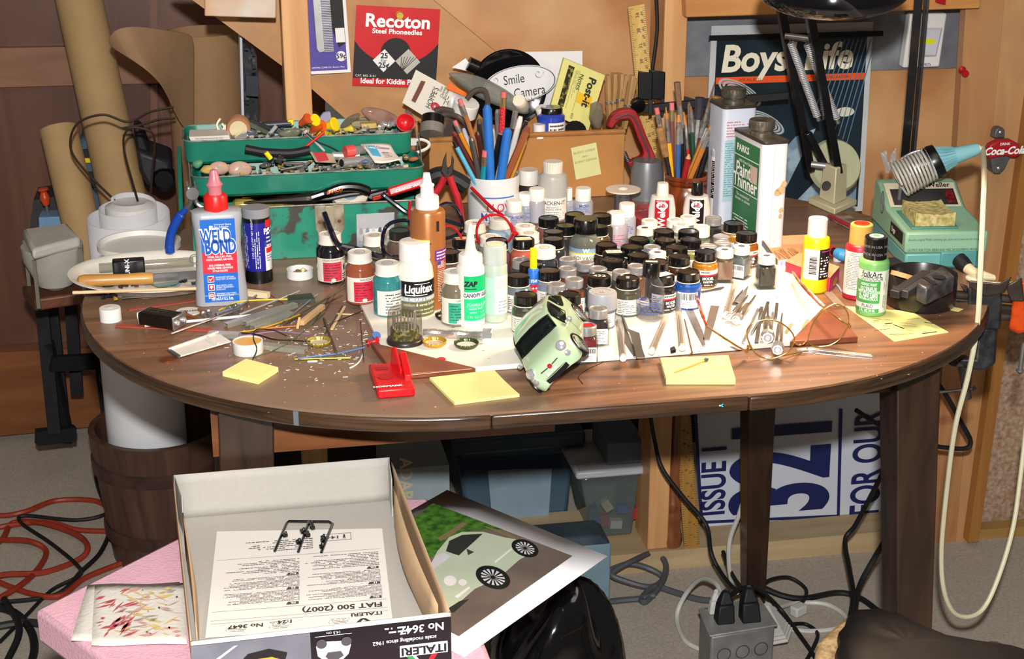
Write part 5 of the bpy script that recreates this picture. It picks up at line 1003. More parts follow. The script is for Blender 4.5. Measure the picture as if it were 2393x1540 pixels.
tool('knife_insert','pointed craft blade lying between the screwdrivers and the bit tube','blade',[(1748,668),(1736,690),(1722,706)],[.001,.008,.006],STEEL,group='loose craft blades',z=ZB+.002);tool('knife_insert','second pointed craft blade above the screwdrivers','blade',[(1736,676),(1726,694),(1716,712)],[.001,.007,.006],DSTEEL,group='loose craft blades')
tool('knife_insert','toothed dark blade lying right behind the bright blue jar','blade',[(1638,682),(1662,678),(1680,674),(1692,670)],[.006,.006,.008,.002],DSTEEL,group='loose craft blades')
outl('lead_scrap','tiny black clump between the second and third bit tubes','scrap',((1566,812),(1576,808),(1580,816),(1568,819)),.004,BLKM,z=ZB)
def driver(label,px0,py0,px1,py1,k0=0.5,rr=.0048,tilt=.0):
 a,b=T(px0,py0,ZB+.003),T(px1,py1,ZB+.0075+tilt);d=b-a;t=thing('precision_screwdriver',label,'screwdriver',b,group='jeweller screwdrivers on the board')
 m=MB();m.tube([a,a+d*.05,a+d*k0],[.0008,.0011,.0012],8);part('shaft',m,DSTEEL,t,**W1)
 m=MB();m.tube([a+d*k0,a+d*(k0+.05),a+d*.80,a+d*.82,a+d*.90],[.0018,rr*.85,rr*.85,rr*.55,rr*.55],14);part('handle',m,mat('9C948A',.25,1,var=.1,sc=500,bump=.2),t,**W1)
 m=MB();m.tube([a+d*.9,a+d*.91,a+d*.985,b],[rr*.6,rr*1.45,rr*1.45,rr*1.15],8 if rr>.0045 else 16);part('swivel_head',m,CHROME,t,**W1)
 m=MB();dn=d.normalized();q=dn.to_track_quat('Z','Y').to_matrix().to_4x4();m.lathe([(rr*.8,0),(rr*.85,.0006),(rr*.6,.0008),(rr*.5,.0002),(rr*.25,.0002),(rr*.2,.001),(0,.001)],16,TR(b)@q);part('head_ring',m,SILVER,t,**W1)
driver('jeweller screwdriver lying at the left of the crossed pair behind the spectacles',1748,690,1706,742,.35,.0040);driver('jeweller screwdriver with a black tip lying over its neighbour behind the spectacles',1766,690,1720,748,.38,.0048)
driver('jeweller screwdriver with a big hexagonal head seen through the left spectacle lens',1795,712,1794,790,.4,.0058);driver('jeweller screwdriver at the right edge of the left spectacle lens',1828,732,1817,818,.3,.0052)
for k,(p,q,w,s)in enumerate((((1772,722),(1736,802),.0035,'thin flat needle file left of the spectacle lens'),((1780,718),(1768,800),.0045,'flat needle file standing in the left lens of the spectacles'),((1790,722),(1757,778),.003,'small file between two others under the left lens'),((1816,709),(1812,745),.004,'angled steel bit above the right screwdriver'),((1806,730),(1804,770),.003,'narrow steel bit between the two screwdrivers under the lens'),((1795,706),(1780,750),.004,'grey blade behind the big hexagonal screwdriver'))):
 strip('needle_file',s,'file',p,q,w,.0022,DSTEEL if k%2 else STEEL,z=ZB,z2=ZB+.001*(k%3),group='needle files and bits under the spectacles')
t=thing('tweezers','shiny bent tweezers lying on the bare table below the spectacles','tweezers',T(1950,820))
for k in(0,1):
 P=[T(px,py,ZT+.001+.004*k*(1-abs(i-1.5)/3))for i,(px,py)in enumerate(((1862,820-k*4),(1900,822-8*k),(1960,829-8*k),(2038,836-6*k)))];m=MB()
 w=(.006,.008,.007,.0075);L=[p+V((.1,1,0))*w[i]/2 for i,p in enumerate(P)];Rr=[p-V((.1,1,0))*w[i]/2 for i,p in enumerate(P)];loop=L+Rr[::-1];m.hexa([p-V((0,0,.0009))for p in loop],loop);part('arm',m,CHROME,t,**W1,bev=.0004)
#  GREEN TOOLBOX
TG=mat('17705C',.35,var=.1,sc=30,coat=.2);TGW=mat('1B7E66',.4,c2='3A3A34',sc=30,th=.525,w=.06,det=9,coat=.1);RIM=mat('7E9488',.45,.3,c2='4C5A50',sc=60,w=.3)
A_,B_=T(455,624),T(1002,578);B_.y=A_.y=(A_.y+B_.y)/2-.002;XA,XB,YA=A_.x,B_.x,A_.y
tbx=thing('toolbox','open green metal cantilever toolbox with chipped paint at the back left of the table','toolbox',V(((XA+XB)/2,YA,ZT)))
Zb=Yp(800,476,YA).z;BD=.17
def openbox(m,x0,x1,y0,y1,z0,z1,th=.0015,r=.0):
 m.box(((x0+x1)/2,y0+th/2,(z0+z1)/2),(x1-x0,th,z1-z0));m.box(((x0+x1)/2,y1-th/2,(z0+z1)/2),(x1-x0,th,z1-z0))
 m.box((x0+th/2,(y0+y1)/2,(z0+z1)/2),(th,y1-y0-2*th,z1-z0));m.box((x1-th/2,(y0+y1)/2,(z0+z1)/2),(th,y1-y0-2*th,z1-z0));m.box(((x0+x1)/2,(y0+y1)/2,z0+th/2),(x1-x0-2*th,y1-y0-2*th,th))
m=MB();openbox(m,XA,XB,YA,YA+BD,ZT+.0005,Zb);part('body',m,TGW,tbx,**W1)
m=MB();m.tube([(XA,YA,Zb),(XB,YA,Zb),(XB,YA+BD,Zb),(XA,YA+BD,Zb)],.0016,6,closed=True);part('rolled_rim',m,mat('8A8A7C',.4,.5,c2='5A4A3A',sc=60,w=.3),tbx,**W1)
trays=[]
def tray(name,x0,x1,y0,y1,z0,z1,r=.018):
 m=MB();o=rrect(x1-x0,y1-y0,r,5);n=len(o);cx,cy=(x0+x1)/2,(y0+y1)/2
 def L(k,z):return[V((cx+x*k[0],cy+y*k[1],z))for x,y in o]
 w,d=x1-x0,y1-y0;ki=((w-.003)/w,(d-.003)/d);ko=(1,1);kb=((w-.012)/w,(d-.012)/d);kbi=((w-.015)/w,(d-.015)/d)
 R=[L(kb,z0),L(((w-.004)/w,(d-.004)/d),z0+.004),L(ko,z1),L(ki,z1),L(kbi,z0+.0025)]
 m.add(sum(R,[]),[tuple(range(n))[::-1]]+[(j*n+i,j*n+(i+1)%n,(j+1)*n+(i+1)%n,(j+1)*n+i)for j in range(4)for i in range(n)]+[tuple(range(4*n,5*n))])
 p=part(name,m,TG,tbx,**W1);m=MB();m.tube(L(ko,z1),.0014,6,closed=True);part('rolled_rim',m,RIM,p,**W1)
Y2,Y1=YA+.030,YA+.095
x20,x21=Yp(447,414,Y2).x,Yp(993,380,Y2).x;z21=Yp(720,404,Y2).z;z20=z21-.030
x10,x11=Yp(427,330,Y1).x,Yp(965,300,Y1).x;z11=Yp(720,320,Y1).z;z10=z11-.034
tray('lower_tray',x20,x21,Y2,Y2+.105,z20,z21);tray('upper_tray',x10,x11,Y1,Y1+.105,z10,z11)
for x,s in((x20+.004,-1),(x21-.004,1)):
 for dy in(0.02,.06):
  m=MB();m.bar((x+s*.006,YA+dy+.02,Zb-.02),(x+s*.0085,Y1+dy+.02,z11-.012),.009,.0014,up=(1,0,0));part('hinge_arm',m,STEEL,tbx,**W1)
m=MB();a=[(XA-.012,YA+.06,Zb-.02),(XA-.012,YA+BD,Zb-.03),(XA-.012,YA+BD+.03,z11-.03),(XA-.012,YA+.12,z20+.01)];m.hexa([V(p)for p in a],[V(p)-V((.006,0,0))for p in a]);part('lid_end',m,TG,tbx,**W1,bev=.001)
lx=Yp(770,510,YA).x;f=lambda x,y,e=0:V((lx+x,YA-e,Zb-.030+y))
m=MB();sh=[(-.020,.029),(.020,.029),(.020,-.004),(.014,-.016),(.008,-.021),(-.008,-.021),(-.014,-.016),(-.020,-.004)];m.hexa([f(x,y,.0022)for x,y in sh],[f(x,y,0)for x,y in sh]);L0=part('latch',m,mat('B4AC98',.4,.4,c2='7A6A54',sc=50,w=.3),tbx,**W1,bev=.0006)
m=MB();m.box(f(0,.012,.004),(.012,.004,.034));m.box(f(0,-.010,.0035),(.017,.0035,.012));part('hasp',m,mat('B0A890',.35,.5),L0,**W1,bev=.0006)
for s in(-1,1):m=MB();m.lathe([(.0026,0),(.0022,.0014),(0,.0018)],12,TR(f(s*.0135,.006,.0022))@RO(PI/2,4,'X'));part('rivet',m,RUST,L0,**W1)
def at1(px,py,dy=.05,dz=0):p=Yp(px,py,Y1+dy);return p
def chunk(name,label,cat,c4,y,th,m,group=None,bev=.001,**k):q=MB();pan(q,c4,y,th);return solo(name,label,cat,q,m,group,bev=bev,**k)
def cyl2(name,label,cat,p,q,y,r,m,y2=None,group=None,seg=12,prof=None):
 a,b=Yp(*p,y),Yp(*q,y if y2 is None else y2);t=MB();d=b-a
 if prof:t.tube([a+d*k for k,_ in prof],[r*w for _,w in prof],seg)
 else:t.tube([a,b],r,seg)
 return solo(name,label,cat,t,m,group)
U_=Y1+.012
t=thing('small_carton','little white carton at the left end of the upper tray','carton',Yp(488,330,U_));m=MB();pan(m,((441,320),(535,316),(540,331),(447,334)),U_,.045);part('carton',m,mat('C9C2B8',.6),t,**W1,bev=.001);m=MB();fq=flat(Yp(490,326,U_)+V((0,-.0006,0)),UX,UZ);m.text('FOR MAINTENANCE USE ONLY',.0028,fq,0,.0016);m.lines(fq,-.018,.012,-.005,0,2,seed=3);part('lettering',m,INK,t,**WS)
cyl2('bolt','grey bolt sticking out at the left end of the upper tray','bolt',(444,306),(470,318),U_+.05,.0028,STEEL,prof=((0,1.8),(.18,1.8),(.2,1),(1,1)))
t=thing('wood_plug','round pale wooden plug on edge in the upper tray','plug',Yp(557,302,U_+.03));m=MB();m.lathe([(0,0),(.0165,0),(.0175,.002),(.0175,.014),(0,.014)],28,TR(Yp(557,302,U_+.03))@RO(PI/2+.15,4,'X')@RO(PI,4,'X'));part('plug',m,mat('9C6E4C',.6),t,**W1);m=MB();m.lathe([(0,.0004),(.0125,.0004),(.0125,0)],28,TR(Yp(557,302,U_+.03))@RO(PI/2+.15,4,'X'));part('pale_face',m,mat('C9BC98',.6),t,**W1)
for k,pts in enumerate((((515,277),(508,288),(509,300),(516,306)),((519,288),(524,298),(521,304),(516,310)),((535,289),(527,295),(521,303),(519,310)),((536,304),(527,300),(519,306)))):
 m=MB();m.tube(smooth_path([Yp(px,py,U_+.04)for px,py in pts]),.0016,6);solo('cable_tie',('tallest cream tie curl at the left of the upper tray','cream tie curl in the middle of the knot','cream tie curl reaching right above the plug','cream tie end lying level by the wooden plug')[k],'cable tie',m,CREAM,'cream ties in the upper tray')
chunk('film_strip','green and black flat strip leaning across the upper tray','strip',((556,286),(575,281),(632,308),(622,315)),U_+.045,.004,mat('3F4A38',.4))
chunk('film_strip','black flat strip lying right behind the green one in the upper tray','strip',((566,282),(590,279),(640,300),(630,306)),U_+.055,.004,BLKM)
cyl2('tool_grip','dark blue-grey handle across the back of the upper tray','handle',(612,293),(682,288),U_+.065,.0052,mat('2C3038',.4));cyl2('mushroom_plug','white mushroom plug above the round wooden plug','cap',(562,284),(572,280),U_+.05,.003,WHITE)
chunk('corner_clip','yellow corner clip at the end of the dark handle','clip',((672,281),(686,280),(686,293),(679,294),(679,286),(672,286)),U_+.06,.006,YEL)
chunk('metal_bracket','shiny folded metal bracket in front of the wooden plug','bracket',((549,322),(570,308),(582,318),(570,328),(549,329)),U_+.015,.01,CHROME);chunk('metal_bracket','blue-grey steel clip right of the shiny bracket','bracket',((574,304),(600,308),(604,322),(582,320)),U_+.03,.01,mat('5E6674',.3,.8))
cyl2('test_tube','clear stick leaning in the upper tray beside the striped strip','stick',(622,323),(646,294),U_+.03,.003,mat('B9BDBC',.2,t=.4))
def bag(name,label,pts,y,m,th=.006,cat='plastic bag',sub=2):
 a=[Yp(px,py,y)for px,py in pts];c=sum(a,V())/len(a);q=MB();n=len(a);R1=RND(int(pts[0][0]));fr=[(p*.55+c*.45)+V((0,-th*R1.uniform(.6,1.3),R1.uniform(-.002,.002)))for p in a];bk=[(p*.55+c*.45)+V((0,th,0))for p in a]
 q.add(a+fr+[c+V((0,-th,0))]+bk+[c+V((0,th,0))],[f for i in range(n)for f in((i,(i+1)%n,n+(i+1)%n,n+i),(n+i,n+(i+1)%n,2*n),((i+1)%n,i,2*n+1+i,2*n+1+(i+1)%n),(2*n+1+(i+1)%n,2*n+1+i,3*n+1))]);return solo(name,label,cat,q,m,sub=sub,ang=60)
BAGM=mat('A79C8C',.15,t=.55,var=.12,sc=60,bump=.5,ior=1.15)
bag('plastic_bag','small bag with green bits overhanging the upper tray',((638,313),(660,300),(690,296),(712,300),(702,318),(684,327),(655,322)),U_+.005,mat('8E8A78',.2,t=.35,c2='5F7A62',sc=60,w=.3))
bag('plastic_bag','clear bag tube leaning at the middle of the upper tray',((786,296),(812,270),(838,260),(850,262),(838,280),(815,296),(796,304)),U_+.05,BAGM);bag('plastic_bag','large crinkled bag with red print at the right of the upper tray',((830,254),(850,246),(885,248),(920,260),(948,280),(935,300),(895,304),(868,292),(846,272)),U_+.07,mat('A98A7C',.15,t=.45,c2='A0584A',sc=26,w=.25,th=.6,bump=.5,ior=1.15))
WN=(('D97E2A','E2561E'),('E8D21A','E8D21A'))
for k,(p,q,c,r,s)in enumerate((((702,290),(722,276),'C85228',.0075,'pale orange connector cap leaning left in the row of caps'),((722,286),(738,280),'E3CB18',.0085,'yellow connector cap lying behind the orange ones'),((727,318),(742,290),'C4521C',.0085,'dark orange connector cap tilted in front of the yellow ones'),((735,296),(755,294),'D8571E',.0078,'orange connector cap lying level'),((757,298),(784,290),'EAD31A',.0098,'big yellow flared connector cap'),((733,318),(760,304),'E8D01C',.0075,'yellow winged cap at the front rim'),((772,316),(792,308),'E4CE2C',.0070,'yellow ring-ended cap at the front rim'),((796,304),(828,299),'E6D254',.0055,'pale yellow pointed cap lying right of the ring-ended one'))):
 cyl2('wire_connector',s,'wire connector',p,q,U_+.02+.006*k,r,mat(c,.35),y2=U_+.01+.006*k,group='wire connector caps in the upper tray',prof=((0,.55),(.35,.7),(.6,.8),(.9,1.1),(1,1.05)))
chunk('lavender_clip','lavender plastic clip standing behind the yellow caps','clip',((742,282),(756,264),(772,262),(776,284),(760,290)),U_+.07,.008,mat('8E8CA8',.4));chunk('cork_block','tan cork block at the right of the upper tray','block',((843,290),(880,288),(882,300),(846,302)),U_+.03,.02,mat('B09A5C',.7));chunk('cork_block','grey-tan block behind the cork block','block',((820,284),(862,283),(842,298),(822,296)),U_+.045,.015,mat('8E8262',.7))
R1=RND(6)
for k,(px,py)in enumerate(((886,297),(898,292),(908,296),(918,290),(852,303))):m=MB();m.lathe([(0,0),(.0042,.0005),(.0046,.003),(.0025,.0055),(.0025,.009),(0,.009)],10,TR(Yp(px,py,U_+.03))@RO(R1.uniform(.4,1.8),4,'X')@RO(R1.uniform(-1,1),4,'Y'));solo('rivet_stud',('leftmost bright stud right of the cork block','second bright stud from the cork block','third bright stud from the cork block','bright stud nearest the red cup','bright stud below the cork block')[k],'stud',m,CHROME,'bright studs in the upper tray')
p=Yp(947,288,U_+.02);t=MB();t.lathe([(.006,-.012),(.0125,0),(.0138,.004),(.0125,.004),(.010,.0005),(0,-.010)],28,TR(p)@RO(1.05,4,'X'));solo('plastic_cup','small red plastic cup at the right end of the upper tray','cup',t,mat('B8141C',.3))
cyl2('zip_tie','grey cable tie hanging over the front of the upper tray','cable tie',(711,305),(758,353),U_-.014,.0024,mat('A9A9A6',.4),prof=((0,1.7),(.09,1.7),(.1,.8),(1,.8)));cyl2('zip_tie','red cable tie slanting over the front of the upper tray','cable tie',(706,350),(758,308),U_-.016,.0022,mat('C22A20',.4));m=MB();m.tube(smooth_path([Yp(px,py,U_-.017)for px,py in((716,310),(740,330),(775,345),(805,362),(842,380))]),.0011,6);solo('zip_tie','thin black cable tie curving over the lower tray','cable tie',m,BLKM)
m=MB();m.tube(smooth_path([Yp(px,py,Y1+.04)for px,py in((962,330),(985,326),(1002,334),(998,346),(975,356),(950,362))]),.0024,6);m.box(Yp(964,331,Y1+.04),(.011,.006,.010));solo('zip_tie','white cable tie looping out at the right of the trays','cable tie',m,mat('C9C9C2',.4))
t=thing('spring_clip','small chromed spring clip between the toolbox and the cardboard box','clip',Yp(960,275,Y1+.05));m=MB();m.bar(Yp(950,258,Y1+.05),Yp(960,280,Y1+.05),.006,.004,up=(0,1,0));m.bar(Yp(956,262,Y1+.05),Yp(970,288,Y1+.05),.005,.003,up=(0,1,0));part('jaws',m,DSTEEL,t,**W1)
D_=Y2+.012
for k,(px,w,s)in enumerate(((512,30,'round clear coil of plastic at the left of the lower tray'),(560,36,'large clear coil of plastic right of the smaller one'))):bag('plastic_coil',s,[(px+w*cos(a),393+k*3+(20+4*k)*sin(a))for a in[2*PI*i/9 for i in range(9)]],D_+.01*k,mat('C5B5A8',.2,t=.35,c2='D9A48A',sc=40,w=.3,ior=1.15,bump=.3),cat='plastic coil')
bag('foam_scrap','tan foam scrap at the left end of the lower tray',((462,396),(480,382),(505,384),(510,405),(490,411),(468,404)),D_,mat('B49A54',.7),cat='scrap');bag('green_wrapper','green wrapper crumpled at the left end of the lower tray',((444,376),(470,368),(482,380),(462,400),(450,392)),D_+.03,mat('4E8A64',.5),cat='wrapper');chunk('yellow_card','pale yellow card standing in the lower tray','card',((528,362),(566,346),(574,356),(548,364)),D_+.06,.002,mat('B9BC8A',.6))
m=MB();m.tube(smooth_path([Yp(px,py,D_+.03)for px,py in((573,348),(620,356),(680,358),(725,350))]),.0062,10);solo('rubber_hose','short curved black rubber hose across the lower tray','hose',m,BLKM)
cyl2('yellow_plug','yellow plastic plug in front of the black hose','plug',(621,356),(633,371),D_+.015,.0035,YEL);chunk('black_clip','square black clip in front of the hose','clip',((641,380),(652,360),(665,367),(658,384)),D_+.01,.006,BLACK)
for k,(p,q)in enumerate((((662,381),(705,383)),((655,397),(708,387)),((640,371),(668,374)))):a,b=Yp(*p,D_+.012),Yp(*q,D_+.012);m=MB();N=40;m.tube([a+(b-a)*i/N for i in range(N+1)],[.0026 if i%2 else.0019 for i in range(N+1)],8);solo('threaded_rod',('upper threaded rod in the lower tray','lower slanting threaded rod in the lower tray','short threaded rod end by the yellow plug')[k],'rod',m,STEEL,'threaded rods')
t=thing('matchbook','tan card with a red square in the lower tray','card',Yp(750,368,D_+.015));m=MB();pan(m,((724,355),(778,360),(786,381),(738,379)),D_+.012,.003);part('card',m,mat('9C8874',.7),t,**W1);m=MB();pan(m,((731,356),(760,356),(769,374),(744,378)),D_+.0105,.002);part('red_square',m,mat('A81F28',.5),t,**W1)
t=thing('socket_tube','chromed tube with a black bore in the lower tray','tube',Yp(800,378,D_+.012));a,b=Yp(798,381,D_+.004),Yp(866,374,D_+.03);m=MB();m.tube([a,b],.0075,20);part('tube',m,CHROME,t,**W1);m=MB();d=(b-a).normalized();m.tube([a-d*.0003,a+d*.001],.0055,20);part('bore',m,BLKM,t,**W1)
cyl2('socket','smaller chromed tube behind the one with the black bore','tube',(775,364),(840,366),D_+.035,.006,SILVER,seg=18)
t=thing('vial','clear vial with a salmon-pink cap in the lower tray','vial',Yp(815,355,D_+.03));a,b=Yp(806,355,D_+.025),Yp(826,352,D_+.03);m=MB();m.tube([a,b],.0085,20);part('cap',m,mat('CE4A46',.35),t,**W1);m=MB();m.tube([b,Yp(850,350,D_+.04)],.0062,16);part('glass',m,mat('D9D5CE',.1,t=.6),t,**W1)
chunk('orange_card','orange card standing behind the pink-capped vial','card',((804,343),(840,331),(842,348),(808,350)),D_+.06,.002,mat('C66F38',.6))
t=thing('wipe_packet','white lens cleaner packet with a blue corner lying on the lower tray','packet',Yp(880,358,D_+.02));c4=[Yp(839,336,D_+.05),Yp(912,338,D_+.045),Yp(938,376,D_+.0),Yp(882,379,D_-.002)];c4[3]=Yp(876,378,D_-.002);g=lambda u,v:(c4[0]*(1-u)+c4[1]*u)*(1-v)+(c4[3]*(1-u)+c4[2]*u)*v+V((0,-.002*sin(u*5),.002*sin(v*4+u*3)))
m=MB();m.grid(g,8,8);part('packet',m,mat('D9D0C8',.5),t,**W1,sol=.0008);nn=(c4[1]-c4[0]).cross(c4[3]-c4[0]).normalized();nn=nn if nn.y<0 else-nn;g2=lambda u,v:g(u,v)+nn*.0011
m=MB();m.grid(lambda u,v:g2(.10+.32*u,.18+.5*v),4,4);part('blue_panel',m,mat('4FA3C4',.5),t,**WS)
m=MB();fx=lambda x,y:g2(x,y)+nn*.0004;m.text('Lens',.14,lambda x,y:fx(.25+x,.30-y*1.2),bold=.02);part('white_lettering',m,WINK,t,**WS);m=MB();m.text('Cleaner',.14,lambda x,y:fx(.66+x,.27-y*1.2),bold=.02);m.lines(lambda x,y:fx(x,1-y),.48,.85,.25,.55,4,seed=5);part('mauve_lettering',m,mat('7A6A9A',.5),t,**WS)
chunk('blue_card','blue card corner behind the black hose','card',((664,350),(690,342),(692,352),(668,354)),D_+.07,.002,mat('3B72B0',.5));bag('ball_chain','loose brass ball chain at the right end of the lower tray',((935,366),(945,356),(955,362),(960,374),(945,380)),D_+.03,mat('8A7A58',.3,.9,c2='C9B888',sc=300,w=.2),cat='chain');bag('copper_scrap','brown leather scrap at the right end of the lower tray',((945,372),(965,362),(985,368),(978,376),(955,380)),D_+.04,mat('8E5A3C',.6),cat='scrap')
bag('blue_tip','blue-grey plastic tip lying before the packet',((838,380),(850,370),(866,374),(860,382)),D_+.01,mat('5E7696',.3),cat='plastic tip')
R1=RND(8);m=MB()
for _ in range(330):
 top_=R1.random()<.45;x=R1.uniform(x10+.02,x11-.02)if top_ else R1.uniform(x20+.02,x21-.02);y=R1.uniform(Y1+.012,Y1+.09)if top_ else R1.uniform(Y2+.012,Y2+.09);z=(z11 if top_ else z21)-R1.uniform(.001,.012);a=R1.uniform(0,3.1);L=R1.uniform(.004,.014);d=V((cos(a),sin(a),R1.uniform(-.3,.3)));m.k=R1.randint(0,4);m.bar(V((x,y,z))-d*L/2,V((x,y,z))+d*L/2,R1.uniform(.002,.006),R1.uniform(.002,.005))
solo('hardware_bits','loose screws, washers and odd bits filling both toolbox trays','hardware',m,[STEEL,mat('8C8276',.5,.3),mat('B0A694',.5),mat('6A6A6C',.5,.3),mat('B8985A',.4,.4)],kind='stuff',bev=.0004)
I_=YA+.03
chunk('red_case','maroon plastic case lying in the bottom of the toolbox','case',((620,446),(740,444),(745,458),(624,460)),I_+.05,.02,mat('6A2A26',.5));chunk('tan_card','tan leather scrap at the left in the bottom of the toolbox','scrap',((562,450),(574,440),(632,443),(640,456),(566,464)),I_+.045,.01,mat('A07438',.7));chunk('teal_packet','teal packet lying behind the black pliers','packet',((690,440),(835,428),(836,446),(690,456)),I_+.08,.01,mat('3AA0A0',.5))
def pivot_tool():pass
t=thing('pliers','long black needle-nose pliers with orange lettering resting on the toolbox edge','pliers',Yp(700,465,I_));a,b=Yp(570,474,I_+.01),Yp(732,464,I_);m=MB();d=b-a;m.tube([a+d*k for k in(0,.3,.7,.9,1,1.06)],[.0015,.0035,.0065,.009,.0095,.006],10);part('jaws',m,mat('2A241E',.4,.6),t,**W1)
m=MB();m.tube(smooth_path([Yp(px,py,I_-.004)for px,py in((728,462),(765,450),(800,438),(835,438),(865,448))]),[.006]*8+[.0068]*24+[.004],10);part('handle',m,BLACK,t,**W1);m=MB();m.tube(smooth_path([Yp(px,py,I_+.012)for px,py in((728,466),(770,464),(810,456),(850,450),(915,434),(968,424))]),.0032,8);part('handle',m,mat('45423E',.4,.5),t,**W1)
m=MB();m.text('BAHCO',.0065,flat(Yp(782,447,I_-.0112),Yp(795,443,I_)-Yp(770,449,I_),UZ),bold=.03,sh=.2);part('lettering',m,mat('D9661E',.4),t,**WS)
t=thing('screwdriver','screwdriver with an amber-green handle lying in the bottom of the toolbox','screwdriver',Yp(620,478,I_));a,b=Yp(545,478,I_+.02),Yp(682,478,I_+.01);d=b-a;m=MB();m.tube([a+d*k for k in(0,.04,.3,.36,.6,.66,.86,.9,1)],[.006,.0085,.0085,.0065,.0065,.0085,.0085,.0055,.0055],14);part('handle',m,mat('5A5A22',.15,coat=.6,c2='A98E3A',sc=60,w=.4),t,**W1);m=MB();m.tube([b,Yp(735,478,I_+.01)],.0045,10);part('ferrule',m,DSTEEL,t,**W1)
t=thing('tape_roll','roll of tape with a round white side standing in the toolbox','tape roll',Yp(815,464,I_+.03));p=Yp(817,460,I_+.03);m=MB();m.lathe([(.0125,0),(.026,0),(.026,.012),(.0125,.012),(.0125,0)],32,TR(p)@RO(.75,4,'X'));part('roll',m,mat('CFC9B8',.5),t,**W1);m=MB();m.lathe([(0,.008),(.0128,.008)],28,TR(p)@RO(.75,4,'X'));part('hub',m,mat('7EA0AE',.4),t,**W1)
t=thing('tape_dispenser','green tape dispenser with a grey hub standing in the toolbox','dispenser',Yp(880,440,I_+.04));m=MB();pan(m,((846,432),(904,420),(910,440),(888,458),(862,458)),I_+.035,.015);part('body',m,mat('3E9A54',.4),t,**W1,bev=.003);m=MB();m.lathe([(0,.001),(.009,.001),(.013,.002),(.017,.001),(.017,0)],28,TR(Yp(876,439,I_+.034))@RO(PI/2,4,'X'));part('hub',m,mat('77777A',.4),t,**W1)
t=thing('adjustable_pliers','pliers with red grips marked in white resting on the right of the toolbox','pliers',Yp(950,440,I_));m=MB();a,b=Yp(907,450,I_-.002),Yp(995,422,I_-.002);m.bar(a,b,.013,.016,up=(0,-1,.3));part('grip',m,mat('B8201E',.35),t,**W1,bev=.003);m=MB();m.text('CRAFTSMAN',.0062,flat((a+b)/2+V((0,-.0092,.001)),b-a,V((0,0,1))),bold=.01);part('lettering',m,WINK,t,**WS);m=MB();m.bar(Yp(870,464,I_-.002),Yp(990,432,I_+.008),.006,.006);part('lower_grip',m,mat('9A2A22',.4),t,**W1,bev=.001)
t=thing('side_cutters','side cutters with blue grips hanging on the left end of the toolbox','cutters',T(400,590))
Pc=V((XA-.018,YA-.01,0));g=lambda px,py,e=0:F(px,py,Pc+V((0,e,0)))
m=MB();[m.tube(smooth_path([g(px,py,e)for px,py in pts]),rr,10)for pts,rr,e in((((436,424),(440,440),(449,452)),[.001]*6+[.003]*6+[.004]*5,0),(((454,422),(456,440),(451,452)),[.001]*6+[.003]*6+[.004]*5,0))];m.lathe([(0,0),(.0085,0),(.0085,.007),(0,.007)],20,TR(g(450,453,-.005))@RO(PI/2,4,'X')@RO(PI,4,'X'));m.tube(smooth_path([g(px,py)for px,py in((447,458),(444,475),(434,490))]),.0032,8);m.tube(smooth_path([g(px,py,.008)for px,py in((454,458),(460,475),(472,484),(484,490))]),.0032,8);part('jaws',m,mat('8E8E90',.3,1),t,**W1)
m=MB();m.tube(smooth_path([g(px,py,-.004)for px,py in((435,488),(418,508),(402,540),(396,570),(398,592))]),[.0042]*6+[.0062]*20+[.0066]*6+[.004],12);part('grip',m,mat('123F9A',.35),t,**W1)
t=thing('side_cutters','side cutters with dark jaws pointing up and red grips right of the toolbox','cutters',T(1040,520));Pc=V((XB+.012,YA+.03,0));g=lambda px,py,e=0:F(px,py,Pc+V((0,e,0)))
m=MB();m.hexa([g(*p)for p in((1044,352),(1036,372),(1030,400),(1042,418),(1052,405),(1043,385))],[g(*p,.008)for p in((1044,352),(1036,372),(1030,400),(1042,418),(1052,405),(1043,385))]);m.hexa([g(*p)for p in((1056,356),(1061,374),(1058,404),(1046,418),(1042,400),(1054,385))],[g(*p,.007)for p in((1056,356),(1061,374),(1058,404),(1046,418),(1042,400),(1054,385))]);part('jaws',m,mat('4E4A46',.35,.9),t,**W1,bev=.0012)
m=MB();m.tube(smooth_path([g(px,py)for px,py in((1050,412),(1060,440),(1072,475),(1078,520))]),.0052,10);part('grip',m,mat('A8202A',.35),t,**W1);m=MB();m.tube(smooth_path([g(px,py,.006)for px,py in((1040,412),(1028,436),(1012,456),(1000,470))]),.0052,10);part('grip',m,mat('A8202A',.35),t,**W1)
t=MB();Pc2=V((XB+.03,YA+.07,0));t.tube(smooth_path([F(px,py,Pc2)for px,py in((985,470),(1000,425),(1030,408),(1065,420),(1090,436))]),.012,10);solo('pouch_strap','thick black strap curving behind the red-gripped cutters','strap',t,BLKM)
chunk('green_sponge','pale green soft block behind the navy glasses lens','sponge',((1035,470),(1060,470),(1066,530),(1036,530)),YA+.035,.02,mat('7FBF62',.6))if False else None
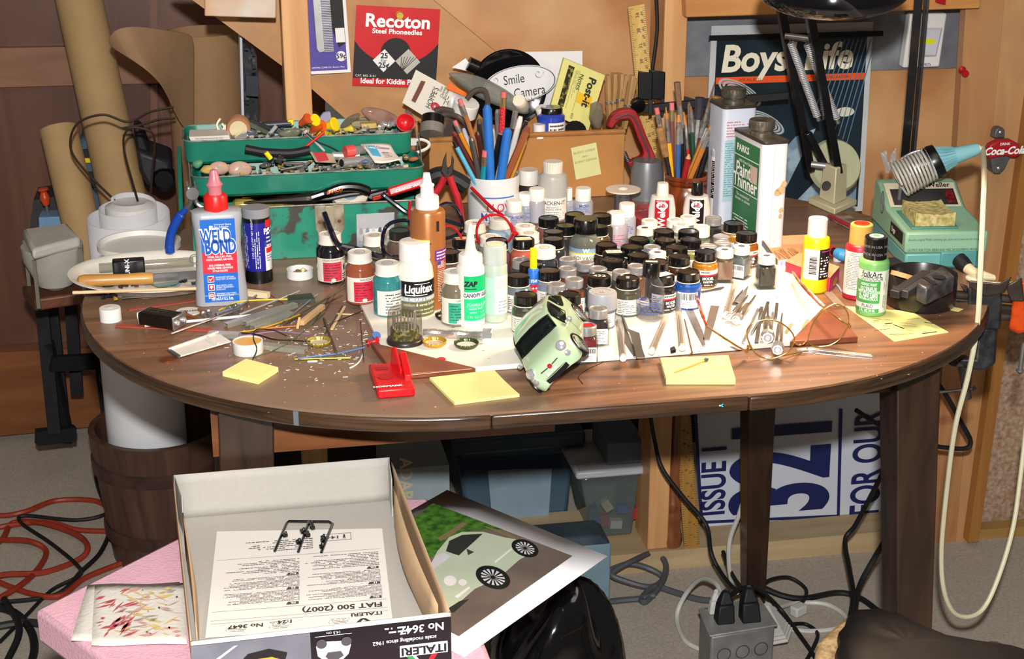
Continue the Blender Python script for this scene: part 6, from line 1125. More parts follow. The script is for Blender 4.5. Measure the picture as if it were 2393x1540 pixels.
#  CARDBOARD BOX
YB=2.362;bx0,bx1=Yp(1004,400,YB).x,Yp(1458,400,YB).x;zbx=Yp(1230,318,YB).z;t=thing('cardboard_box','brown cardboard box full of odds and ends against the back wall','box',V(((bx0+bx1)/2,YB,ZT)))
m=MB();openbox(m,bx0,bx1,YB,YB+.14,ZT+.0005,zbx,.003);part('carton',m,mat('A8753E',.8,var=.08,sc=18),t,**W1,bev=.001)
m=MB();m.tube([(bx0,YB,zbx),((bx0+bx1)/2,YB-.001,zbx+.002),(bx1,YB,zbx+.001)],.0042,8);part('worn_edge',m,mat('9A6A38',.9,var=.15,sc=60),t,**W1)
m=MB();a=[Yp(1000,312,YB),Yp(985,290,YB+.05),Yp(972,282,YB+.10),Yp(986,300,YB+.08)];m.hexa(a,[p+V((.003,0,-.002))for p in a]);part('flap',m,KRAFT,t,**W1)
c4=[Yp(px,py,YB-.0012)for px,py in((1334,346),(1393,333),(1405,407),(1346,420))];n_=thing('sticky_note','pale yellow note with handwriting stuck on the front of the cardboard box','sticky note',sum(c4,V())/4);m=MB();m.hexa(c4,[p+V((0,.0006,0))for p in c4]);part('paper',m,mat('C6C68C',.8,var=.02),n_,**WS)
f=flat((c4[0]+c4[1])/2+V((0,-.0008,-.004)),c4[1]-c4[0],c4[0]-c4[3]);m=MB()
for k,s in enumerate(('BURNT UMBER','then','BURNT SIENNA')):m.text(s,.0052,f,0,-.006-.0075*k,sh=.25)
part('handwriting',m,mat('8A8A66',.6),n_,**WS)
def boxcard(label,c4,y,m,name,cat='card',th=.001):return card(name,label,cat,c4,y,m,th)
t,f,w_,h_=boxcard('white sheet of card behind the black smile sign',((1180,122),(1361,119),(1361,330),(1180,330)),2.50,PAPER,'paper_sheet','paper')
p=Yp(1188,205,2.485);rr=90/S(p);t=MB();t.lathe([(0,.004),(rr*.9,.003),(rr,0),(rr*.95,.008),(0,.008)],56,TR(p)@RO(PI/2-.12,4,'X')@RO(PI,4,'X')@TR((0,0,-.006)));solo('plastic_disc','glossy black disc standing in the cardboard box behind the oval smile sign','disc',t,mat('08090D',.08,coat=.6))
p=Yp(1215,196,2.462);s_=1/S(p);t=thing('oval_sign','oval white sign about smiling for the camera in the cardboard box','sign',p);ca,sa=cos(.12),sin(.12);f=lambda x,y,e=0:p+V((x*ca-y*sa,-e,x*sa+y*ca));rx,ry=87*s_,43*s_
m=MB();N=48;L=[(rx*cos(2*PI*i/N),ry*sin(2*PI*i/N))for i in range(N)];m.hexa([f(*q,.0015)for q in L],[f(*q,0)for q in L]);part('plate',m,mat('D9DADC',.4,var=.01),t,**W1)
g=lambda x,y:f(x,y,.0018);m=MB();N=48
for k0,k1 in((.945,.965),(.97,.975)):m.add([g(rx*k*cos(2*PI*i/N),ry*k*sin(2*PI*i/N))for k in(k0,k1)for i in range(N)],[(i,(i+1)%N,N+(i+1)%N,N+i)for i in range(N)])
m.text('Smile',.0215,g,-.009,.0085,sx=.75);m.text('on Camera',.0215,g,.003,-.0145,sx=.75)
for cx,cy,s in((.031,.012,1),(-.040,.012,-1),(.02,-.024,1)):
 pts=[(cx+s*(.001+.0006*k)*cos(k*.5),cy+(.001+.0006*k)*sin(k*.5))for k in range(14)];m.add([g(x,y)for x,y in pts]+[g(x+.0006,y+.0006)for x,y in pts],[(i,i+1,15+i,14+i)for i in range(13)])
part('lettering',m,INK,t,**WS)
t,f,w_,h_=boxcard('yellow notes pack in clear wrap standing at the right of the cardboard box',((1318,136),(1414,176),(1375,306),(1283,262)),2.425,mat('D8D27E',.4,var=.02),'notes_pack','packet',.008)
f2=lambda x,y:f(x,y)-V((0,.0006,0));m=MB();m.patch(f2,-w_*.36,-w_*.22,-h_*.30,h_*.42);part('plaid_strip',m,mat('1E1D0E',.4,c2='8C8426',sc=160,w=.1,th=.56),t,**WS);m=MB();m.patch(f2,w_*.02,w_*.36,-h_*.12,h_*.06);part('orange_square',m,mat('E2B21E',.4),t,**WS)
m=MB();f3=lambda x,y:f(x,y)-V((0,.0012,0));m.text('Post-it',.018,lambda x,y:f3(w_*.24+y,h_*.12-x),bold=.03);m.text('Notes',.0105,lambda x,y:f3(-w_*.02+y,h_*.22-x));m.lines(lambda x,y:f3(y,-x),-h_*.4,h_*.1,-w_*.16,-w_*.06,3,seed=2,h=.2);m.text('653',.006,lambda x,y:f3(w_*.02+y,-h_*.38-x));[m.patch(f3,x*w_,x*w_+.0004,-h_*.3,h_*.38)for x in(-.17,.0)];part('lettering',m,INK,t,**WS)
t,f,w_,h_=boxcard('white hanging card of gun cleaning patches at the left of the cardboard box',((972,163),(1062,212),(1024,292),(940,240)),2.395,mat('CFCABC',.5,var=.02),'patch_card','packaging card',.001)
f2=lambda x,y:f(x,y)-V((0,.0008,0));m=MB();m.hexa([f2(x*w_,y*h_)for x,y in((-.30,.30),(-.2,.34),(-.2,.10),(-.22,-.30),(-.32,-.30),(-.31,-.02))],[f(x*w_,y*h_)for x,y in((-.30,.30),(-.2,.34),(-.2,.10),(-.22,-.30),(-.32,-.30),(-.31,-.02))]);part('hang_slot',m,mat('6A3A2A',.7),t,**WS)
ft_=lambda x,y:f2(w_*x+0,h_*y);fr_=lambda o:(lambda x,y:f2(o[0]*w_-y,o[1]*h_+x));m=MB();m.text("HOPPE'S",.0125,fr_((.10,.05)),sx=.75);m.text('Gun',.0065,fr_((.20,.38)),sx=.8);m.text('Cleaning',.0065,fr_((.28,.34)),sx=.8);m.text('Patches',.0065,fr_((.36,.32)),sx=.8);m.lines(fr_((.44,0)),-.012,.02,-.004,.004,3,seed=3);part('black_lettering',m,INK,t,**WS);m=MB();m.text('9',.026,fr_((.30,-.12)),bold=.04);part('red_numeral',m,mat('B3263E',.5),t,**WS)
bag('plastic_bag','long clear bag with blue stripes sprawling across the cardboard box',((1018,158),(1070,162),(1112,168),(1165,192),(1215,225),(1262,268),(1245,282),(1190,262),(1130,240),(1085,215),(1055,190)),2.425,mat('B9BDB4',.12,t=.5,var=.1,sc=40,bump=.5,ior=1.15),.016)
bag('plastic_bag','white bag with an orange label end in the left of the cardboard box',((1040,200),(1075,205),(1090,235),(1085,270),(1050,288),(1030,262)),2.405,mat('C9C6CC',.3,var=.05,bump=.3),.012);chunk('orange_label','orange flap above the white bag in the box','label',((1050,193),(1092,218),(1086,226),(1042,208)),2.388,.002,mat('D6691A',.4));chunk('white_card','white card corner sticking up behind the clear bag','card',((1088,136),(1104,156),(1090,166),(1056,158)),2.45,.001,PAPER);cyl2('stopper','black threaded cap peeking beside the black disc','cap',(1094,148),(1116,158),2.45,.011,BLACK,seg=20)
def lying(name,label,cat,px,py,r,y,L,mm,rx=1.2,ry=0,cap=None,caplen=.3,capname='cap',group=None):
 P=Yp(px,py,y);t=thing(name,label,cat,P,group=group);M=TR(P)@RO(ry,4,'Y')@RO(rx,4,'X');m=MB();m.lathe([(0,-L),(r,-L),(r,-L*caplen),(r*.9,-L*caplen+.002),(0,-L*caplen+.002)],24,M);part('body',m,mm,t,**W1);m=MB();m.lathe([(0,-L*caplen),(r*.96,-L*caplen),(r*.96,-.001),(r*.9,0),(0,0)],36,M,ribs=(2,3,.97));part(capname,m,cap,t,**W1);return t
lying('paint_jar','maroon-labelled white-capped paint bottle leaning in the cardboard box','paint bottle',1092,238,.021,2.385,.075,mat('4A1C18',.3),.35,.25,WHITE,.3)
lying('film_can','round black canister with a white label in the front left of the cardboard box','canister',1012,272,.0185,2.375,.03,mat('8E8A84',.3,t=.3),-.6,.2,BLACK,.5)
t=thing('safety_goggles','clear goggles with a smoky frame folded in the left of the cardboard box','goggles',Yp(1050,300,2.38));fr_m=mat('5A5048',.2,t=.3,ior=1.2)
for k,(pts,r)in enumerate((([(1013,300),(1018,280),(1040,268),(1068,272),(1090,292),(1100,318)],.0042),([(1090,232),(1110,212),(1132,212),(1140,235),(1138,262)],.0042),([(1016,262),(1030,256),(1060,262),(1085,280)],.005))):m=MB();m.tube(smooth_path([Yp(px,py,2.372+.006*k)for px,py in pts]),r,8);part('frame',m,fr_m,t,**W1)
m=MB();c4=[Yp(px,py,2.376)for px,py in((1018,300),(1040,272),(1085,288),(1096,322),(1030,322))];m.hexa(c4,[p+V((0,.0015,0))for p in c4]);part('lens',m,mat('D9D5CC',.05,t=.85,ior=1.1),t,**W1)
lying('paint_tube','white squeeze tube with a dark label at the right of the clear bag','tube',1263,250,.0095,2.39,.05,mat('C9D0D6',.35),.2,-.35,WHITE,.25)
C=Yp(1288,318,2.385);h=Yp(1288,250,2.385).z-C.z;r=32/S(C);C.z-=.02;t=bottle('paint_jar','blue paint jar with a black lid standing at the front of the cardboard box','paint jar',C);m=MB();m.lathe([(0,0),(r,0),(r,h*.72+.02),(r*.75,h*.82+.02),(0,h*.82+.02)],32);part('body',m,mat('2C44A8',.15,coat=.5),t);m=MB();m.lathe([(0,h*.74+.02),(r*.82,h*.74+.02),(r*.82,h+.018),(r*.75,h+.02),(0,h+.02)],48,ribs=(1,2,.96));part('lid',m,LB,t);m=MB();m.patch(wrap(r+.0004,0,.3),-r*.5,r*1.3,.018,.045,8);L0=part('label',m,PAPER,t);m=MB();m.lines(wrap(r+.0006,0,.3),-r*.4,r*1.2,.02,.043,4,seed=6);part('fine_print',m,INK,L0,**SF)
cyl2('stopper','plain white cap just left of the blue jar in the cardboard box','cap',(1260,322),(1260,290),2.37,.0095,WHITE,seg=24);lying('film_can','small black round lid at the right front of the cardboard box','lid',1346,304,.018,2.378,.012,BLACK,.9,0,BLACK,.6)
lying('lip_pot','translucent cream pot lying in the clear bag','pot',1212,234,.011,2.41,.026,mat('CFC6B4',.3,t=.3),.8,-.6,CREAM,.4)
bag('crystal_knob','faceted clear knob at the right end of the cardboard box',((1380,242),(1395,236),(1408,245),(1412,275),(1402,300),(1385,300),(1376,275)),2.40,mat('C9C2B0',.05,t=.6,ior=1.3),.012,'knob',sub=0)
for k,(a,b,c)in enumerate((((1420,175),(1424,290),(1434,170)),((1436,172),(1430,290),(1446,170)),((1452,172),(1444,280),(1462,175)),((1478,176),(1458,300),(1484,182)))):
 t=thing('clothespin',('leftmost wooden clothespin standing in the cardboard box','second wooden clothespin from the left','third wooden clothespin from the left','rightmost wooden clothespin, tilted against the box corner')[k],'clothespin',Yp(*b,2.42),group='clothespins in the cardboard box');P,Q,R2=Yp(*a,2.41),Yp(*b,2.42),Yp(*c,2.425)
 for e,s in((P,0),(R2,.006)):m=MB();m.bar(e,Q+V((.002*(s>0),s,0)),.0095,.0055,up=(1,.3,0));part('prong',m,wood('A9804E','C09A66',(30,30,6),.6,0,2),t,**W1,bev=.0006)
 q=P*.45+Q*.55;m=MB();m.tube([q+V((.006*cos(i*.7),-.004+.004*sin(i*.7),.0015*sin(i)))for i in range(20)],.0008,5);part('spring',m,STEEL,t,**W1)
#  MUG OF PENCILS
C,r=fit(1153,531,122);h=hgt(C,391,r);t=bottle('mug','white mug hand-lettered in red and blue, full of pencils','mug',C);m=MB();m.lathe([(0,0),(r*.96,0),(r,.003),(r,h-.001),(r*.985,h),(r*.94,h-.001),(r*.93,.006),(0,.006)],48);part('cup',m,mat('CFD0D2',.15,var=.01,coat=.5),t)
f=wrap(r+.0003,0,0);m=MB();m.text('I LOVE',.0175,f,.012,h*.40,sx=.85,bold=.005);part('red_lettering',m,RINK,t,**SF);m=MB();m.text('My Dad',.0175,f,.004,h*.20,sx=.85,bold=.005);part('blue_lettering',m,BINK,t,**SF);m=MB()
for z,x0,x1,w in((.60,-.018,.035,.0022),(.32,-.018,.035,.0005),(.14,-.02,.035,.0005)):m.patch(f,x0,x1,h*z,h*z+w,14)
part('blue_stripe',m,mat('3E68B8',.5),t,**SF);m=MB();m.patch(f,-.018,.035,h*.08,h*.08+.0008,12);m.patch(f,.02,.026,h*.52,h*.56,4);part('red_stripe',m,mat('B85A56',.5),t,**SF)
def stick_in(name,label,cat,Cc,rim,tip,off,r,segs,z_in=.012,group=None,seg=8,flatk=None):
 """a pen or brush standing in a pot: rim and tip are photograph points, segs = [(from, to, radius factor from, to, material, part name)] from tip (0) to rim (1)"""
 P=Cc+away(Cc)*off;a,b=F(*tip,P),F(*rim,P);d=(b-a);foot=b+d*max(.0,(b.z-Cc.z-z_in)/max(1e-4,-d.z/1))if d.z<0 else b
 rxy=V((foot.x-Cc.x,foot.y-Cc.y,0));lim=potr-r-.003
 if rxy.length>lim:rxy=rxy.normalized()*lim;foot=V((Cc.x+rxy.x,Cc.y+rxy.y,foot.z))
 b2=foot;D=b2-a;kk=(b-a).length/D.length;t=thing(name,label,cat,foot,group=group)
 for s0,s1,r0,r1,mm,nm in segs:
  s0,s1=s0*kk,(s1*kk if s1<1 else 1);m=MB();m.tube([a+D*s0,a+D*(s0+s1)/2,a+D*s1],[r*r0,r*(r0+r1)/2,r*r1],seg);part(nm,m,mm,t,**W1)
 return t
MUG=C;potr=r*.93;PG='pencils and tools in the white mug'
PINK=mat('D0686E',.6);FER=mat('B9A878',.25,1,sc=300);FERS=mat('B4B4B4',.25,1,sc=300)
def pencil(label,rim,tip,c,off=0,r=.0036,ferr=FER,er=PINK,k=1.0):return stick_in('pencil',label,'pencil',MUG,rim,tip,off,r,[(0,.10*k,.95,1,er,'eraser'),(.10*k,.26*k,1.08,1.08,ferr,'ferrule'),(.26*k,1,1,1,c if not isinstance(c,str)else mat(c,.3,coat=.4),'barrel')],group=PG)
def plain(name,label,cat,rim,tip,c,off=0,r=.0036,tipc=None,k=.08,mm=None):
 b=mm or mat(c,.3,coat=.4);return stick_in(name,label,cat,MUG,rim,tip,off,r,[(0,k,.7,1,mat(tipc,.3)if tipc else b,'end'),(k,1,1,1,b,'barrel')],group=PG)
plain('pencil','maroon pencil leaning far left in the mug','pencil',(1112,404),(1060,309),'4A1A1E',-.02,.0042,'6A2A2A')
plain('craft_tool','light blue tool with a black tip, lowest at the left of the mug','tool',(1101,407),(1060,330),'58A9C8',-.026,.0034,'141416',.18)
pencil('orange pencil with a pink eraser behind the maroon one',(1112,390),(1062,282),'D68A1E',.0,ferr=FERS)
pencil('natural wood pencil with a pink eraser and silver ferrule, tallest at the left',(1131,390),(1074,232),'A4683A',.01,ferr=FERS,k=.9)
plain('pen','pale translucent pen between the wood pencil and the orange one','pen',(1112,385),(1083,300),'B8B8C4',.016,.0032)
plain('mechanical_pencil','grey metal mechanical pencil at the front left of the mug','pencil',(1118,402),(1101,322),'6E6A66',-.022,.0044,None,.08,mat('6E6A66',.3,.8))
plain('pencil','dark brown pencil behind the teal one','pencil',(1130,398),(1115,308),'4A241C',.008,.004)
pencil('short teal pencil with a pink eraser at the front of the mug',(1126,409),(1133,352),'16839A',-.03,.0042,k=2.4)
for k,(rim,tip)in enumerate((((1146,408),(1138,245)),((1172,410),(1187,300)))):stick_in('file_grip',('taller blue rubber handle left of centre in the mug','shorter blue rubber handle right of centre in the mug')[k],'handle',MUG,rim,tip,-.028-.002*k,.0072,[(0,.06,.45,.95,mat('2468B8',.45),'end'),(.06,.5,.95,1,mat('2468B8',.45),'grip'),(.5,1,1,.8,mat('2468B8',.45),'lower_grip')],group=PG,seg=12)
plain('pen','silver pen behind the red glitter pencil','pen',(1165,390),(1163,256),'AFAFB2',.02,.0042,None,.05,FERS)
pencil('red glitter pencil with a gold ferrule, tallest in the mug',(1168,392),(1177,214),mat('A8121C',.2,coat=.6,c2='D8404A',sc=400,w=.2),.012,.0044,k=.75)
plain('pen','black pen with a flat end leaning before the red glitter pencil','pen',(1150,408),(1172,311),'121214',-.018,.0052,'8A7A74',.03)
stick_in('pencil','dark brown pencil with a silver top right of the red glitter pencil','pencil',MUG,(1180,392),(1205,260),.014,.0042,[(0,.3,1,1,FERS,'metal_cap'),(.3,1,.95,.95,mat('3A1A18',.3),'barrel')],group=PG)
plain('pencil','white pencil leaning right in the mug','pencil',(1184,400),(1217,272),'D6D2CC',-.004,.0044);plain('pencil','black pencil leaning right behind the white one','pencil',(1192,398),(1230,283),'161618',.012,.004)
plain('pencil','thick brown pencil leaning farthest right at the front of the mug','pencil',(1186,408),(1234,296),'8E5030',-.02,.0054,'7A4026',.1);plain('pencil','thin amber pencil behind the thick brown one','pencil',(1199,404),(1228,325),'C0862A',.0,.0034);plain('pen','black and white pen behind the taller blue handle','pen',(1132,392),(1119,280),'20242C',.022,.004);plain('pen','grey pen between the two blue handles','pen',(1160,398),(1150,300),'A9A6A0',.0,.004)
#  WOODEN BRUSH POT
C,r=fit(1602,512,108);h=hgt(C,394,r*.85);t=bottle('brush_pot','turned reddish wooden pot full of paint brushes','pot',C);m=MB();m.lathe([(0,0),(r*.80,0),(r*.92,h*.10),(r,h*.35),(r*.98,h*.55),(r*.86,h*.74),(r*.80,h*.78),(r*.96,h*.80),(r*.98,h*.85),(r*.90,h*.885),(r*.97,h*.91),(r*.98,h*.97),(r*.92,h),(r*.82,h*.985),(r*.78,h*.8),(r*.8,.01),(0,.01)],44);part('pot',m,wood('4A1A08','8A4218',(10,10,2.2),.25,.6,2.5),t)
POT=C;potr=r*.76;MUG_,MUG=MUG,POT;PG='brushes and pencils in the wooden pot'
HAIR=mat('7A5A44',.8,var=.2,sc=200);BRT=mat('B5793A',.7,var=.15,sc=200);DKH=mat('2E2E38',.8,var=.2,sc=200);PFER=mat('A9A9A6',.3,.9,c2='6E5A52',sc=120,w=.3,th=.62)
def brush(label,rim,tip,c,off,r,k=(.15,.5),hair=HAIR,hw=(.3,1.0)):return stick_in('paint_brush',label,'paint brush',POT,rim,tip,off,r,[(0,k[0],hw[0],hw[1],hair,'bristles'),(k[0],k[1],hw[1]*.95,1,PFER,'ferrule'),(k[1],1,1.05,.85,mat(c,.35,coat=.3),'handle')],group=PG)
pencil('short painted pencil with a pink eraser at the left of the pot',(1562,392),(1534,252),'8A7A70',.006,.0038,ferr=PFER)
stick_in('craft_knife','tool with a fat cork grip at the left of the pot','craft knife',POT,(1559,398),(1541,298),-.012,.0066,[(0,.06,.7,1,mat('9A7044',.8),'end'),(.06,.68,1,.8,mat('A27C4C',.85,c2='7E5A34',sc=120,w=.3),'cork_grip'),(.68,1,.55,.5,BLKM,'shaft')],group=PG,seg=12)
brush('yellow-handled liner brush near the left of the pot',(1565,402),(1556,250),'D6A21A',-.010,.0036,(.18,.55),BRT,(.15,.7));pencil('pencil with a gold and blue ferrule above the mauve handle',(1572,402),(1570,240),'7A4A4A',.004,.0038)
brush('blue-handled brush with a worn tip at the front left of the pot',(1580,405),(1586,268),'2C568E',-.018,.0040,(.12,.5),BRT,(.5,1));brush('large mop brush with a silver ferrule, tallest in the pot',(1602,396),(1582,192),'17171A',.004,.0042,(.26,.52),HAIR,(1.2,1.0))
brush('red-handled brush in the middle of the pot',(1610,400),(1598,262),'B3261E',.010,.0034,(.2,.62),BRT,(.3,1));brush('thin dark green brush with a silver ferrule',(1616,400),(1610,238),'1E2A26',.014,.0030,(.05,.45),HAIR,(.2,.9));brush('thin green brush right of its dark twin',(1623,398),(1614,248),'1F4A38',.008,.0032,(.08,.4),HAIR,(.3,1));brush('flat brush with stiff dark bristles at the back of the pot',(1622,395),(1636,228),'6A5A50',.018,.0058,(.3,.7),DKH,(1.35,1.2))
brush('wine-red liner brush with a very long fine tip leaning right',(1618,402),(1671,188),'5A2A26',.0,.0040,(.28,.62),HAIR,(.12,.8));brush('flat brush with golden bristles leaning right, highest at that side',(1634,402),(1678,226),'5A4230',.006,.0062,(.2,.38),BRT,(1.2,1.25));brush('orange-handled brush with a brown flat tip leaning right',(1615,406),(1668,286),'A8682A',-.016,.0044,(.14,.5),BRT,(1,1));brush('amber-handled brush lying along the orange one',(1612,404),(1655,300),'B57A2E',-.008,.0040,(.1,.35),PFER,(.9,1));brush('black-handled brush leaning farthest right in the pot',(1638,399),(1678,272),'141416',-.006,.0044,(.14,.55),HAIR,(.7,1.1));brush('black-handled brush behind the red pencil',(1592,402),(1590,290),'111113',.0,.0042,(.1,.4),HAIR,(.5,1))
stick_in('pencil','red pencil stub with a sharpened tip at the front of the pot','pencil',POT,(1597,406),(1610,360),-.022,.0046,[(0,.22,.2,.95,mat('B98A5C',.6),'sharpened_tip'),(.22,1,1,1,mat('8E1820',.3),'barrel')],group=PG)
MUG=MUG_
#  CANS AND DISPENSER
def can(label,P1,P2,depth,top_px,m_side,capR,name='solvent_can'):
 d=(P2-P1);W_=d.length;d.normalize();n=V((-d.y,d.x,0));H_=F(*top_px,P1).z-P1.z;t=bpy.data.objects.new(name,None);Mw=Mx((d,n,V((0,0,1)))).transposed().to_4x4();col.objects.link(t);t.matrix_world=TR(P1)@Mw;tag(t,label,'can')
 c=V((W_/2,depth/2,0));o=rrect(W_,depth,.008,4);m=MB();m.prism(o,.0005,H_-.003,TR(c));part('body',m,m_side,t,ang=60)
 m=MB();m.prism(rrect(W_+.002,depth+.002,.008,4),H_-.004,H_,TR(c));part('top_rim',m,mat('4A4540',.4,.7,var=.2),t,bev=.0008);m=MB();m.prism(rrect(W_-.004,depth-.004,.007,4),H_-.003,H_-.0005+.0007,TR(c));part('top_plate',m,mat('5C564C',.4,.7,c2='7E7868',sc=60,w=.3),t)
 m=MB();M=TR(c+V((0,0,H_)));m.lathe([(capR*.9,-.001),(capR*.92,.004),(capR*.8,.006),(capR*.95,.008),(capR,.010),(capR,.0195),(capR*.92,.021),(capR*.8,.0195),(0,.0195)],56,M,ribs=(4,5,.97));part('screw_cap',m,mat('57524C',.35,.9,c2='8A857A',sc=90,w=.4),t);return t,W_,H_
P1,P2=T(1772,584),T(1832,578);t,W_,H_=can('white solvent can with a green label on its left face, nearer of the two cans',P1,P2,.098,(1776,333),mat('D2D3D8',.3,var=.02),.0185)
fs=lambda x,y:V((-.0005,.098-x,y));m=MB();m.patch(fs,.010,.088,.008,H_*.93);L0=part('label',m,mat('157047',.35),t);g=lambda x,y:V((-.0010,.098-x,y));m=MB();m.text('PARKS',.0135,g,.036,H_*.85,bold=.03);m.patch(g,.010,.088,H_*.775,H_*.783);m.text('100% Mineral Spirits',.006,g,.046,H_*.735,sx=.9);m.text('Paint',.028,g,.040,H_*.65,bold=.02,sx=.85);m.text('Thinner',.028,g,.047,H_*.54,bold=.02,sx=.85);m.patch(g,.010,.088,H_*.455,H_*.462);m.text('The economical',.0065,g,.042,H_*.415);m.text('thinner or solvent',.0065,g,.042,H_*.375);m.lines(g,.014,.075,H_*.05,H_*.22,6,seed=4,h=.35);part('lettering',m,WINK,L0,**SF)
m=MB();m.patch(g,.062,.084,H_*.58,H_*.74);part('price_sticker',m,mat('C9B0A4',.6),L0,**SF);m=MB();m.patch(lambda x,y:V((x,-.0004,y)),W_*.42,W_*.42+.0006,.002,H_-.004);part('seam',m,mat('A8A8AE',.4),t,**SF)
R1=RND(3);m=MB()
for cx,cz,s in((.75,.55,1),(.60,.52,.8),(.86,.60,.7),(.80,.36,.6),(.78,.30,.5)):m.poly(lambda x,y:V((x,-.0005,y)),[(W_*cx+s*.008*R1.uniform(.5,1)*cos(a),H_*cz+s*.008*R1.uniform(.5,1)*sin(a))for a in[2*PI*i/11 for i in range(11)]])
part('rust_stain',m,mat('B49A72',.7,var=.2),t,**SF)
P1,P2=T(1680,526),T(1757,520);t,W_,H_=can('white can with dense red and green fine print, farther of the two cans',P1,P2,.06,(1680,250),mat('C3CBDA',.35,var=.02),.0185)
g=lambda x,y:V((x,-.0006,y));m=MB();m.lines(g,W_*.10,W_*.62,H_*.74,H_*.88,6,seed=2,h=.4);m.lines(g,W_*.70,W_*.96,H_*.76,H_*.86,4,seed=3,h=.4);part('red_print',m,mat('B5606C',.5),t,**SF);m=MB();m.patch(lambda x,y:V((x,-.0003,y)),W_*.06,W_*.97,H_*.2,H_*.72);L0=part('teal_panel',m,mat('A9C6CC',.4),t,**SF);m=MB();m.lines(g,W_*.08,W_*.95,H_*.24,H_*.70,24,seed=7,h=.45);part('teal_print',m,mat('5C98A0',.5),L0,**SF);m=MB();x=W_*.45;R1=RND(1)
while x<W_*.85:q=R1.choice((.0008,.0014));m.patch(g,x,x+q,H_*.06,H_*.17);x+=q+.001
part('barcode',m,mat('4C8A92',.5),t,**SF)
t,r,h,hc,C=simple('dispenser_bottle','white bottle with a black spout cap and black label beside the wooden pot','bottle',1681,517,52,292,27,338,mat('D9D8D6',.35,var=.02),BLKM,z=ZT,sh=.012)
f,f2=wrap(r+.0003,0,-.2),wrap(r+.0006,0,-.2);m=MB();m.patch(f,-r*.9,r*1.5,hc*.30,hc*.80,12);L0=part('label',m,mat('101012',.4),t);m=MB();m.lines(f2,-r*.8,r*1.2,hc*.32,hc*.79,20,seed=4,h=.42,wl=(.03,.12));part('fine_print',m,mat('C9C9C6',.5),L0,**SF);m=MB();m.lathe([(r*1.01,hc-.016),(r*1.015,hc-.010),(r*.9,hc-.006),(0,hc-.006)],28);part('shoulder',m,mat('A9AAAE',.35),t)
Pc=V((.665,2.36,0));g=lambda px,py,e=0:F(px,py,Pc+V((0,e,0)));t=thing('c_clamp','red C-clamp hooked over the right corner of the cardboard box','clamp',g(1480,330))
o_=[(1420,296),(1430,272),(1450,258),(1478,256),(1492,270),(1512,320),(1533,370),(1530,388),(1505,396),(1478,398)];i_=[(1432,302),(1444,284),(1462,279),(1476,284),(1490,322),(1503,352),(1500,366),(1484,374),(1466,380)]
m=MB();L=smooth_path([g(*p)for p in o_],4);Rr=smooth_path([g(*p)for p in i_],4);N=37;Ls=[L[min(len(L)-1,round(k*(len(L)-1)/(N-1)))]for k in range(N)];Rs=[Rr[min(len(Rr)-1,round(k*(len(Rr)-1)/(N-1)))]for k in range(N)];dv=V((0,.016,0))
m.add(Ls+Rs+[p+dv for p in Ls]+[p+dv for p in Rs],[f for i in range(N-1)for f in((i,i+1,N+i+1,N+i),(2*N+i,3*N+i,3*N+i+1,2*N+i+1),(i,2*N+i,2*N+i+1,i+1),(N+i,N+i+1,3*N+i+1,3*N+i))]+[(0,N,3*N,2*N),(N-1,3*N-1,4*N-1,2*N-1)]);part('frame',m,mat('A01820',.35,c2='7A1218',sc=60,w=.4),t,**W1,bev=.0015)
m=MB();P=smooth_path([g(*[(a+b)/2 for a,b in zip(o_[min(k,9)],i_[min(k,8)])],-.0012)for k in(1,3,5,6,8)],6);m.tube(P,.0018,6);part('web_line',m,mat('5A3A3A',.5),t,**W1)
m=MB();a,b=g(1458,356,.008),g(1508,466,.008);N=60;m.tube([a+(b-a)*i/N for i in range(N+1)],[.0045 if i%2 else.0038 for i in range(N+1)],10);part('screw',m,mat('6A6866',.35,.9),t,**W1);m=MB();m.tube([b-(b-a)*.03,b+(b-a)*.04],.006,14);part('swivel_foot',m,STEEL,t,**W1)
Pc=V((.70,2.40,0));g=lambda px,py,e=0:F(px,py,Pc+V((0,e,0)));t=thing('magnet_clamp','black ribbed twin-plate clamp with a round knob before the middle stud','clamp',g(1520,230))
def gp(m,pts,e,th):m.hexa([g(*p,e)for p in pts],[g(*p,e+th)for p in pts])
m=MB();gp(m,((1491,166),(1526,170),(1524,235),(1490,232)),0,.014);gp(m,((1516,162),(1555,168),(1553,234),(1520,232)),.022,.012);part('plate',m,BLACK,t,**W1,bev=.0015)
m=MB();gp(m,((1515,232),(1526,234),(1524,268),(1516,272)),0,.01);gp(m,((1545,230),(1553,232),(1551,270),(1544,272)),.02,.01);m.bar(g(1500,254,.01),g(1842,222,.03),.012,.012);gp(m,((1598,224),(1650,240),(1650,262),(1600,250)),.02,.02);part('bracket',m,BLKM,t,**W1,bev=.001)
m=MB();m.lathe([(0,0),(.0105,0),(.0125,.001),(.0125,.010),(.010,.012),(0,.012)],28,TR(g(1492,250,-.006))@RO(PI/2+.3,4,'X')@RO(PI,4,'X'),ribs=(2,3,.95));part('knob',m,BLACK,t,**W1)
P=[T(1376,505,ZT+.012),T(1392,492,ZT+.012),T(1525,472,ZT+.012),T(1540,500,ZT+.012),T(1490,516,ZT+.012)]
t=thing('red_case','red plastic case with raised letters lying behind the epoxy tubes','case',V((P[0].x,P[0].y,ZT)));P=[T(px,py,ZT+.014)for px,py in((1478,500),(1490,478),(1535,472),(1545,505),(1500,514))];m=MB();m.hexa([V((p.x,p.y,ZT))for p in P],P);part('case',m,mat('A0323A',.4),t,**W1,bev=.002)
cen=sum(P,V())/5;m=MB();m.text('CRAFT',.012,flat(cen+V((0,.004,.0004)),V((.95,.2,0)),V((-.2,.95,0))),bold=.03);part('raised_lettering',m,mat('C27A7A',.4),t,**WS)
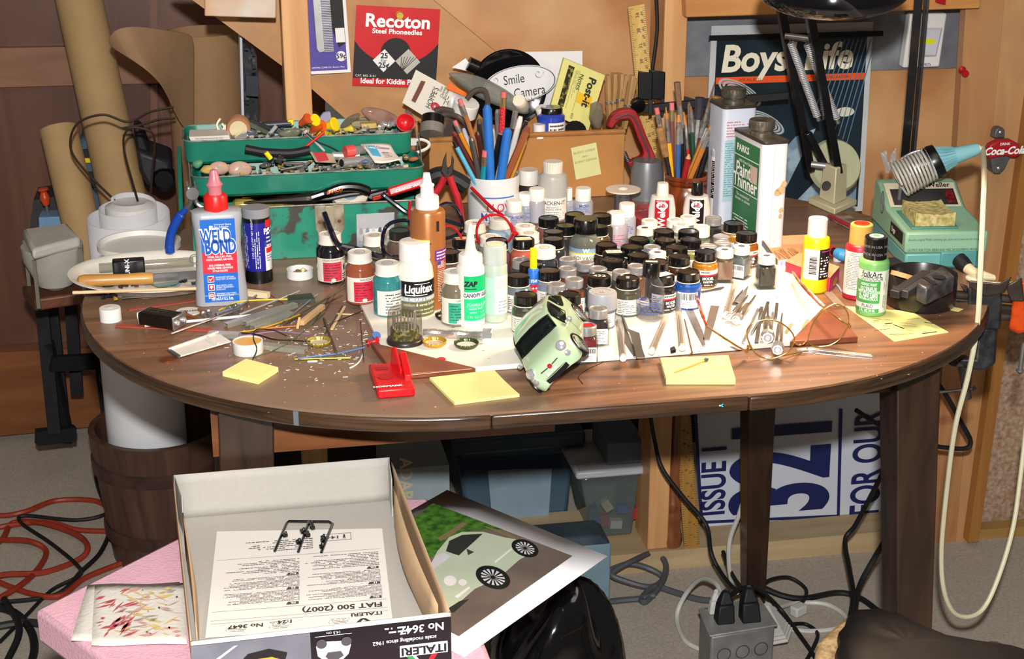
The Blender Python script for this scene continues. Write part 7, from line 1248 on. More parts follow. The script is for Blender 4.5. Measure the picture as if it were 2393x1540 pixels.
C=T(1530,480);t=bottle('spray_can','grey cylinder with a loose black wire behind the wooden pot','canister',C+V((0,.05,0)));m=MB();m.lathe([(0,0),(.028,0),(.026,.045),(.022,.060),(0,.062)],28);part('body',m,mat('77787A',.4,.3),t)
#  SPECTACLES
def tubes(name,par,pts,r,m,closed=False,n=8,seg=8,label=None):
 q=MB();q.tube(smooth_path(pts,n)if not closed else pts,r,seg,closed=closed);return part(name,q,m,par,label,**W1)
def loop(pts,n=6):
 P=[V(p)for p in pts];N=len(P);o=[]
 for i in range(N):
  a,b,c,d=P[i-1],P[i],P[(i+1)%N],P[(i+2)%N]
  for k in range(n):
   t=k/n;o.append(((b*2)+(c-a)*t+(a*2-b*5+c*4-d)*t*t+(b*3-a-c*3+d)*t**3)*.5)
 return o
def lens(par,pts,m=LENS,name='lens'):
 P=[V(p)for p in pts];c=sum(P,V())/len(P);n=(P[1]-c).cross(P[4]-c).normalized();q=MB();q.hexa([p+n*.0004 for p in P],[p-n*.0004 for p in P]);return part(name,q,m,par,**WS)
GF=mat('C9A050',.18,1,var=.05);TORT=mat('6A2410',.15,c2='C0561A',sc=60,w=.3,coat=.6)
t=thing('spectacles','gold wire spectacles with tortoiseshell ear tips at the right front of the board','spectacles',T(1860,820))
PL,PR=T(1794,840),T(1925,812);PB=T(1860,826)
Lp=loop([F(x,y,PL)for x,y in((1745,782),(1757,757),(1793,747),(1830,758),(1855,785),(1850,812),(1828,830),(1794,838),(1764,824))]);Rp=loop([F(x,y,PR)for x,y in((1888,792),(1900,756),(1925,724),(1952,711),(1975,722),(1983,750),(1970,784),(1945,804),(1915,811),(1893,804))])
tubes('rim',t,Lp,.0009,GF,True);tubes('rim',t,Rp,.0009,GF,True);lens(t,Lp);lens(t,Rp)
tubes('bridge',t,[F(1857,800,PL),F(1868,806,PB),F(1880,802,PB),F(1888,792,PR)],.0010,GF);tubes('brow_bar',t,[F(1826,832,PL),F(1870,823,PB),F(1914,812,PR)],.0008,GF)
for px,py,P in((1845,770,PL),(1884,760,PR)):q=MB();q.lathe([(0,-.004),(.0016,-.0035),(.0018,0),(.0016,.0035),(0,.004)],12,TR(F(px,py,P)+V((0,.003,0)))@RO(.5,4,'Y')@Mx.Diagonal((1.3,.5,1.8,1)));part('nose_pad',q,mat('C9C49A',.2,t=.5),t,**W1)
hl,hr=F(1744,820,PL),F(1985,762,PR);a=T(1651,762,ZB+.020);b=T(1627,690,ZB+.016)
tubes('temple',t,[F(1748,806,PL),hl,T(1700,795,ZB+.028),a],.0013,GF);tubes('ear_tip',t,[a,T(1643,740,ZB+.024),T(1634,712,ZB+.021),b],[.0015]*8+[.0022]*16+[.0018],TORT)
a2=T(1918,714,ZB+.026);tubes('temple',t,[F(1982,755,PR),hr,T(1960,745,ZB+.028),a2],.0013,GF);tubes('ear_tip',t,[a2,T(1895,690,ZB+.023),T(1870,660,ZB+.020),T(1853,636,ZB+.016)],[.0015]*8+[.0022]*16+[.0018],TORT)
for h_ in(hl,hr):q=MB();q.box(h_,(.003,.005,.004));part('hinge',q,GF,t,**W1,bev=.0005)
NAVY=mat('0A1020',.12,coat=.8,var=.2);RGF=mat('A50F1C',.15,coat=.7,var=.1)
t=thing('reading_glasses','navy-black plastic reading glasses lying across the jars left of the bronze bottle','spectacles',T(900,620))
Q1,Q2=V((.19,1.955,0)),V((.30,2.06,0));g1=lambda x,y:F(x,y,Q1);g2=lambda x,y:F(x,y,Q2)
def mixp(x,y):k=(x-895)/190;return F(x,y,Q1*(1-k)+Q2*k)
L1=loop([mixp(*p)for p in((897,588),(894,558),(903,530),(925,517),(955,516),(975,532),(972,575),(950,596),(915,600))]);L2=loop([mixp(*p)for p in((1018,500),(1034,478),(1055,477),(1070,492),(1082,525),(1072,545),(1046,556),(1022,552))])
tubes('rim',t,L1,.0026,NAVY,True);tubes('rim',t,L2,.0025,NAVY,True);lens(t,L1);lens(t,L2);tubes('bridge',t,[mixp(974,540),mixp(995,528),mixp(1019,515)],.0024,NAVY)
tubes('temple',t,[mixp(896,592),mixp(890,601),F(850,588,Q1+V((0,-.025,0))),F(800,576,Q1+V((0,-.03,0))),F(786,566,Q1+V((0,-.03,0))),F(772,535,Q1+V((0,-.028,0))),F(757,495,Q1+V((0,-.025,0)))],[.0034]*8+[.0042]*8+[.0046]*8+[.0036]*16+[.0034]*8+[.003],NAVY);tubes('temple',t,[mixp(1082,528),F(1040,515,Q2+V((0,.012,0))),F(965,503,Q2+V((0,.022,0))),F(925,478,Q2+V((0,.026,0))),F(893,453,Q2+V((0,.03,0)))],[.003]*16+[.0036]*16+[.0042],NAVY)
for p in((901,600),(1080,531)):q=MB();q.lathe([(0,0),(.0016,0),(.0014,.0006),(0,.0008)],12,TR(mixp(*p)-away(Q1)*.0032)@RO(PI/2,4,'X'));part('rivet',q,GOLD,t,**W1)
t=thing('reading_glasses','bright red plastic reading glasses lying on the white lids right of the bronze bottle','spectacles',T(1150,580))
Q1,Q2=V((.29,1.99,0)),V((.37,2.03,0))
def mixr(x,y):k=(x-1050)/150;return F(x,y,Q1*(1-k)+Q2*k)
L1=loop([mixr(*p)for p in((1040,530),(1058,532),(1072,545),(1080,562),(1076,578),(1058,590),(1036,586),(1030,555))]);L2=loop([mixr(*p)for p in((1114,548),(1118,522),(1136,506),(1160,502),(1182,512),(1196,536),(1194,556),(1176,570),(1146,576),(1122,570))])
tubes('rim',t,L1,.0017,RGF,True);tubes('rim',t,L2,.0018,RGF,True);lens(t,L1);lens(t,L2);tubes('bridge',t,[mixr(1079,570),mixr(1096,566),mixr(1115,562)],.0019,RGF)
tubes('temple',t,[mixr(1195,545),mixr(1206,544),F(1180,508,Q2+V((0,.05,0))),F(1150,486,Q2+V((0,.07,0))),F(1118,455,Q2+V((0,.09,0))),F(1101,438,Q2+V((0,.10,0)))],[.0032]*8+[.002]*16+[.0024]*16+[.002],RGF);tubes('temple',t,[mixr(1034,570),F(990,560,Q1+V((0,.04,0))),F(960,540,Q1+V((0,.05,0))),F(956,505,Q1+V((0,.05,0))),F(958,470,Q1+V((0,.05,0)))],.0022,RGF)
#  MODEL CAR
CG=mat('A9BF9C',.18,coat=.8,var=.015);t=bpy.data.objects.new('model_car',None);col.objects.link(t);tag(t,'pale green small hatchback model car tipped on its nose at the front','model car')
Fv=V((-.04,-.36,.93));Lv=V((.68,.66,.31));Fv.normalize();Lv=(Lv-Fv*Lv.dot(Fv)).normalized();Uv=Fv.cross(Lv)
toW=lambda v:rt_*v.x+up_*v.y-fw_*v.z
Rc=Mx((toW(Fv),toW(Lv),toW(Uv))).transposed()
mm=.001
ST=[(74,11,18,22,22,27,12),(72,8,24,22,27,32,17),(66,7,29,24,31.5,37,24),(56,7,31,26,33.5,40,26),(44,7,32,28,34,42.5,27),(35,7,32,30,34,44.5,27.5),(20,7,32.5,32,34,57,25.5),(12,7,32.5,33,34,61,25),(0,7,32.5,34,34,63,25),(-14,7,32.5,35,34,63.2,24.8),(-24,7,32.5,36,34,62.5,24.5),(-38,7,32.5,37,34,61,24),(-52,7,32,38,33.5,57,23),(-60,8,31,38,32.5,52,22.5),(-67,9,29,34,30.5,42,25),(-71,11,24,28,26,32,19)]
def sect(s):
 x,zb,wb,zc,wc,zt,wt=s;hasw=zt-zc>20
 L=[(wb,zb),(wc+.4,zb+(zc-zb)*.45),(wc,zc-3),(wc-.8,zc),(wc-2.2,zc+1.6)if hasw else(wc-1.2,zc+(zt-zc)*.3),(wt+2.2,zt-4.5)if hasw else(wt+2.5,zt-(zt-zc)*.25),(wt,zt-1.8)if hasw else(wt-1,zt-1),(wt*.6,zt-.3),(0,zt+.3)]
 full=[(x,y,z)for y,z in L]+[(x,-y,z)for y,z in L[-2::-1]];return[V(p)*mm for p in full]
secs=[sect(s)for s in ST];ns=len(secs[0])
body,win=MB(),MB();vs=sum(secs,[]);fb_,fwn=[],[]
for i in range(len(secs)-1):
 for j in range(ns-1):
  f=(i*ns+j,i*ns+j+1,(i+1)*ns+j+1,(i+1)*ns+j);jj=j if j<8 else 15-j
  side=jj==4 and i in(6,7,8)or jj==4 and i in(10,11)
  shield=i==5 and jj in(6,7);back=i==13 and jj in(6,7);sky=i in(7,8,9)and jj==7
  (fwn if side or shield or back else fb_).append(f)
fb_+=[tuple(range(ns)),tuple(range((len(secs)-1)*ns,len(secs)*ns))[::-1]]
body.add(vs,fb_);part('body',body,CG,t,sol=.0008,sub=2,ang=180)
win.add(vs,fwn);used_v=sorted({i for f in fwn for i in f});mp_={o:n for n,o in enumerate(used_v)};win=MB();win.add([vs[i]for i in used_v],[tuple(mp_[i]for i in f)for f in fwn]);part('window',win,thin('5E6A66',.12),t,sol=.0004)
m=MB();m.box((-.010,0,.014),(.110,.058,.012));m.box((.030,0,.036),(.012,.058,.010));part('interior',m,mat('131315',.5),t,bev=.001)
for y in(.014,-.014):
 m=MB();m.box((-.006,y,.030),(.014,.019,.026));m.box((-.012,y,.045),(.006,.017,.026),RO(-.2,3,'Y'));part('seat',m,mat('1A1A1C',.5),t,bev=.003);m=MB();m.lathe([(0,-.002),(.0055,-.0015),(.0055,.0015),(0,.002)],20,TR((-.011,y,.0575))@RO(PI/2,4,'Y'));part('headrest',m,mat('D9D2C8',.4),t)
m=MB();m.tube([V((.017+.004*sin(a),.014+.009*cos(a),.042+.0085*sin(a)))for a in[2*PI*i/24 for i in range(24)]],.0012,8,closed=True);m.bar((.017,.006,.042),(.017,.022,.042),.002,.002);part('steering_wheel',m,mat('D8D2C8',.4),t)
fr_=[secs[5][k]for k in(6,7,8,9,10)];rf_=[secs[6][k]for k in(6,7,8,9,10)];m=MB();up=V((.0004,0,.0008));m.tube([p+up for p in fr_+rf_[::-1]],.0016,6,closed=True);part('windscreen_seal',m,BLACK,t)
for sgn,idx in((1,(4,5)),(-1,(12,11))):
 m=MB();P=[secs[6][idx[0]],secs[7][idx[0]],secs[8][idx[0]],secs[9][idx[0]],secs[9][idx[1]],secs[8][idx[1]],secs[7][idx[1]],secs[6][idx[1]]];m.tube([p+V((0,sgn*.0005,0))for p in P],.0008,6,closed=True);part('window_trim',m,BLACK,t)
TYR,RIMM=mat('18181A',.6),mat('C9C9CC',.2,1)
for x,y in((.047,.0300),(.047,-.0300),(-.047,.0300),(-.047,-.0300)):
 sg=1 if y>0 else-1;M=TR((x,y,.0125))@RO(-sg*PI/2,4,'X');m=MB();m.lathe([(.0085,-.004),(.0118,-.004),(.0126,-.0025),(.0126,.0032),(.0118,.0045),(.0085,.0042)],36,M);w=part('wheel',m,TYR,t)
 m=MB();m.lathe([(0,-.0035),(.0086,-.0035),(.0086,.0042),(.0080,.0036),(.0072,.0022),(0,.0018)],32,M);part('rim',m,mat('4A4A4E',.3,.9),w);m=MB()
 for k in range(14):a=2*PI*k/14;m.bar(M@V((.0015*cos(a),.0015*sin(a),.0036)),M@V((.0080*cos(a),.0080*sin(a),.0036)),.0009,.0014,up=M.to_3x3()@V((0,0,1)))
 m.lathe([(0,.0044),(.002,.0042),(.0022,.003)],14,M);part('spokes',m,RIMM,w)
 m=MB();m.tube([V((x+.0148*cos(a),sg*.0338,.0125+.0148*sin(a)))for a in[PI*(k/20*1.16-.08)for k in range(21)]],.0016,8);part('wheel_arch',m,BLACK,t)
for y in(.0235,-.0235):
 for(dx,z,yy,r)in((.0685,.0330,y,.0052),(.0722,.0235,y*1.02,.0030)):
  dv=V((.80,.34*(1 if y>0 else-1),.42 if r>.004 else.1)).normalized();M=TR((dx,yy,z))@dv.to_track_quat('Z','Y').to_matrix().to_4x4();m=MB();m.lathe([(0,-.002),(r*1.15,-.002),(r*1.15,.0016),(r,.0022),(0,.003)],24,M);h_=part('headlight' if r>.004 else 'fog_light',m,CHROME,t);m=MB();m.lathe([(0,.0038),(r*.6,.0032),(r*.92,.0022),(r*.92,.001)],24,M);part('lens',m,mat('E4E4EC',.05,t=.6,c2='B4A0C8',sc=200,w=.4),h_)
m=MB();m.hexa([V((.0768-.006*(abs(y)/.021)**2.4,y,.0120))for y in[-.021+.042*k/10 for k in range(11)]]+[V((.0772-.006*(abs(y)/.021)**2.4,y,.0185))for y in[.021-.042*k/10 for k in range(11)]],[V((.070,y,.0120))for y in[-.021+.042*k/10 for k in range(11)]]+[V((.070,y,.0185))for y in[.021-.042*k/10 for k in range(11)]]);part('lower_grille',m,BLACK,t,ang=60)
for s in(1,-1):m=MB();m.tube([V((.0742-.0065*(y/.021)**2.2,s*y,.0212))for y in[.010+.014*k/6 for k in range(7)]],.0012,8);part('bumper_trim',m,CHROME,t)
for s in(1,-1):m=MB();m.tube([V((.0752,s*.0035,.0272)),V((.0748,s*.013,.0278))],.0007,6);part('chrome_whisker',m,mat('8E8A88',.2,1),t)
m=MB();m.lathe([(0,.0012),(.0024,.001),(.0028,0),(0,-.001)],20,TR((.0752,0,.0272))@RO(PI/2,4,'Y'));part('badge',m,mat('A51C2E',.3),t)
m=MB();m.box((.0752,-.002,.0215),(.001,.016,.0035));part('number_plate',m,mat('B9CBB0',.3),t)
for s in(1,-1):m=MB();m.lathe([(0,-.004),(.003,-.0032),(.0042,0),(.003,.003),(0,.0036)],16,TR((.024,s*.0385,.0365))@Mx.Diagonal((.8,1.15,.8,1)));m.bar((.022,s*.033,.033),(.024,s*.037,.0355),.002,.002);part('mirror',m,CHROME,t)
for s in(1,-1):m=MB();m.tube([V((.013,s*.0345,.012)),V((.010,s*.0348,.022)),V((.008,s*.0343,.0315))],.0003,5);m.tube([V((-.022,s*.0345,.012)),V((-.025,s*.0346,.022)),V((-.026,s*.0338,.0345))],.0003,5);part('door_seam',m,mat('5A6650',.6),t)
def car_minz(dist):
 c=CAM+ray(1283,792)*dist;lo=9
 for s in secs:
  for v in s:lo=min(lo,(c+Rc@(v-V((0,0,.030)))).z)
 return lo
lo_,hi_=1.3,2.4
for _ in range(40):
 mid=(lo_+hi_)/2
 if car_minz(mid)>ZT+.0005:lo_=mid
 else:hi_=mid
t.matrix_world=TR(CAM+ray(1283,792)*lo_)@Rc.to_4x4()@TR((0,0,-.030))
#  MAGNIFIER LAMP
lb=T(1943,492);t=thing('magnifier_lamp','black swing-arm magnifier lamp on a cream base at the back right of the table','lamp',lb)
CB=mat('C4BC98',.4,var=.04);m=MB();a=[T(1888,476),T(1950,503),T(2002,480),T(1940,462)];m.hexa(a,[p+V((0,0,.010))for p in a]);c_=sum(a,V())/4
b0=[c_+(p-c_)*.58+V((0,0,.010))for p in a];b1=[c_+(p-c_)*.48+V((0,0,.066))for p in a];m.hexa(b0,b1);part('base',m,CB,t,**W1,bev=.002)
Pc=V((c_.x,c_.y,0));g=lambda x,y,e=0:F(x,y,Pc+away(Pc)*e)
m=MB();m.lathe([(0,0),(.0075,0),(.0065,.0008),(0,.0008)],20,TR(g(1931,434,-.0245))@RO(PI/2,4,'X')@RO(PI,4,'X'));part('screw_hole',m,DSTEEL,t,**W1)
m=MB();m.tube([g(1946,420),g(1944,396)],.0065,14);part('post',m,BLACK,t,**W1)
m=MB();m.lathe([(0,0),(.042,0),(.044,.004),(.040,.012),(0,.012)],36,TR(T(1960,462)+V((.0,.03,.043)))@RO(1.15,4,'X'));part('dial_plate',m,mat('A9AA88',.5),t,**W1)
AB=mat('0C0C0E',.25,coat=.5)
for p,q,e in(((1816,-30),(1893,400),.025),((1893,40),(1958,405),-.010)):m=MB();m.bar(g(*p,e),g(*q,e),.0125,.014,up=(0,1,0));part('arm',m,AB,t,**W1,bev=.001)
m=MB();m.bar(g(1888,310,.01),g(1935,402,.012),.010,.012,up=(0,1,0));part('arm',m,AB,t,**W1,bev=.001)
for a_,b_ in(((1834,84),(1898,92)),((1896,384),(1950,390))):m=MB();m.tube([g(*a_,.01),g(*b_,.0)],.0050,14);part('cross_rod',m,mat('9A9A9C',.35,.6),t,**W1)
for k,(p,q,e)in enumerate((((1848,100),(1910,272),.005),((1886,102),(1955,278),-.002))):
 a_,b_=g(*p,e),g(*q,e);d=b_-a_;L=d.length;dn=d.normalized();x_=dn.cross(V((0,1,0))).normalized();u_=x_.cross(dn);N=44;m=MB();m.tube([a_+d*(i/(N*8))+(x_*cos(i*PI/4)+u_*sin(i*PI/4))*.0052 for i in range(N*8+1)],.0010,5);part('spring',m,mat('D4D4D6',.35,.5),t,**W1)
 m=MB();m.tube([a_-d*.05,a_],.0012,6);m.tube([b_,b_+d*.06],.0035,10);part('spring_hook',m,STEEL,t,**W1)
hc_=CAM+ray(1948,-30)*1.90;M=TR(hc_)@RO(.20,4,'X')@RO(-.10,4,'Y')
m=MB();m.lathe([(.074,-.004),(.087,-.008),(.092,-.002),(.090,.012),(.079,.032),(.070,.040),(.065,.036),(.076,.012),(.076,.0),(.074,-.004)],64,M);part('hood',m,mat('06060A',.08,coat=.8),t,**W1,ang=60);m=MB();m.lathe([(0,.018),(.060,.016),(.066,.013),(.060,.010),(0,.008)],48,M);part('magnifying_lens',m,mat('E8F0EC',.02,t=1,var=0,ior=1.3),t,**W1)
t=thing('channel_post','tall black channel-section post rising behind the soldering station','post',T(2110,470));Pc=V((T(2112,468).x,T(2112,468).y,0));z1=F(2112,-60,Pc).z
m=MB();xw=away(Pc);xr_=V((xw.y,-xw.x,0))
def colbar(o,w,d,mt,nm):q=MB();c=Pc+xr_*o;q.bar((c.x,c.y,ZT+.0005),(c.x,c.y,z1),w,d,up=xw);return part(nm,q,mt,t,**W1,bev=.0006)
colbar(-.004,.0125,.010,mat('0E0E10',.2,coat=.6,c2='3A2218',sc=14,w=.3,th=.66),'channel');colbar(.006,.005,.014,AB,'channel_edge');colbar(.0105,.003,.016,mat('2E2E30',.25),'channel_lip')
#  SOLDERING STATION
FL,FR,RL=T(2110,629),T(2302,626),T(2006,520);ex=(FR-FL).normalized();ey=V((-ex.y,ex.x,0));W_=(FR-FL).length;D_=min(.17,(RL-FL).dot(ey)+.0);D_=max(D_,.12);zf=F(2118,543,FL).z-ZT;zt_=F(2035,417,FL+ey*D_).z-ZT
t=bpy.data.objects.new('soldering_station',None);col.objects.link(t);t.matrix_world=TR(FL)@Mx((ex,ey,V((0,0,1)))).transposed().to_4x4();tag(t,'mint green soldering station with a sponge at the right rear of the table','soldering station')
MG=mat('84AC90',.4,var=.03);TG2=mat('5E9C98',.4,var=.03);zb=zf*.42
def prof(m,pts,x0,x1):return m.hexa([V((x0,y,z))for y,z in pts],[V((x1,y,z))for y,z in pts])
m=MB();prof(m,[(0,0),(D_,0),(D_,zb),(0,zb)],.002,W_-.002);part('lower_case',m,TG2,t,bev=.003)
y1,y2=D_*.58,D_*.86;top=[(-.001,zb),(D_+.001,zb),(D_-.002,zt_),(y2,zt_),(y1,zf+.006),(-.001,zf)]
m=MB();prof(m,top,0,W_);part('upper_case',m,MG,t,bev=.0035)
pn=V((0,-(zt_-zf-.006),y2-y1)).normalized();pd=V((0,y2-y1,zt_-zf-.006));PLn=pd.length;pd.normalize();fp=lambda x,y,e=.0008:V((0,y1,zf+.006))+V((1,0,0))*x+pd*y+pn*e
m=MB();m.patch(lambda x,y:fp(x,y,.0006),.006,W_-.006,.002,PLn-.002);L0=part('panel',m,mat('CBBFA4',.5),t,**SF);m=MB();m.patch(lambda x,y:fp(x,y,.0010),.012,W_-.010,PLn*.10,PLn*.72);part('black_panel',m,mat('1B191A',.35,c2='4A4644',sc=14,w=.5,th=.58),L0,**SF);m=MB();m.text('Weller',.0135,lambda x,y:fp(x,y,.0012),W_*.74,PLn*.86,bold=.02,sx=.85);part('lettering',m,INK,L0,**SF)
m=MB();[m.box(fp(W_*.84,PLn*.42,0),(.012,.004,.026),RO(math.atan2(pd.z,pd.y)-PI/2,3,'X'))];part('rocker_switch',m,mat('3A0A10',.15,c2='8A1A20',sc=200,w=.3,coat=.5),L0,bev=.001)
sp0=V((W_*.14,.012,zf+.001));m=MB();m.hexa([V((x,y,zf+.0005))for x,y in((.010,.010),(W_*.66,.010),(W_*.66,y1-.012),(.010,y1-.012))],[V((x,y,zf+.0035+.003*(y>.03)))for x,y in((.010,.010),(W_*.66,.010),(W_*.66,y1-.012),(.010,y1-.012))]);part('sponge_tray',m,mat('4A7E74',.4),t,bev=.001)
m=MB();R1=RND(4);N=16
def sg(u,v,top):return V((.016+(W_*.62-.016)*u,.014+(y1-.032)*v,zf+.004+(.013+.003*(abs(u-.5)*2)**2+.003*(abs(v-.5)*2)**2+R1.uniform(-.0006,.0006)if top else 0)))
tp=[[sg(i/N,j/N,1)for j in range(N+1)]for i in range(N+1)];m.grid(lambda u,v:tp[round(u*N)][round(v*N)],N,N);e_=[tp[i][0]for i in range(N+1)]+[tp[N][j]for j in range(1,N+1)]+[tp[i][N]for i in range(N-1,-1,-1)]+[tp[0][j]for j in range(N-1,0,-1)];nb=len(e_);m.add(e_+[V((p.x,p.y,zf+.004))for p in e_],[(i,(i+1)%nb,nb+(i+1)%nb,nb+i)for i in range(nb)])
t_w=t.matrix_world;m.v=[t_w@v for v in m.v];solo('sponge','dry crusty yellow-green sponge on the soldering station','sponge',m,mat('8A8A3E',.9,c2='CDB98A',sc=130,w=.3,bump=1,det=8),ang=20)
ff_=lambda x,y:V((x,-.0014,y));m=MB();m.text('Use only original Weller soldering tips, parts and accessories for this product.',.0046,ff_,W_*.5,zf*.80,sx=.74);m.text('OUTPUT FOR TC201 SERIES AND WEC 24 SOLDERING IRONS ONLY',.0046,ff_,W_*.5,zf*.52,sx=.76,bold=.01);part('front_lettering',m,mat('2A4A48',.5),t,**SF)
fl_=lambda x,y:V((-.0006,D_-x,y));m=MB();m.disc(fl_,D_*.30,zf*.95+.012,.0085,.016);L0=part('oval_sticker',m,mat('B9A98A',.4,c2='5E86A0',sc=90,w=.3),t,**SF);m=MB();m.ring(lambda x,y:fl_(x,y)+V((-.0003,0,0)),D_*.30,zf*.95+.012,.0080,.0087,k=1.88);part('sticker_border',m,INK,L0,**SF)
m=MB();m.patch(fl_,D_*.58,D_*.93,zf*.60,zf*.92);L0=part('name_plate',m,mat('121214',.3),t,**SF);m=MB();m.text('Ungar',.011,lambda x,y:fl_(x,y)+V((-.0006,0,0)),D_*.68,zf*.76,bold=.01,sx=.7);part('lettering',m,WINK,L0,**SF)
pC=V((W_*.66,-.004,zb*.62));m=MB();m.box(pC+V((0,.003,0)),(.05,.006,zb*1.0));part('socket_recess',m,mat('4C8A88',.4),t,bev=.002);M=TR(pC)@RO(PI/2+.35,4,'X')@RO(.35,4,'Y');m=MB();m.lathe([(0,0),(.0105,0),(.0105,.010),(.0085,.020),(0,.020)],28,M,ribs=(2,3,.93));part('connector',m,BLKM,t)
e0=t_w@(M@V((0,0,.018)))
solo('cable_sleeve','cream flexible plug sleeve at the front of the soldering station','plug sleeve',MB().tube([e0,e0+(M.to_3x3()@V((0,0,.012))),e0+V((.03,-.022,-.010))],[.0078,.0072,.0042],14),mat('CFC09A',.5))
cd=mat('DDD6B4',.45,var=.02);p_=e0+V((.03,-.022,-.010));m=MB();m.tube(smooth_path([p_,T(2262,648,ZT+.004),T(2295,660,ZT+.006),T(2330,665,ZT+.012),T(2390,660,ZT-.02),T(2440,640,ZT-.1)]),.0034,8);solo('iron_cable','cream cord running right from the plug of the soldering station','cord',m,cd)
Pc=FL+ey*(D_*.55)+ex*(W_*.5);Pc.z=0;g=lambda x,y,e=0:F(x,y,Pc+away(Pc)*e);ih=thing('soldering_iron','soldering iron with a pale blue handle resting in the coiled wire holder','soldering iron',g(2200,372))
a,b=g(2170,382),g(2288,347);d=b-a;m=MB();BLH=mat('7FB4BC',.4,var=.03)
m.tube([a+d*k for k in(0,.02,.16,.26,.34,.40,.95,1)],[.013,.0205,.0205,.0175,.0145,.0130,.0085,.007],28);part('handle',m,BLH,ih,**W1);m=MB();dn=d.normalized();x_=dn.cross(V((0,0,1))).normalized();u_=x_.cross(dn)
for k in range(22):q=2*PI*k/22;o=x_*cos(q)+u_*sin(q);m.bar(a+d*.18+o*.0195,a+d*.52+o*.0122,.0016,.0016,up=o)
part('grip_ribs',m,mat('6FA4AE',.4),ih,**W1);m=MB();m.tube([a-d*.3,a],.009,16);part('shaft',m,STEEL,ih,**W1);m=MB();m.tube([b,b+d*.02],.0055,14);part('cord_grommet',m,mat('D9CFA6',.5),ih,**W1)
ch=thing('iron_holder','coiled steel wire holder with a black ring clipped on the soldering station','holder',g(2110,430));m=MB();c0,c1_=g(2098,421),g(2178,381);D0=c1_-c0;dn=D0.normalized();x_=dn.cross(V((0,0,1))).normalized();u_=x_.cross(dn);N=10.5;n_p=int(N*24)
m.tube([c0+D0*(i/n_p)+(x_*cos(i*PI/12)+u_*sin(i*PI/12))*(.026-.004*i/n_p)for i in range(n_p+1)],.0017,6);part('coil',m,mat('D9D7D0',.3,.45),ch,**W1);m=MB();m.lathe([(.0195,-.006),(.0232,-.006),(.0245,0),(.0232,.008),(.0195,.008),(.0195,-.006)],36,TR(g(2182,379))@dn.to_track_quat('Z','Y').to_matrix().to_4x4());part('ring',m,BLACK,ch,**W1)
m=MB();m.tube(smooth_path([g(2165,348,.02),g(2130,358,.022),g(2105,372,.02)]),.0022,8);m.bar(g(2108,400,.015),g(2100,470,.02),.004,.004);part('support_wire',m,STEEL,ch,**W1)
m=MB();m.hexa([g(*p,.03)for p in((2058,358),(2072,352),(2074,378),(2066,386))],[g(*p,.034)for p in((2058,358),(2072,352),(2074,378),(2066,386))]);m.hexa([g(*p,.03)for p in((2082,362),(2094,346),(2094,372),(2078,388))],[g(*p,.034)for p in((2082,362),(2094,346),(2094,372),(2078,388))]);m.hexa([g(*p,.032)for p in((2064,376),(2084,380),(2078,404),(2070,404))],[g(*p,.036)for p in((2064,376),(2084,380),(2078,404),(2070,404))]);solo('foil_clip','crumpled bright metal clip standing behind the coil of the iron holder','clip',m,CHROME)
Q=V((.93,1.70,0));h_=lambda x,y,e=0:F(x,y,Q+away(Q)*e);m=MB();m.tube(smooth_path([b+d*.02,g(2298,352,-.01),h_(2300,420,.06),h_(2297,500,.02),h_(2292,620,0),h_(2284,760,0),h_(2262,880,.02),h_(2232,1000,.05),h_(2212,1150,.1),h_(2200,1290,.14),h_(2206,1380,.16),h_(2230,1432,.18),h_(2270,1440,.2),h_(2305,1412,.22),h_(2340,1330,.24),h_(2368,1230,.26),h_(2384,1120,.28),h_(2398,1000,.3)],10),.0034,8);solo('iron_cable','long cream cord of the soldering iron hanging in a deep loop at the right','cord',m,cd)
#  RIGHT SIDE OF THE TABLE
t,r,h,hc,C=simple('paint_bottle','yellow craft paint bottle with a white cap right of the board','paint bottle',1900,688,62,503,45,549,mat('E2BE10',.35,var=.02),mat('DDD6D2',.35,var=.02),z=ZT,sh=.006)
f,f2=wrap(r+.0003,0),wrap(r+.0006,0);m=MB();m.patch(f,-r*1.0,r*.30,hc*.26,hc*.80,10);L0=part('label',m,mat('D8D4CE',.4),t);m=MB();m.patch(f,r*.32,r*1.45,hc*.26,hc*.80,8);part('black_panel',m,mat('141416',.4),L0);m=MB()
R1=RND(6);y=hc*.36
while y<hc*.68:q=R1.choice((.0006,.001,.0016));m.patch(f2,-r*.45,r*.12,y,y+q,4);y+=q+R1.choice((.0006,.001))
part('barcode',m,INK,L0,**SF);m=MB();m.lines(f2,r*.42,r*1.3,hc*.29,hc*.72,9,seed=5,h=.5,wl=(.3,.8));part('white_lettering',m,WINK,L0,**SF);m=MB();m.patch(f2,r*.45,r*1.3,hc*.755,hc*.77,4);part('pink_line',m,mat('C24AA0',.5),L0,**SF)
t,r,h,hc,C=simple('paint_bottle','red craft paint bottle with a gold cap behind the green bottle','paint bottle',2000,704,66,515,52,566,mat('A81C2E',.35,var=.02),mat('C09A4E',.35,var=.02),z=ZT,sh=.005)
m=MB();m.lathe([(0,h+.0002),(.0100,h+.0002),(.0100,h+.0007),(0,h+.0008)],28,RO(0,4,'X'));part('cap_disc',m,mat('B8301E',.35),t);f,f2=wrap(r+.0003,0),wrap(r+.0006,0);m=MB();m.patch(f,-r*1.3,r*1.3,hc*.10,hc*.88,14);L0=part('label',m,mat('D5D0CC',.45),t);m=MB();m.lines(f2,-r*.9,r*1.0,hc*.2,hc*.86,22,seed=5,h=.35);part('fine_print',m,mat('6A6460',.5),L0,**SF)
t,r,h,hc,C=simple('paint_bottle','green outdoor acrylic paint bottle with a black cap standing on the yellow note','paint bottle',2033,742,70,544,54,600,mat('6FA85E',.35,var=.02),LB,z=ZT+.001,sh=.006)
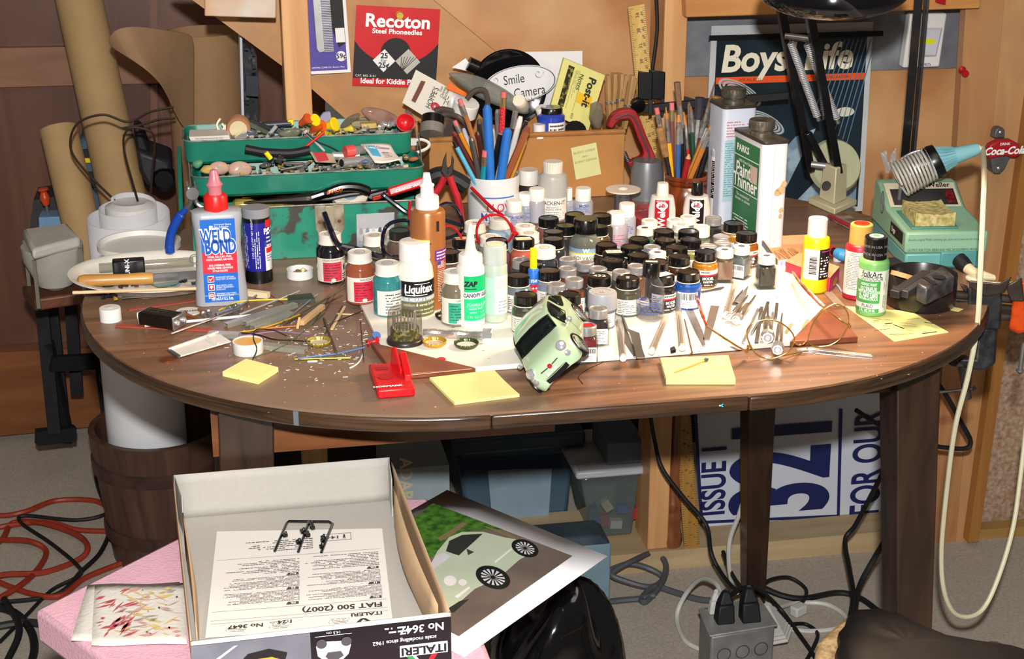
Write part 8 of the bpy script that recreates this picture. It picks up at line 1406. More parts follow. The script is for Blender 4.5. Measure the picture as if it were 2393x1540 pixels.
m=MB();m.lathe([(.0,h+.0002),(.0088,h+.0002),(.0088,h+.0006),(0,h+.0006)],28);q=part('cap_disc',m,mat('CFD8C6',.4),t);m=MB();m.lathe([(0,h+.0009),(.0045,h+.0009),(.0045,h+.0006)],24);part('green_dot',m,mat('4E9A4A',.4),q)
f,f2=wrap(r+.0003,0),wrap(r+.0006,0);m=MB();m.patch(f,-r*1.4,r*1.4,hc*.08,hc*.82,16);L0=part('label',m,mat('D3D9CE',.4),t);m=MB();m.patch(f2,-r*1.4,r*.55,hc*.25,hc*.64,12);m.patch(f2,-r*1.4,r*.55,hc*.085,hc*.155,12);part('green_panel',m,mat('3E9A48',.4),L0);f3=wrap(r+.0009,0);m=MB();m.text('folkArt',.0115,f3,-.002,hc*.755,bold=.01,sx=.78);m.text('OUTDOOR',.0070,f3,-.002,hc*.68,sx=.85);m.text('PLAID',.0068,f3,-.005,hc*.20,sx=.8);m.lines(lambda x,y:f3(r*.95+y,x),hc*.12,hc*.8,-.003,.003,3,seed=3,h=.3);part('dark_lettering',m,INK,L0,**SF)
m=MB()
for k,(s,z)in enumerate((('ACRYLIC PAINT',.58),('EXTÉRIEUR',.50),('PEINTURE ACRYLIQUE',.445),('AL AIRE LIBRE',.385),('PINTURA ACRÍLICA',.325),('2 FL. OZ 59 ML',.12))):m.text(s,(.0046,.0068,.0046,.0064,.0046,.0050)[k],f3,-.005,hc*z,bold=.02,sx=.64)
part('white_lettering',m,WINK,L0,**SF);m=MB();m.text('MADE IN USA  MADE',.0045,wrap(.0158,0,-.1),.004,hc+(h-hc)*.62);m.text('MADE IN USA  MADE',.0045,wrap(.0158,0,.1),.002,hc+(h-hc)*.25);part('cap_lettering',m,mat('8A8A8E',.4),t,**SF)
C,r=fit(2147,735,164);h=hgt(C,607,r);h=min(h,.042);t=bottle('metal_pan','shallow round black metal pan holding bits of metal at the right','pan',C);m=MB();m.lathe([(0,0),(r*.95,0),(r,.004),(r,h-.001),(r*.985,h),(r*.97,h-.001),(r*.96,.005),(0,.004)],48);part('pan',m,mat('1C1A1A',.3,coat=.4,var=.2),t)
p=C+V((-.022,.0,h-.008));m=MB();m.lathe([(0,0),(.0205,0),(.0205,.006),(0,.006)],32,TR(p)@RO(.35,4,'Y')@RO(-.2,4,'X'));solo('wood_disc','round slice of pale wood in the black pan','wood disc',m,wood('A87848','C99A68',(60,60,60),.7))
zz=ZT+h;a,b=T(2090,688,zz),T(2165,640,zz+.004);m=MB();m.bar(a,b,.012,.009);solo('steel_bar','dark square bar leaning across the black pan','bar',m,mat('3A3A3C',.45,.5),bev=.001);m=MB();m.bar(a+V((.012,-.002,0)),b+V((.012,0,0)),.010,.009);solo('steel_bar','second dark bar beside the first across the black pan','bar',m,mat('46464A',.45,.5),bev=.001)
t=thing('bench_block','heavy black grooved metal block resting in the pan','metal block',T(2180,660,zz));P=[T(2140,672,zz+.004),T(2165,686,zz+.002),T(2232,655,zz+.006),T(2200,630,zz+.010)];m=MB();m.hexa([p-V((0,0,.016))for p in P],[p+V((0,0,.006))for p in P]);part('block',m,mat('2A2A2E',.4,.4,c2='5A5A5E',sc=80,w=.4,bump=.3),t,**W1,bev=.003);m=MB();c_=sum(P,V())/4+V((.005,0,.0065));m.lathe([(0,0),(.007,0),(.008,.0006),(.0,.0006)],20,TR(c_));m.bar(P[0]*.7+P[3]*.3+V((0,0,.0064)),P[1]*.7+P[2]*.3+V((0,0,.0064)),.007,.001);part('hole',m,BLKM,t,**W1)
m=MB();m.bar(T(2078,615,ZT+.010),T(2115,640,ZT+.010),.02,.02);solo('black_coil','dark coiled cord end tucked between the pan and the soldering station','cord',m,mat('1E1E20',.6,bump=.8),bev=.006)
def opentray(name,label,cat,c4,h,m_out,m_in,th=.0012):
 P=[T(px,py)for px,py in c4];t=thing(name,label,cat,sum(P,V())/4);m=MB();c=sum(P,V())/4
 for i in range(4):
  a,b=P[i],P[(i+1)%4];n=(c-(a+b)/2).normalized()*th;m.hexa([a,b,b+V((0,0,h)),a+V((0,0,h))],[a+n,b+n,b+n+V((0,0,h)),a+n+V((0,0,h))])
 part('walls',m,m_out,t,**W1);m=MB();m.hexa(P,[p+V((0,0,th))for p in P]);part('bottom',m,m_in,t,**W1);return t,P
TANC=mat('C99A70',.7,var=.05)
t,P=opentray('match_tray','open cardboard tray holding toothpicks right of the jar crowd','tray',((1816,630),(1872,626),(1882,570),(1775,575)),.014,TANC,TANC);m=MB();f=flat(P[0]+V((.0,-.0016,.001)),P[1]-P[0],V((0,0,1)));L_=(P[1]-P[0]).length;m.patch(f,.001,L_-.001,.001,.0125);q=part('label',m,PAPER,t,**WS);m=MB();x=.003
while x<L_-.004:m.patch(lambda a,b:f(a,b)+V((0,-.0004,0)),x,x+.0008,.002,.012);x+=.0019
part('blue_stripes',m,mat('5A6AA0',.5),q,**WS);m=MB();a,b=P[3],P[0];n=V((-.0008,-.0008,0));m.hexa([a+n,b+n,b+n+V((0,0,.013)),a+n+V((0,0,.013))],[a+n*1.5,b+n*1.5,b+n*1.5+V((0,0,.013)),a+n*1.5+V((0,0,.013))]);part('blue_side',m,mat('24406E',.4),t,**W1)
R1=RND(5)
for k in range(9):x=1800+8*k;rod('toothpick',('leftmost toothpick in the open tray','second toothpick from the left in the tray','third toothpick from the left in the tray','fourth toothpick from the left in the tray','middle toothpick in the open tray','fourth toothpick from the right in the tray','third toothpick from the right in the tray','second toothpick from the right in the tray','rightmost toothpick in the open tray')[k],'toothpick',(x+R1.uniform(-4,4),583+R1.uniform(-4,4)),(x+22+R1.uniform(-5,5),604+R1.uniform(-4,4)),.0009,mat('B98A55',.6),z=ZT+.002+.0018*(k%3),group='toothpicks in the open tray')
P=[T(px,py,ZT+.020)for px,py in((1836,612),(1940,650),(1962,625),(1868,592))];t=thing('small_box','pink and tan small parts box behind the yellow bottle','box',T(1900,650));m=MB();m.hexa([V((p.x,p.y,ZT+.0003))for p in P],P);part('box',m,mat('B8344A',.5),t,**W1,bev=.001);m=MB();m.hexa([p+V((0,0,.0002))for p in P],[p+V((0,0,.0012))for p in P]);part('lid',m,mat('C79A72',.6),t,**W1);f=flat((P[1]+P[2])/2+away(P[1])*-.0012+V((.0006,0,-.010)),P[2]-P[1],V((0,0,1)));L_=(P[2]-P[1]).length/2;m=MB();m.patch(f,-L_*.95,L_*.95,-.009,.008);q=part('pink_end',m,mat('C2327E',.45),t,**WS);m=MB();m.disc(lambda x,y:f(x,y)+V((.0003,-.0004,0)),0,-.0015,L_*.5,.0055);part('nut_print',m,mat('B8902E',.45),q,**WS)
a,b=T(1935,582,ZT+.012),T(1966,595,ZT+.012);t=thing('paint_tube','small tube with a red cap and blue band behind the yellow bottle','tube',a);m=MB();m.tube([a,a*.6+b*.4],[.005,.0075],14);part('cap',m,mat('B8283C',.35),t,**W1);m=MB();m.tube([a*.6+b*.4,a*.3+b*.7],[.0055,.0055],14);part('neck',m,BLACK,t,**W1);m=MB();m.tube([a*.3+b*.7,b,T(1985,600,ZT+.010)],[.0075,.0085,.009],14);part('body',m,mat('3E8CC0',.35),t,**W1)
bag('crumpled_label','crumpled white plastic behind the red bottle',((1944,592),(1966,598),(1972,628),(1958,640),(1946,616)),T(1958,610).y,mat('BDB9BC',.4,bump=.5),.006)
P=[T(px,py,ZT+.006)for px,py in((1938,504),(1990,530),(2012,516),(1972,496))];t=thing('matchbook','folded matchbook with a red edge lying left of the soldering station','matchbook',T(1970,518));m=MB();m.hexa([V((p.x,p.y,ZT+.0004))for p in P],P);part('cover',m,mat('A89E8C',.6,c2='6E4A48',sc=50,w=.3),t,**W1,bev=.001);m=MB();m.bar(P[0]+V((0,-.001,.0005)),P[1]+V((0,-.001,.0005)),.007,.004);part('red_edge',m,mat('9A2638',.5),t,**W1,bev=.001)
wire('blue_wire','pale blue wire end poking out under the pink box',((1944,656),(1958,668),(1966,680)),.0012,mat('8EA8C0',.5));strip('steel_rule','dusty dark strip lying left of the scribbled note','strip',(1925,672),(1965,716),.012,.0008,mat('7E7264',.6))
Q=T(2300,712);Q.z=0;g=lambda x,y,e=0:F(x,y,Q+away(Q)*e);t=thing('bench_vise','small black clamp-on bench vise with an orange jaw at the right edge of the table','vise',T(2300,712));VB=mat('17181B',.5,.3,c2='3A3A3C',sc=60,w=.35,bump=.3);VS=mat('4E443E',.4,.8,var=.3,sc=60)
def gs(m,pts,e,th):return m.hexa([g(*p,e)for p in pts],[g(*p,e+th)for p in pts])
m=MB();gs(m,((2262,670),(2340,672),(2342,700),(2338,770),(2298,772),(2262,758),(2222,756),(2225,742),(2250,735),(2262,712)),0,.04);gs(m,((2286,766),(2330,770),(2326,850),(2300,866),(2262,862),(2240,850),(2242,838),(2280,840)),0,.03);part('body',m,VB,t,**W1,bev=.003)
m=MB();gs(m,((2242,662),(2262,668),(2262,684),(2252,680)),.005,.02);gs(m,((2265,655),(2335,662),(2365,645),(2348,684),(2305,694),(2265,672)),-.004,.035);part('fixed_jaw',m,VS,t,**W1,bev=.002);m=MB();gs(m,((2356,664),(2388,648),(2394,705),(2362,704),(2352,676)),-.002,.035);part('sliding_jaw',m,VS,t,**W1,bev=.002)
m=MB();gs(m,((2372,668),(2400,650),(2420,660),(2420,770),(2380,780),(2356,770),(2362,740),(2366,706)),.002,.04);part('orange_jaw',m,mat('C8440E',.4,c2='A8380C',sc=50),t,**W1,bev=.004)
for y0,x0,r in((688,2232,.0055),(730,2226,.0055)):m=MB();m.tube([g(x0,y0,.015),g(2400,y0+14,.015)],r,16);part('guide_rod',m,VS,t,**W1)
m=MB();a,b=g(2234,710,.012),g(2375,722,.012);N=70;m.tube([a+(b-a)*i/N for i in range(N+1)],[.0052 if i%2 else.0042 for i in range(N+1)],12);part('lead_screw',m,VS,t,**W1)
m=MB();m.tube([g(2256,842,.015),g(2258,905,.015),g(2258,930,.015)],[.011,.006,.007],14);m.tube([g(2242,838,.015),g(2242,848,.015)],.014,18);part('clamp_screw',m,VS,t,**W1);m=MB();m.tube([g(2182,918,.012),g(2276,908,.012)],.0022,8);[m.lathe([(0,-.004),(.004,0),(0,.004)],10,TR(g(x,y,.012)))for x,y in((2182,918),(2276,908))];part('tommy_bar',m,VS,t,**W1)
m=MB();m.tube([g(2392,800,.02),g(2384,862,.02)],.0030,8);m.lathe([(0,-.006),(.006,0),(0,.006)],12,TR(g(2384,866,.02)));part('handle',m,STEEL,t,**W1)
outl('sticky_note','edge of another yellow note under the vise screw','sticky note',((2222,716),(2252,722),(2240,728),(2210,722)),.0005,PY)
#  UNDER THE TABLE
def upbox(m,px0,px1,pyt,y,d,z0=0,pyb=None):
 a,b=Yp(px0,pyt,y),Yp(px1,pyt,y);zt=(a.z+b.z)/2;zz=z0 if pyb is None else Yp((px0+px1)/2,pyb,y).z;return m.box(((a.x+b.x)/2,y+d/2,(zt+zz)/2),(abs(b.x-a.x),d,zt-zz))
t=thing('storage_tote','large blue-grey translucent plastic tote standing in shadow under the table','storage tote',T(1210,1243,0));Yt=T(1210,1243,0).y
TT=mat('4E6678',.35,t=.25,var=.06);a=[Yp(1062,1010,Yt),Yp(1340,1000,Yt)];b=[Yp(1085,1240,Yt),Yp(1325,1240,Yt)];z1=a[0].z;z0=.001
def taper(m,xa0,xa1,xb0,xb1,y,d,z0,z1,k=.02):return m.hexa([V((xb0,y,z0)),V((xb1,y,z0)),V((xb1,y+d-2*k,z0)),V((xb0,y+d-2*k,z0))],[V((xa0,y-k,z1)),V((xa1,y-k,z1)),V((xa1,y+d,z1)),V((xa0,y+d,z1))])
m=MB();taper(m,a[0].x,a[1].x,b[0].x+.01,b[1].x,Yt,.3,z0,z1-.03);part('tub',m,TT,t,**W1,bev=.01);m=MB();m.box(((a[0].x+a[1].x)/2,Yt+.14,z1-.016),(a[1].x-a[0].x+.03,.36,.03));part('lid',m,mat('3E5262',.4),t,**W1,bev=.006)
c4=((1140,1100),(1290,1092),(1282,1208),(1150,1212));m=MB();pan(m,c4,Yt-.018,.004);part('paper_inside',m,mat('8093A0',.6),t,'pale sheet seen through the tote',**W1);m=MB();pan(m,((1075,1072),(1312,1062),(1312,1094),(1080,1100)),Yt-.019,.003);part('dark_label',m,mat('26385A',.5),t,**W1)
t=thing('clear_bin','clear plastic bin of toy bricks with a white lid under the table','storage bin',T(1440,1245,.039));Yt2=2.53;a=[Yp(1352,1090,Yt2),Yp(1486,1084,Yt2)];zt=Yp(1420,1112,Yt2).z;zb_=.040
m=MB();m.box(((a[0].x+a[1].x)/2+.01,Yt2+.09,zt+.006),(a[1].x-a[0].x+.03,.19,.016));part('lid',m,mat('B4B8BC',.4),t,**W1,bev=.005);m=MB();taper(m,a[0].x+.006,a[1].x+.008,a[0].x+.03,a[1].x,Yt2+.01,.16,zb_,zt-.002,.008);part('tub',m,thin('B4C2C0',.22),t,**W1,bev=.006)
R1=RND(2)
for k,c in enumerate(('2B4AA0','A02A2E','C9C2B4','2B4AA0','A02A2E','3A4A5A','B8A890')):m=MB();m.box((a[0].x+.045+.016*(k%5)*1.1,Yt2+.035+.02*(k%2),zb_+.014+.020*(k//3)),(.022,.014,.016),RO(R1.uniform(0,1.5),3,'Y'));solo('toy_brick',('blue toy brick at the lower left of the clear bin','red toy brick low in the clear bin','cream toy brick low in the clear bin','blue toy brick in the middle of the clear bin','red toy brick at the right of the clear bin','slate toy brick higher in the clear bin','tan toy brick on top in the clear bin')[k],'toy brick',m,mat(c,.4),'toy bricks in the clear bin')
m=MB();m.box((a[0].x+.09,Yt2+.07,zt+.038),(.07,.12,.046));solo('plastic_box','grey plastic box on the white lid of the clear bin','box',m,mat('5E6C76',.4),bev=.004)
t=thing('grey_carton','pale grey carton with tan letters behind the kit box lid','carton',T(980,1240,0));m=MB();upbox(m,905,1050,1092,2.46,.2,.001);part('carton',m,mat('8A979C',.6),t,**W1);m=MB();f=flat(Yp(948,1118,2.459),V((0,0,-1)),V((1,0,0)));m.text('ADAP',.03,f,bold=.02);part('lettering',m,mat('B8A888',.6),t,**WS)
p=T(1425,1418,0);q=T(1290,1425,0);t=thing('metal_toolbox','pale blue metal box with a dark lid on the floor behind the photo print','metal box',p);z1=F(1410,1255,p).z
m=MB();m.box((p.x-.10,p.y+.04,z1*.46),(.2,.08,z1*.9));part('body',m,mat('7E9AA8',.35,.3,var=.05),t,**W1,bev=.003);m=MB();m.hexa([V((p.x-.2,p.y,z1*.9)),V((p.x,p.y,z1*.9)),V((p.x,p.y+.08,z1*.9)),V((p.x-.2,p.y+.08,z1*.9))],[V((p.x-.19,p.y+.012,z1)),V((p.x-.015,p.y+.012,z1)),V((p.x-.015,p.y+.07,z1)),V((p.x-.19,p.y+.07,z1))]);part('lid',m,mat('2E3C46',.3,.3,c2='56666E',sc=12,w=.4),t,**W1,bev=.003)
a=Yp(1569,1292,2.49);zt=.69;t=MB();pr=[]
for py,w in((1292,34),(1276,44),(1262,50),(1250,48),(1236,40),(1215,38),(1205,42),(1198,36),(1192,34),(1182,42),(1172,40),(1166,32),(1120,30),(1040,25),(980,20),(900,16)):
 z=Yp(1569,py,2.49).z;pr.append((w/2/S(Yp(1569,py,2.49)),max(z,.0395)))
t.lathe([(0,pr[0][1])]+pr+[(0,pr[-1][1])],24,TR((a.x,2.492,0)));solo('turned_spindle','turned wooden spindle leaning upright beside the middle stud under the table','spindle',t,wood('6A3A1E','96592E',(14,14,3),.4,.3,2))
a,b=Yp(1594,960,2.495),Yp(1617,1284,2.475);d=(a-b);Ln=d.length;d.normalize();xr=V((0,-1,0)).cross(d).normalized();xr=xr if xr.x>0 else-xr;nr=xr.cross(d);nr=nr if nr.y<0 else-nr
t=thing('yard_stick','lower end of a yellow wooden measuring stick standing on the sill under the table','ruler',b);m=MB();m.bar(b,a,.029,.005,up=nr);part('stick',m,wood('9A6E2E','B08440',(20,20,2),.45,.2,2),t,**W1);fr=lambda x,y:b+xr*x+d*y+nr*.0031;m=MB()
for k in range(60):L=.008 if k%8==0 else.005;y=.01+.0045*k;m.patch(fr,-.0145,-.0145+L,y,y+.0007);m.patch(fr,.0145-L*.8,.0145,y,y+.0007)
for k in range(9):m.text(str(k+1),.008,lambda x,y:fr(-.001+y,.03+.0254*k-x));m.text(str(2+2*k),.006,lambda x,y:fr(.006+y,.025+.0254*k-x))
part('graduations',m,INK,t,**WS)
Ys=2.548;c4=[Yp(1624,940,Ys+.015),Yp(2100,900,Ys+.015),Yp(2085,1213,Ys),Yp(1642,1246,Ys)];zmin=min(p.z for p in c4)
for k in(2,3):c4[k].z=.0395
t=thing('printed_sign','white and navy printed sign standing sideways on the sill under the table','sign',(c4[2]+c4[3])/2);m=MB();m.hexa(c4,[p+V((0,.004,0))for p in c4]);part('board',m,mat('C6CAD4',.5,var=.01),t,**WS)
NAV=mat('141C52',.5,var=.03);s_=lambda px,py:Yp(px,py,Ys)+V((0,(Yp(px,py,Ys).z-.04)/.3*.015-.0008,0));O=s_(1642,1246);ux,uz=(c4[2]-c4[3]).normalized(),V((0,.05,1)).normalized()
fs=lambda x,y:O+ux*x+uz*y+V((0,-.0008,0));PXM=1/1270
m=MB()
def fill(m,pts):m.add([Yp(px,py,Ys)+V((0,-.0008+(Yp(px,py,Ys).z-.04)*.05,0))for px,py in pts],[tuple(range(len(pts)))])
fill(m,((1625,965),(1633,965),(1640,1150),(1644,1222),(1637,1224)));fill(m,((1643,1217),(1960,1202),(1960,1208),(1643,1224)));fill(m,((1966,960),(1974,960),(1962,1207),(1955,1207)));part('border',m,NAV,t,**WS)
rot=lambda cx,cy,e=-.0008:(lambda x,y:(lambda c:c+ux*(-y)+uz*x+V((0,e+(c.z+x-.04)*.0,0)))(Yp(cx,cy,Ys)+V((0,(Yp(cx,cy,Ys).z-.04)*.05,0))))
m=MB();m.text('ISSUE 1',.066,rot(1668,1206),0,0,ax='LEFT',bold=.022,sx=.70,res=6);part('small_lettering',m,NAV,t,**WS);m=MB();m.text('321',.262,rot(1832,1202),0,0,ax='LEFT',bold=.03,sx=.52,res=8);part('large_numeral',m,NAV,t,**WS);m=MB();m.text('FOR OUR',.082,rot(2022,1204),0,0,ax='LEFT',bold=.02,sx=.60,res=6);part('slogan_lettering',m,NAV,t,**WS)
zq=.095;tp=[T(px,py,zq)for px,py in((1636,1428),(1772,1402),(1812,1464),(1662,1488))];t=thing('outlet_box','grey metal outlet box on the floor crowded with plugs under the table','outlet box',sum(tp,V())/4-V((0,0,zq)));GM=mat('7E7D7A',.45,.3,var=.2,sc=30)
m=MB();m.hexa([V((p.x,p.y,.0))for p in tp],tp);part('box',m,GM,t,**W1,bev=.004);m=MB();c=sum(tp,V())/4;q=[c+(p-c)*1.06+V((0,0,.0005))for p in tp];m.hexa(q,[p+V((0,0,.0035))for p in q]);part('cover_plate',m,mat('9A9894',.4,.3,var=.15,sc=30),t,**W1,bev=.0015)
fo=flat((tp[3]+tp[2])/2+V((0,-.0015,-.036)),tp[2]-tp[3],V((0,0,1)));m=MB();[m.ring(fo,x,0,.0105,.0120)for x in(-.032,0,.032)];part('knockout',m,mat('4A4846',.5,.5),t,**WS)
for px,py in((1650,1424),(1716,1452),(1770,1440)):m=MB();m.lathe([(0,0),(.0025,0),(.002,.0015),(0,.0018)],10,TR(T(px,py,zq+.004)));part('screw',m,STEEL,t,**W1)
def plug(label,px,py,m_,w=.026,h=.045,lean=(0,0),cord=None,mc=None,r=.0038,name='plug'):
 P=T(px,py,zq+.0045);t=thing(name,label,'plug',P);Q=P+V((lean[0],lean[1],h));m=MB();a=[V((x*w/2,y*w*.4,0))for x,y in((-1,-1),(1,-1),(1,1),(-1,1))];m.hexa([P+p for p in a],[P*.4+Q*.6+p*.85 for p in a]);m.hexa([P*.4+Q*.6+p*.84 for p in a],[Q+p*.35 for p in a]);part('body',m,m_,t,**W1,bev=.003)
 if cord:
  m=MB();m.tube(smooth_path([Q]+[T(x,y,z)for x,y,z in cord]),r,8);part('cord',m,mc or m_,t,**W1)
WC=mat('C4C2BA',.45)
plug('left black plug standing in the outlet box',1692,1452,BLKM,.030,.050,(.004,.01),((1705,1392,.12),(1730,1376,.12),(1770,1376,.10),(1820,1420,.03),(1880,1500,.01),(1920,1560,.005)))
plug('right black plug standing in the outlet box',1752,1448,BLKM,.032,.052,(0,.012),((1745,1388,.11),(1712,1345,.09),(1690,1290,.08)))
plug('white plug with a looping white cord at the back of the outlet box',1668,1432,WC,.018,.035,(.004,.006),((1685,1390,.12),(1672,1362,.12),(1640,1352,.10),(1605,1385,.05),(1582,1440,.01),(1600,1495,.005),(1645,1522,.005)),r=.0042)
m=MB();a,b=T(1792,1412,.10),T(1825,1500,.02);N=24;d=b-a;m.tube([a+d*k/N for k in range(N+1)],[(.006+.026*k/N)*(1.0 if k%2 else.93)if k<N-4 else.03*(N-k)/5 for k in range(N+1)],5);solo('ribbed_adapter','white ribbed wedge-shaped adapter leaning on the outlet box','adapter',m,mat('B9B6AE',.5))
cord_=lambda label,pts,r,m,name='power_cable':cable(name,label,[(x,y,z)for x,y,z in pts],r,m,'cord',z=0)
def hang(label,pts,r,m,name='power_cable'):
 q=MB();q.tube(smooth_path([Yp(x,y,yy)for x,y,yy in pts],8),r,8);return solo(name,label,'cord',q,m)
hang('black cord sweeping down from under the table across the sign',((1518,960,2.40),(1530,1030,2.40),(1548,1095,2.38),(1600,1165,2.36),(1650,1225,2.34),(1662,1290,2.30),(1680,1330,2.28),(1712,1372,2.22),(1735,1385,2.2)),.0036,BLKM)
hang('white cord dropping behind the back leg to the outlet box',((1742,1150,2.40),(1728,1200,2.38),(1706,1260,2.34),(1704,1320,2.30),(1712,1368,2.25),(1722,1384,2.2)),.0042,WC)
hang('black cord crossing the slogan on the sign toward the right leg',((2075,1080,2.2),(2045,1140,2.22),(2000,1225,2.26),(1975,1262,2.26),(1985,1330,2.2),(1994,1390,2.12),(1985,1450,2.05)),.0042,BLKM)
hang('black cord emerging low beside the right leg',((2070,1260,2.15),(2040,1310,2.16),(2008,1372,2.14),(1996,1440,2.08)),.0046,BLKM)
hang('black cord looping out behind the right leg near the vise',((2180,880,2.3),(2215,930,2.3),(2245,985,2.3),(2268,1030,2.3),(2255,1048,2.3),(2200,1045,2.3),(2160,1040,2.3),(2125,1080,2.3),(2110,1200,2.3),(2105,1320,2.3),(2110,1402,2.3)),.0042,BLKM)
hang('black cord end under the right apron',((2000,958,2.2),(2030,978,2.2),(2065,1000,2.2)),.0038,BLKM)
cord_('thick black cord lying behind the outlet box toward the right leg',((1780,1372,.02),(1830,1392,.012),(1880,1398,.008),(1960,1385,.006),(2010,1398,.006),(2055,1430,.006)),.0052,BLKM);cord_('thin black cord arching up behind the outlet box',((1770,1378,.03),(1800,1355,.03),(1845,1350,.02),(1882,1375,.01),(1880,1400,.01),(1868,1412,.01)),.0034,BLKM)
cord_('white cord making a flat loop right of the outlet box',((1800,1425,.03),(1860,1410,.006),(1930,1412,.005),(1975,1440,.005),(1965,1465,.005),(1900,1475,.005),(1840,1470,.006)),.0042,WC);cord_('thin black cord curling right of the ribbed adapter',((1838,1460,.02),(1880,1458,.006),(1910,1480,.005),(1900,1515,.005),(1875,1560,.005)),.0034,BLKM)
m=MB();m.box(T(1866,1425,.012),(.028,.018,.018),RO(.5,3,'Z'));solo('plug','small white plug lying in the loop of white cord','plug',m,WC,bev=.003)
GC=mat('4C4E52',.5);cord_('grey cable coiled on the floor at the foot of the middle stud',((1418,1335,.02),(1470,1318,.03),(1520,1330,.02),(1550,1352,.01),(1520,1372,.01),(1460,1358,.02),(1430,1340,.03),(1480,1310,.04),(1530,1292,.03),(1556,1320,.02),(1545,1365,.015),(1510,1405,.008),(1500,1398,.008),(1530,1372,.012),(1580,1385,.008),(1640,1402,.006),(1700,1402,.006)),.0056,GC);cord_('grey cable end running left from the coil',((1410,1408,.006),(1450,1403,.006),(1500,1398,.008),(1530,1390,.014)),.0056,GC)
#  FOREGROUND
ZF=.593;Lc=V((-.217,1.46,0));e1,e2=V((.72,.69,0)).normalized(),V((.69,-.72,0)).normalized();Bc=Lc+e1*.42;Rr_=Bc+e2*.43;Nc=Lc+e2*.43;poly=[Lc]+[T(405,1259,ZF),V((-.025,1.642,0)),V((.07,1.668,0)),T(1005,1162,ZF)]+[V((.219,1.285,0)),V((.215,1.17,0)),V((-.04,1.20,0))]
seat=V((.09,1.455,0));t=thing('work_stool','dark wooden stool holding the pink foam block','stool',seat);m=MB();m.lathe([(0,ZF-.070),(.15,ZF-.070),(.155,ZF-.055),(.15,ZF-.0382),(0,ZF-.0382)],40,TR(seat));part('seat',m,wood('2C1A10','4A2C1A',(3,12,12)),t,**W1)
for sx,sy in((-1,-1),(1,-1),(1,1),(-1,1)):m=MB();m.tube([seat+V((sx*.09,sy*.09,ZF-.068)),seat+V((sx*.13,sy*.13,.0))],[.018,.014],12);part('leg',m,wood('2C1A10','4A2C1A',(12,12,2)),t,**W1)
m=MB();m.hexa([V((p.x,p.y,ZF-.038))for p in poly],[V((p.x,p.y,ZF))for p in poly]);solo('foam_block','square slab of pink foam under the kit box lid','foam',m,mat('D3A4B2',.6,var=.05,sc=300,bump=.4),bev=.006)
def towel(label,px4,z,seed,dens):
 P=[T(px,py,z)for px,py in px4];t=thing('paper_towel',label,'paper towel',P[0]);m=MB();g=lambda u,v:(P[0]*(1-u)+P[1]*u)*(1-v)+(P[3]*(1-u)+P[2]*u)*v;R1=RND(seed)
 m.grid(lambda u,v:g(u,v)+V((0,0,.0008*sin(u*7+v*3))),8,8);part('sheet',m,mat('CDC7BC',.9,var=.03,sc=200,bump=.3),t,**W1,sol=.0012)
 cols=[mat('B4474E',.9),mat('C9B06A',.9),mat('B23A42',.9),mat('9A9088',.9),mat('4A3630',.9),mat('C98E8A',.9)];mm_=MB()
 for _ in range(dens):
  k=R1.choice((0,0,1,1,2,3,5,5,4));u=R1.uniform(.05,.45)if k in(0,2)else R1.uniform(.3,.92);v=R1.uniform(.1,.9);a=R1.uniform(.3,1.1)if k in(0,2)else R1.uniform(-.7,.7);L=R1.uniform(.03,.12)if k!=4 else.014;w=R1.uniform(.004,.024);mm_.k=k;c,s=cos(a),sin(a)
  pts=[(u-c*L,v+s*L),(u-s*w,v-c*w),(u+c*L,v-s*L),(u+s*w,v+c*w)];pts=[(min(.99,max(.01,x)),min(.99,max(.01,y)))for x,y in pts];mm_.add([g(*p)+V((0,0,.0020))for p in pts],[(0,1,2,3)])
 part('paint_smear',mm_,cols,t,**WS)
towel('lower folded paper towel with a faint red smear, mostly covered by the other',((205,1368),(420,1362),(420,1492),(166,1497)),ZF+.001,3,14);towel('upper folded paper towel with red and yellow paint strokes',((222,1368),(432,1364),(437,1504),(214,1508)),ZF+.0035,5,110)
P1,P2,P3=T(1045,1145,ZF+.001),T(1420,1300,ZF+.001),T(1085,1536,ZF+.001);P4=P1+P3-P2;t=thing('photo_print','colour print of a pale green car lying half under the kit box lid','photo print',P1);m=MB();g=lambda u,v:(P1*(1-u)+P2*u)*(1-v)+(P4*(1-u)+P3*u)*v
m.grid(lambda u,v:g(u,v)+V((0,0,.006*max(0,u-.5)**2*4*(.2+.8*(1-v))))*0+g(u,v)*0 if False else g(u,v),4,4);part('paper',m,mat('DADADE',.35,var=.01),t,**W1,sol=.0004)
def pr(m,pts,e):return m.add([T(px,py,ZF+.0014+.00012*e)for px,py in pts],[tuple(range(len(pts)))])
m=MB();pr(m,((1012,1176),(1338,1299),(1072,1487),(770,1330)),0);part('road_print',m,mat('6E625A',.4,c2='4C423C',sc=12,w=.6),t,**WS)
m=MB();pr(m,((1012,1176),(1175,1237),(1100,1240),(1010,1300),(930,1340),(860,1300)),1);part('foliage_print',m,mat('1E3A14',.4,c2='4A7A2A',sc=90,w=.4),t,**WS);m=MB();pr(m,((1022,1258),(1080,1220),(1092,1224),(1048,1256),(1030,1264)),2);pr(m,((1120,1226),(1180,1242),(1250,1282),(1200,1260)),2);part('fence_print',m,mat('6E6246',.4),t,**WS)
CPM=mat('A3AD97',.35,var=.03);m=MB();pr(m,((1000,1330),(1022,1288),(1050,1255),(1080,1243),(1130,1243),(1180,1256),(1215,1262),(1240,1278),(1236,1296),(1214,1308),(1182,1336),(1176,1344),(1140,1362),(1110,1376),(1080,1402),(1050,1426),(1020,1436),(985,1430),(970,1390)),3);part('car_print',m,CPM,t,**WS)
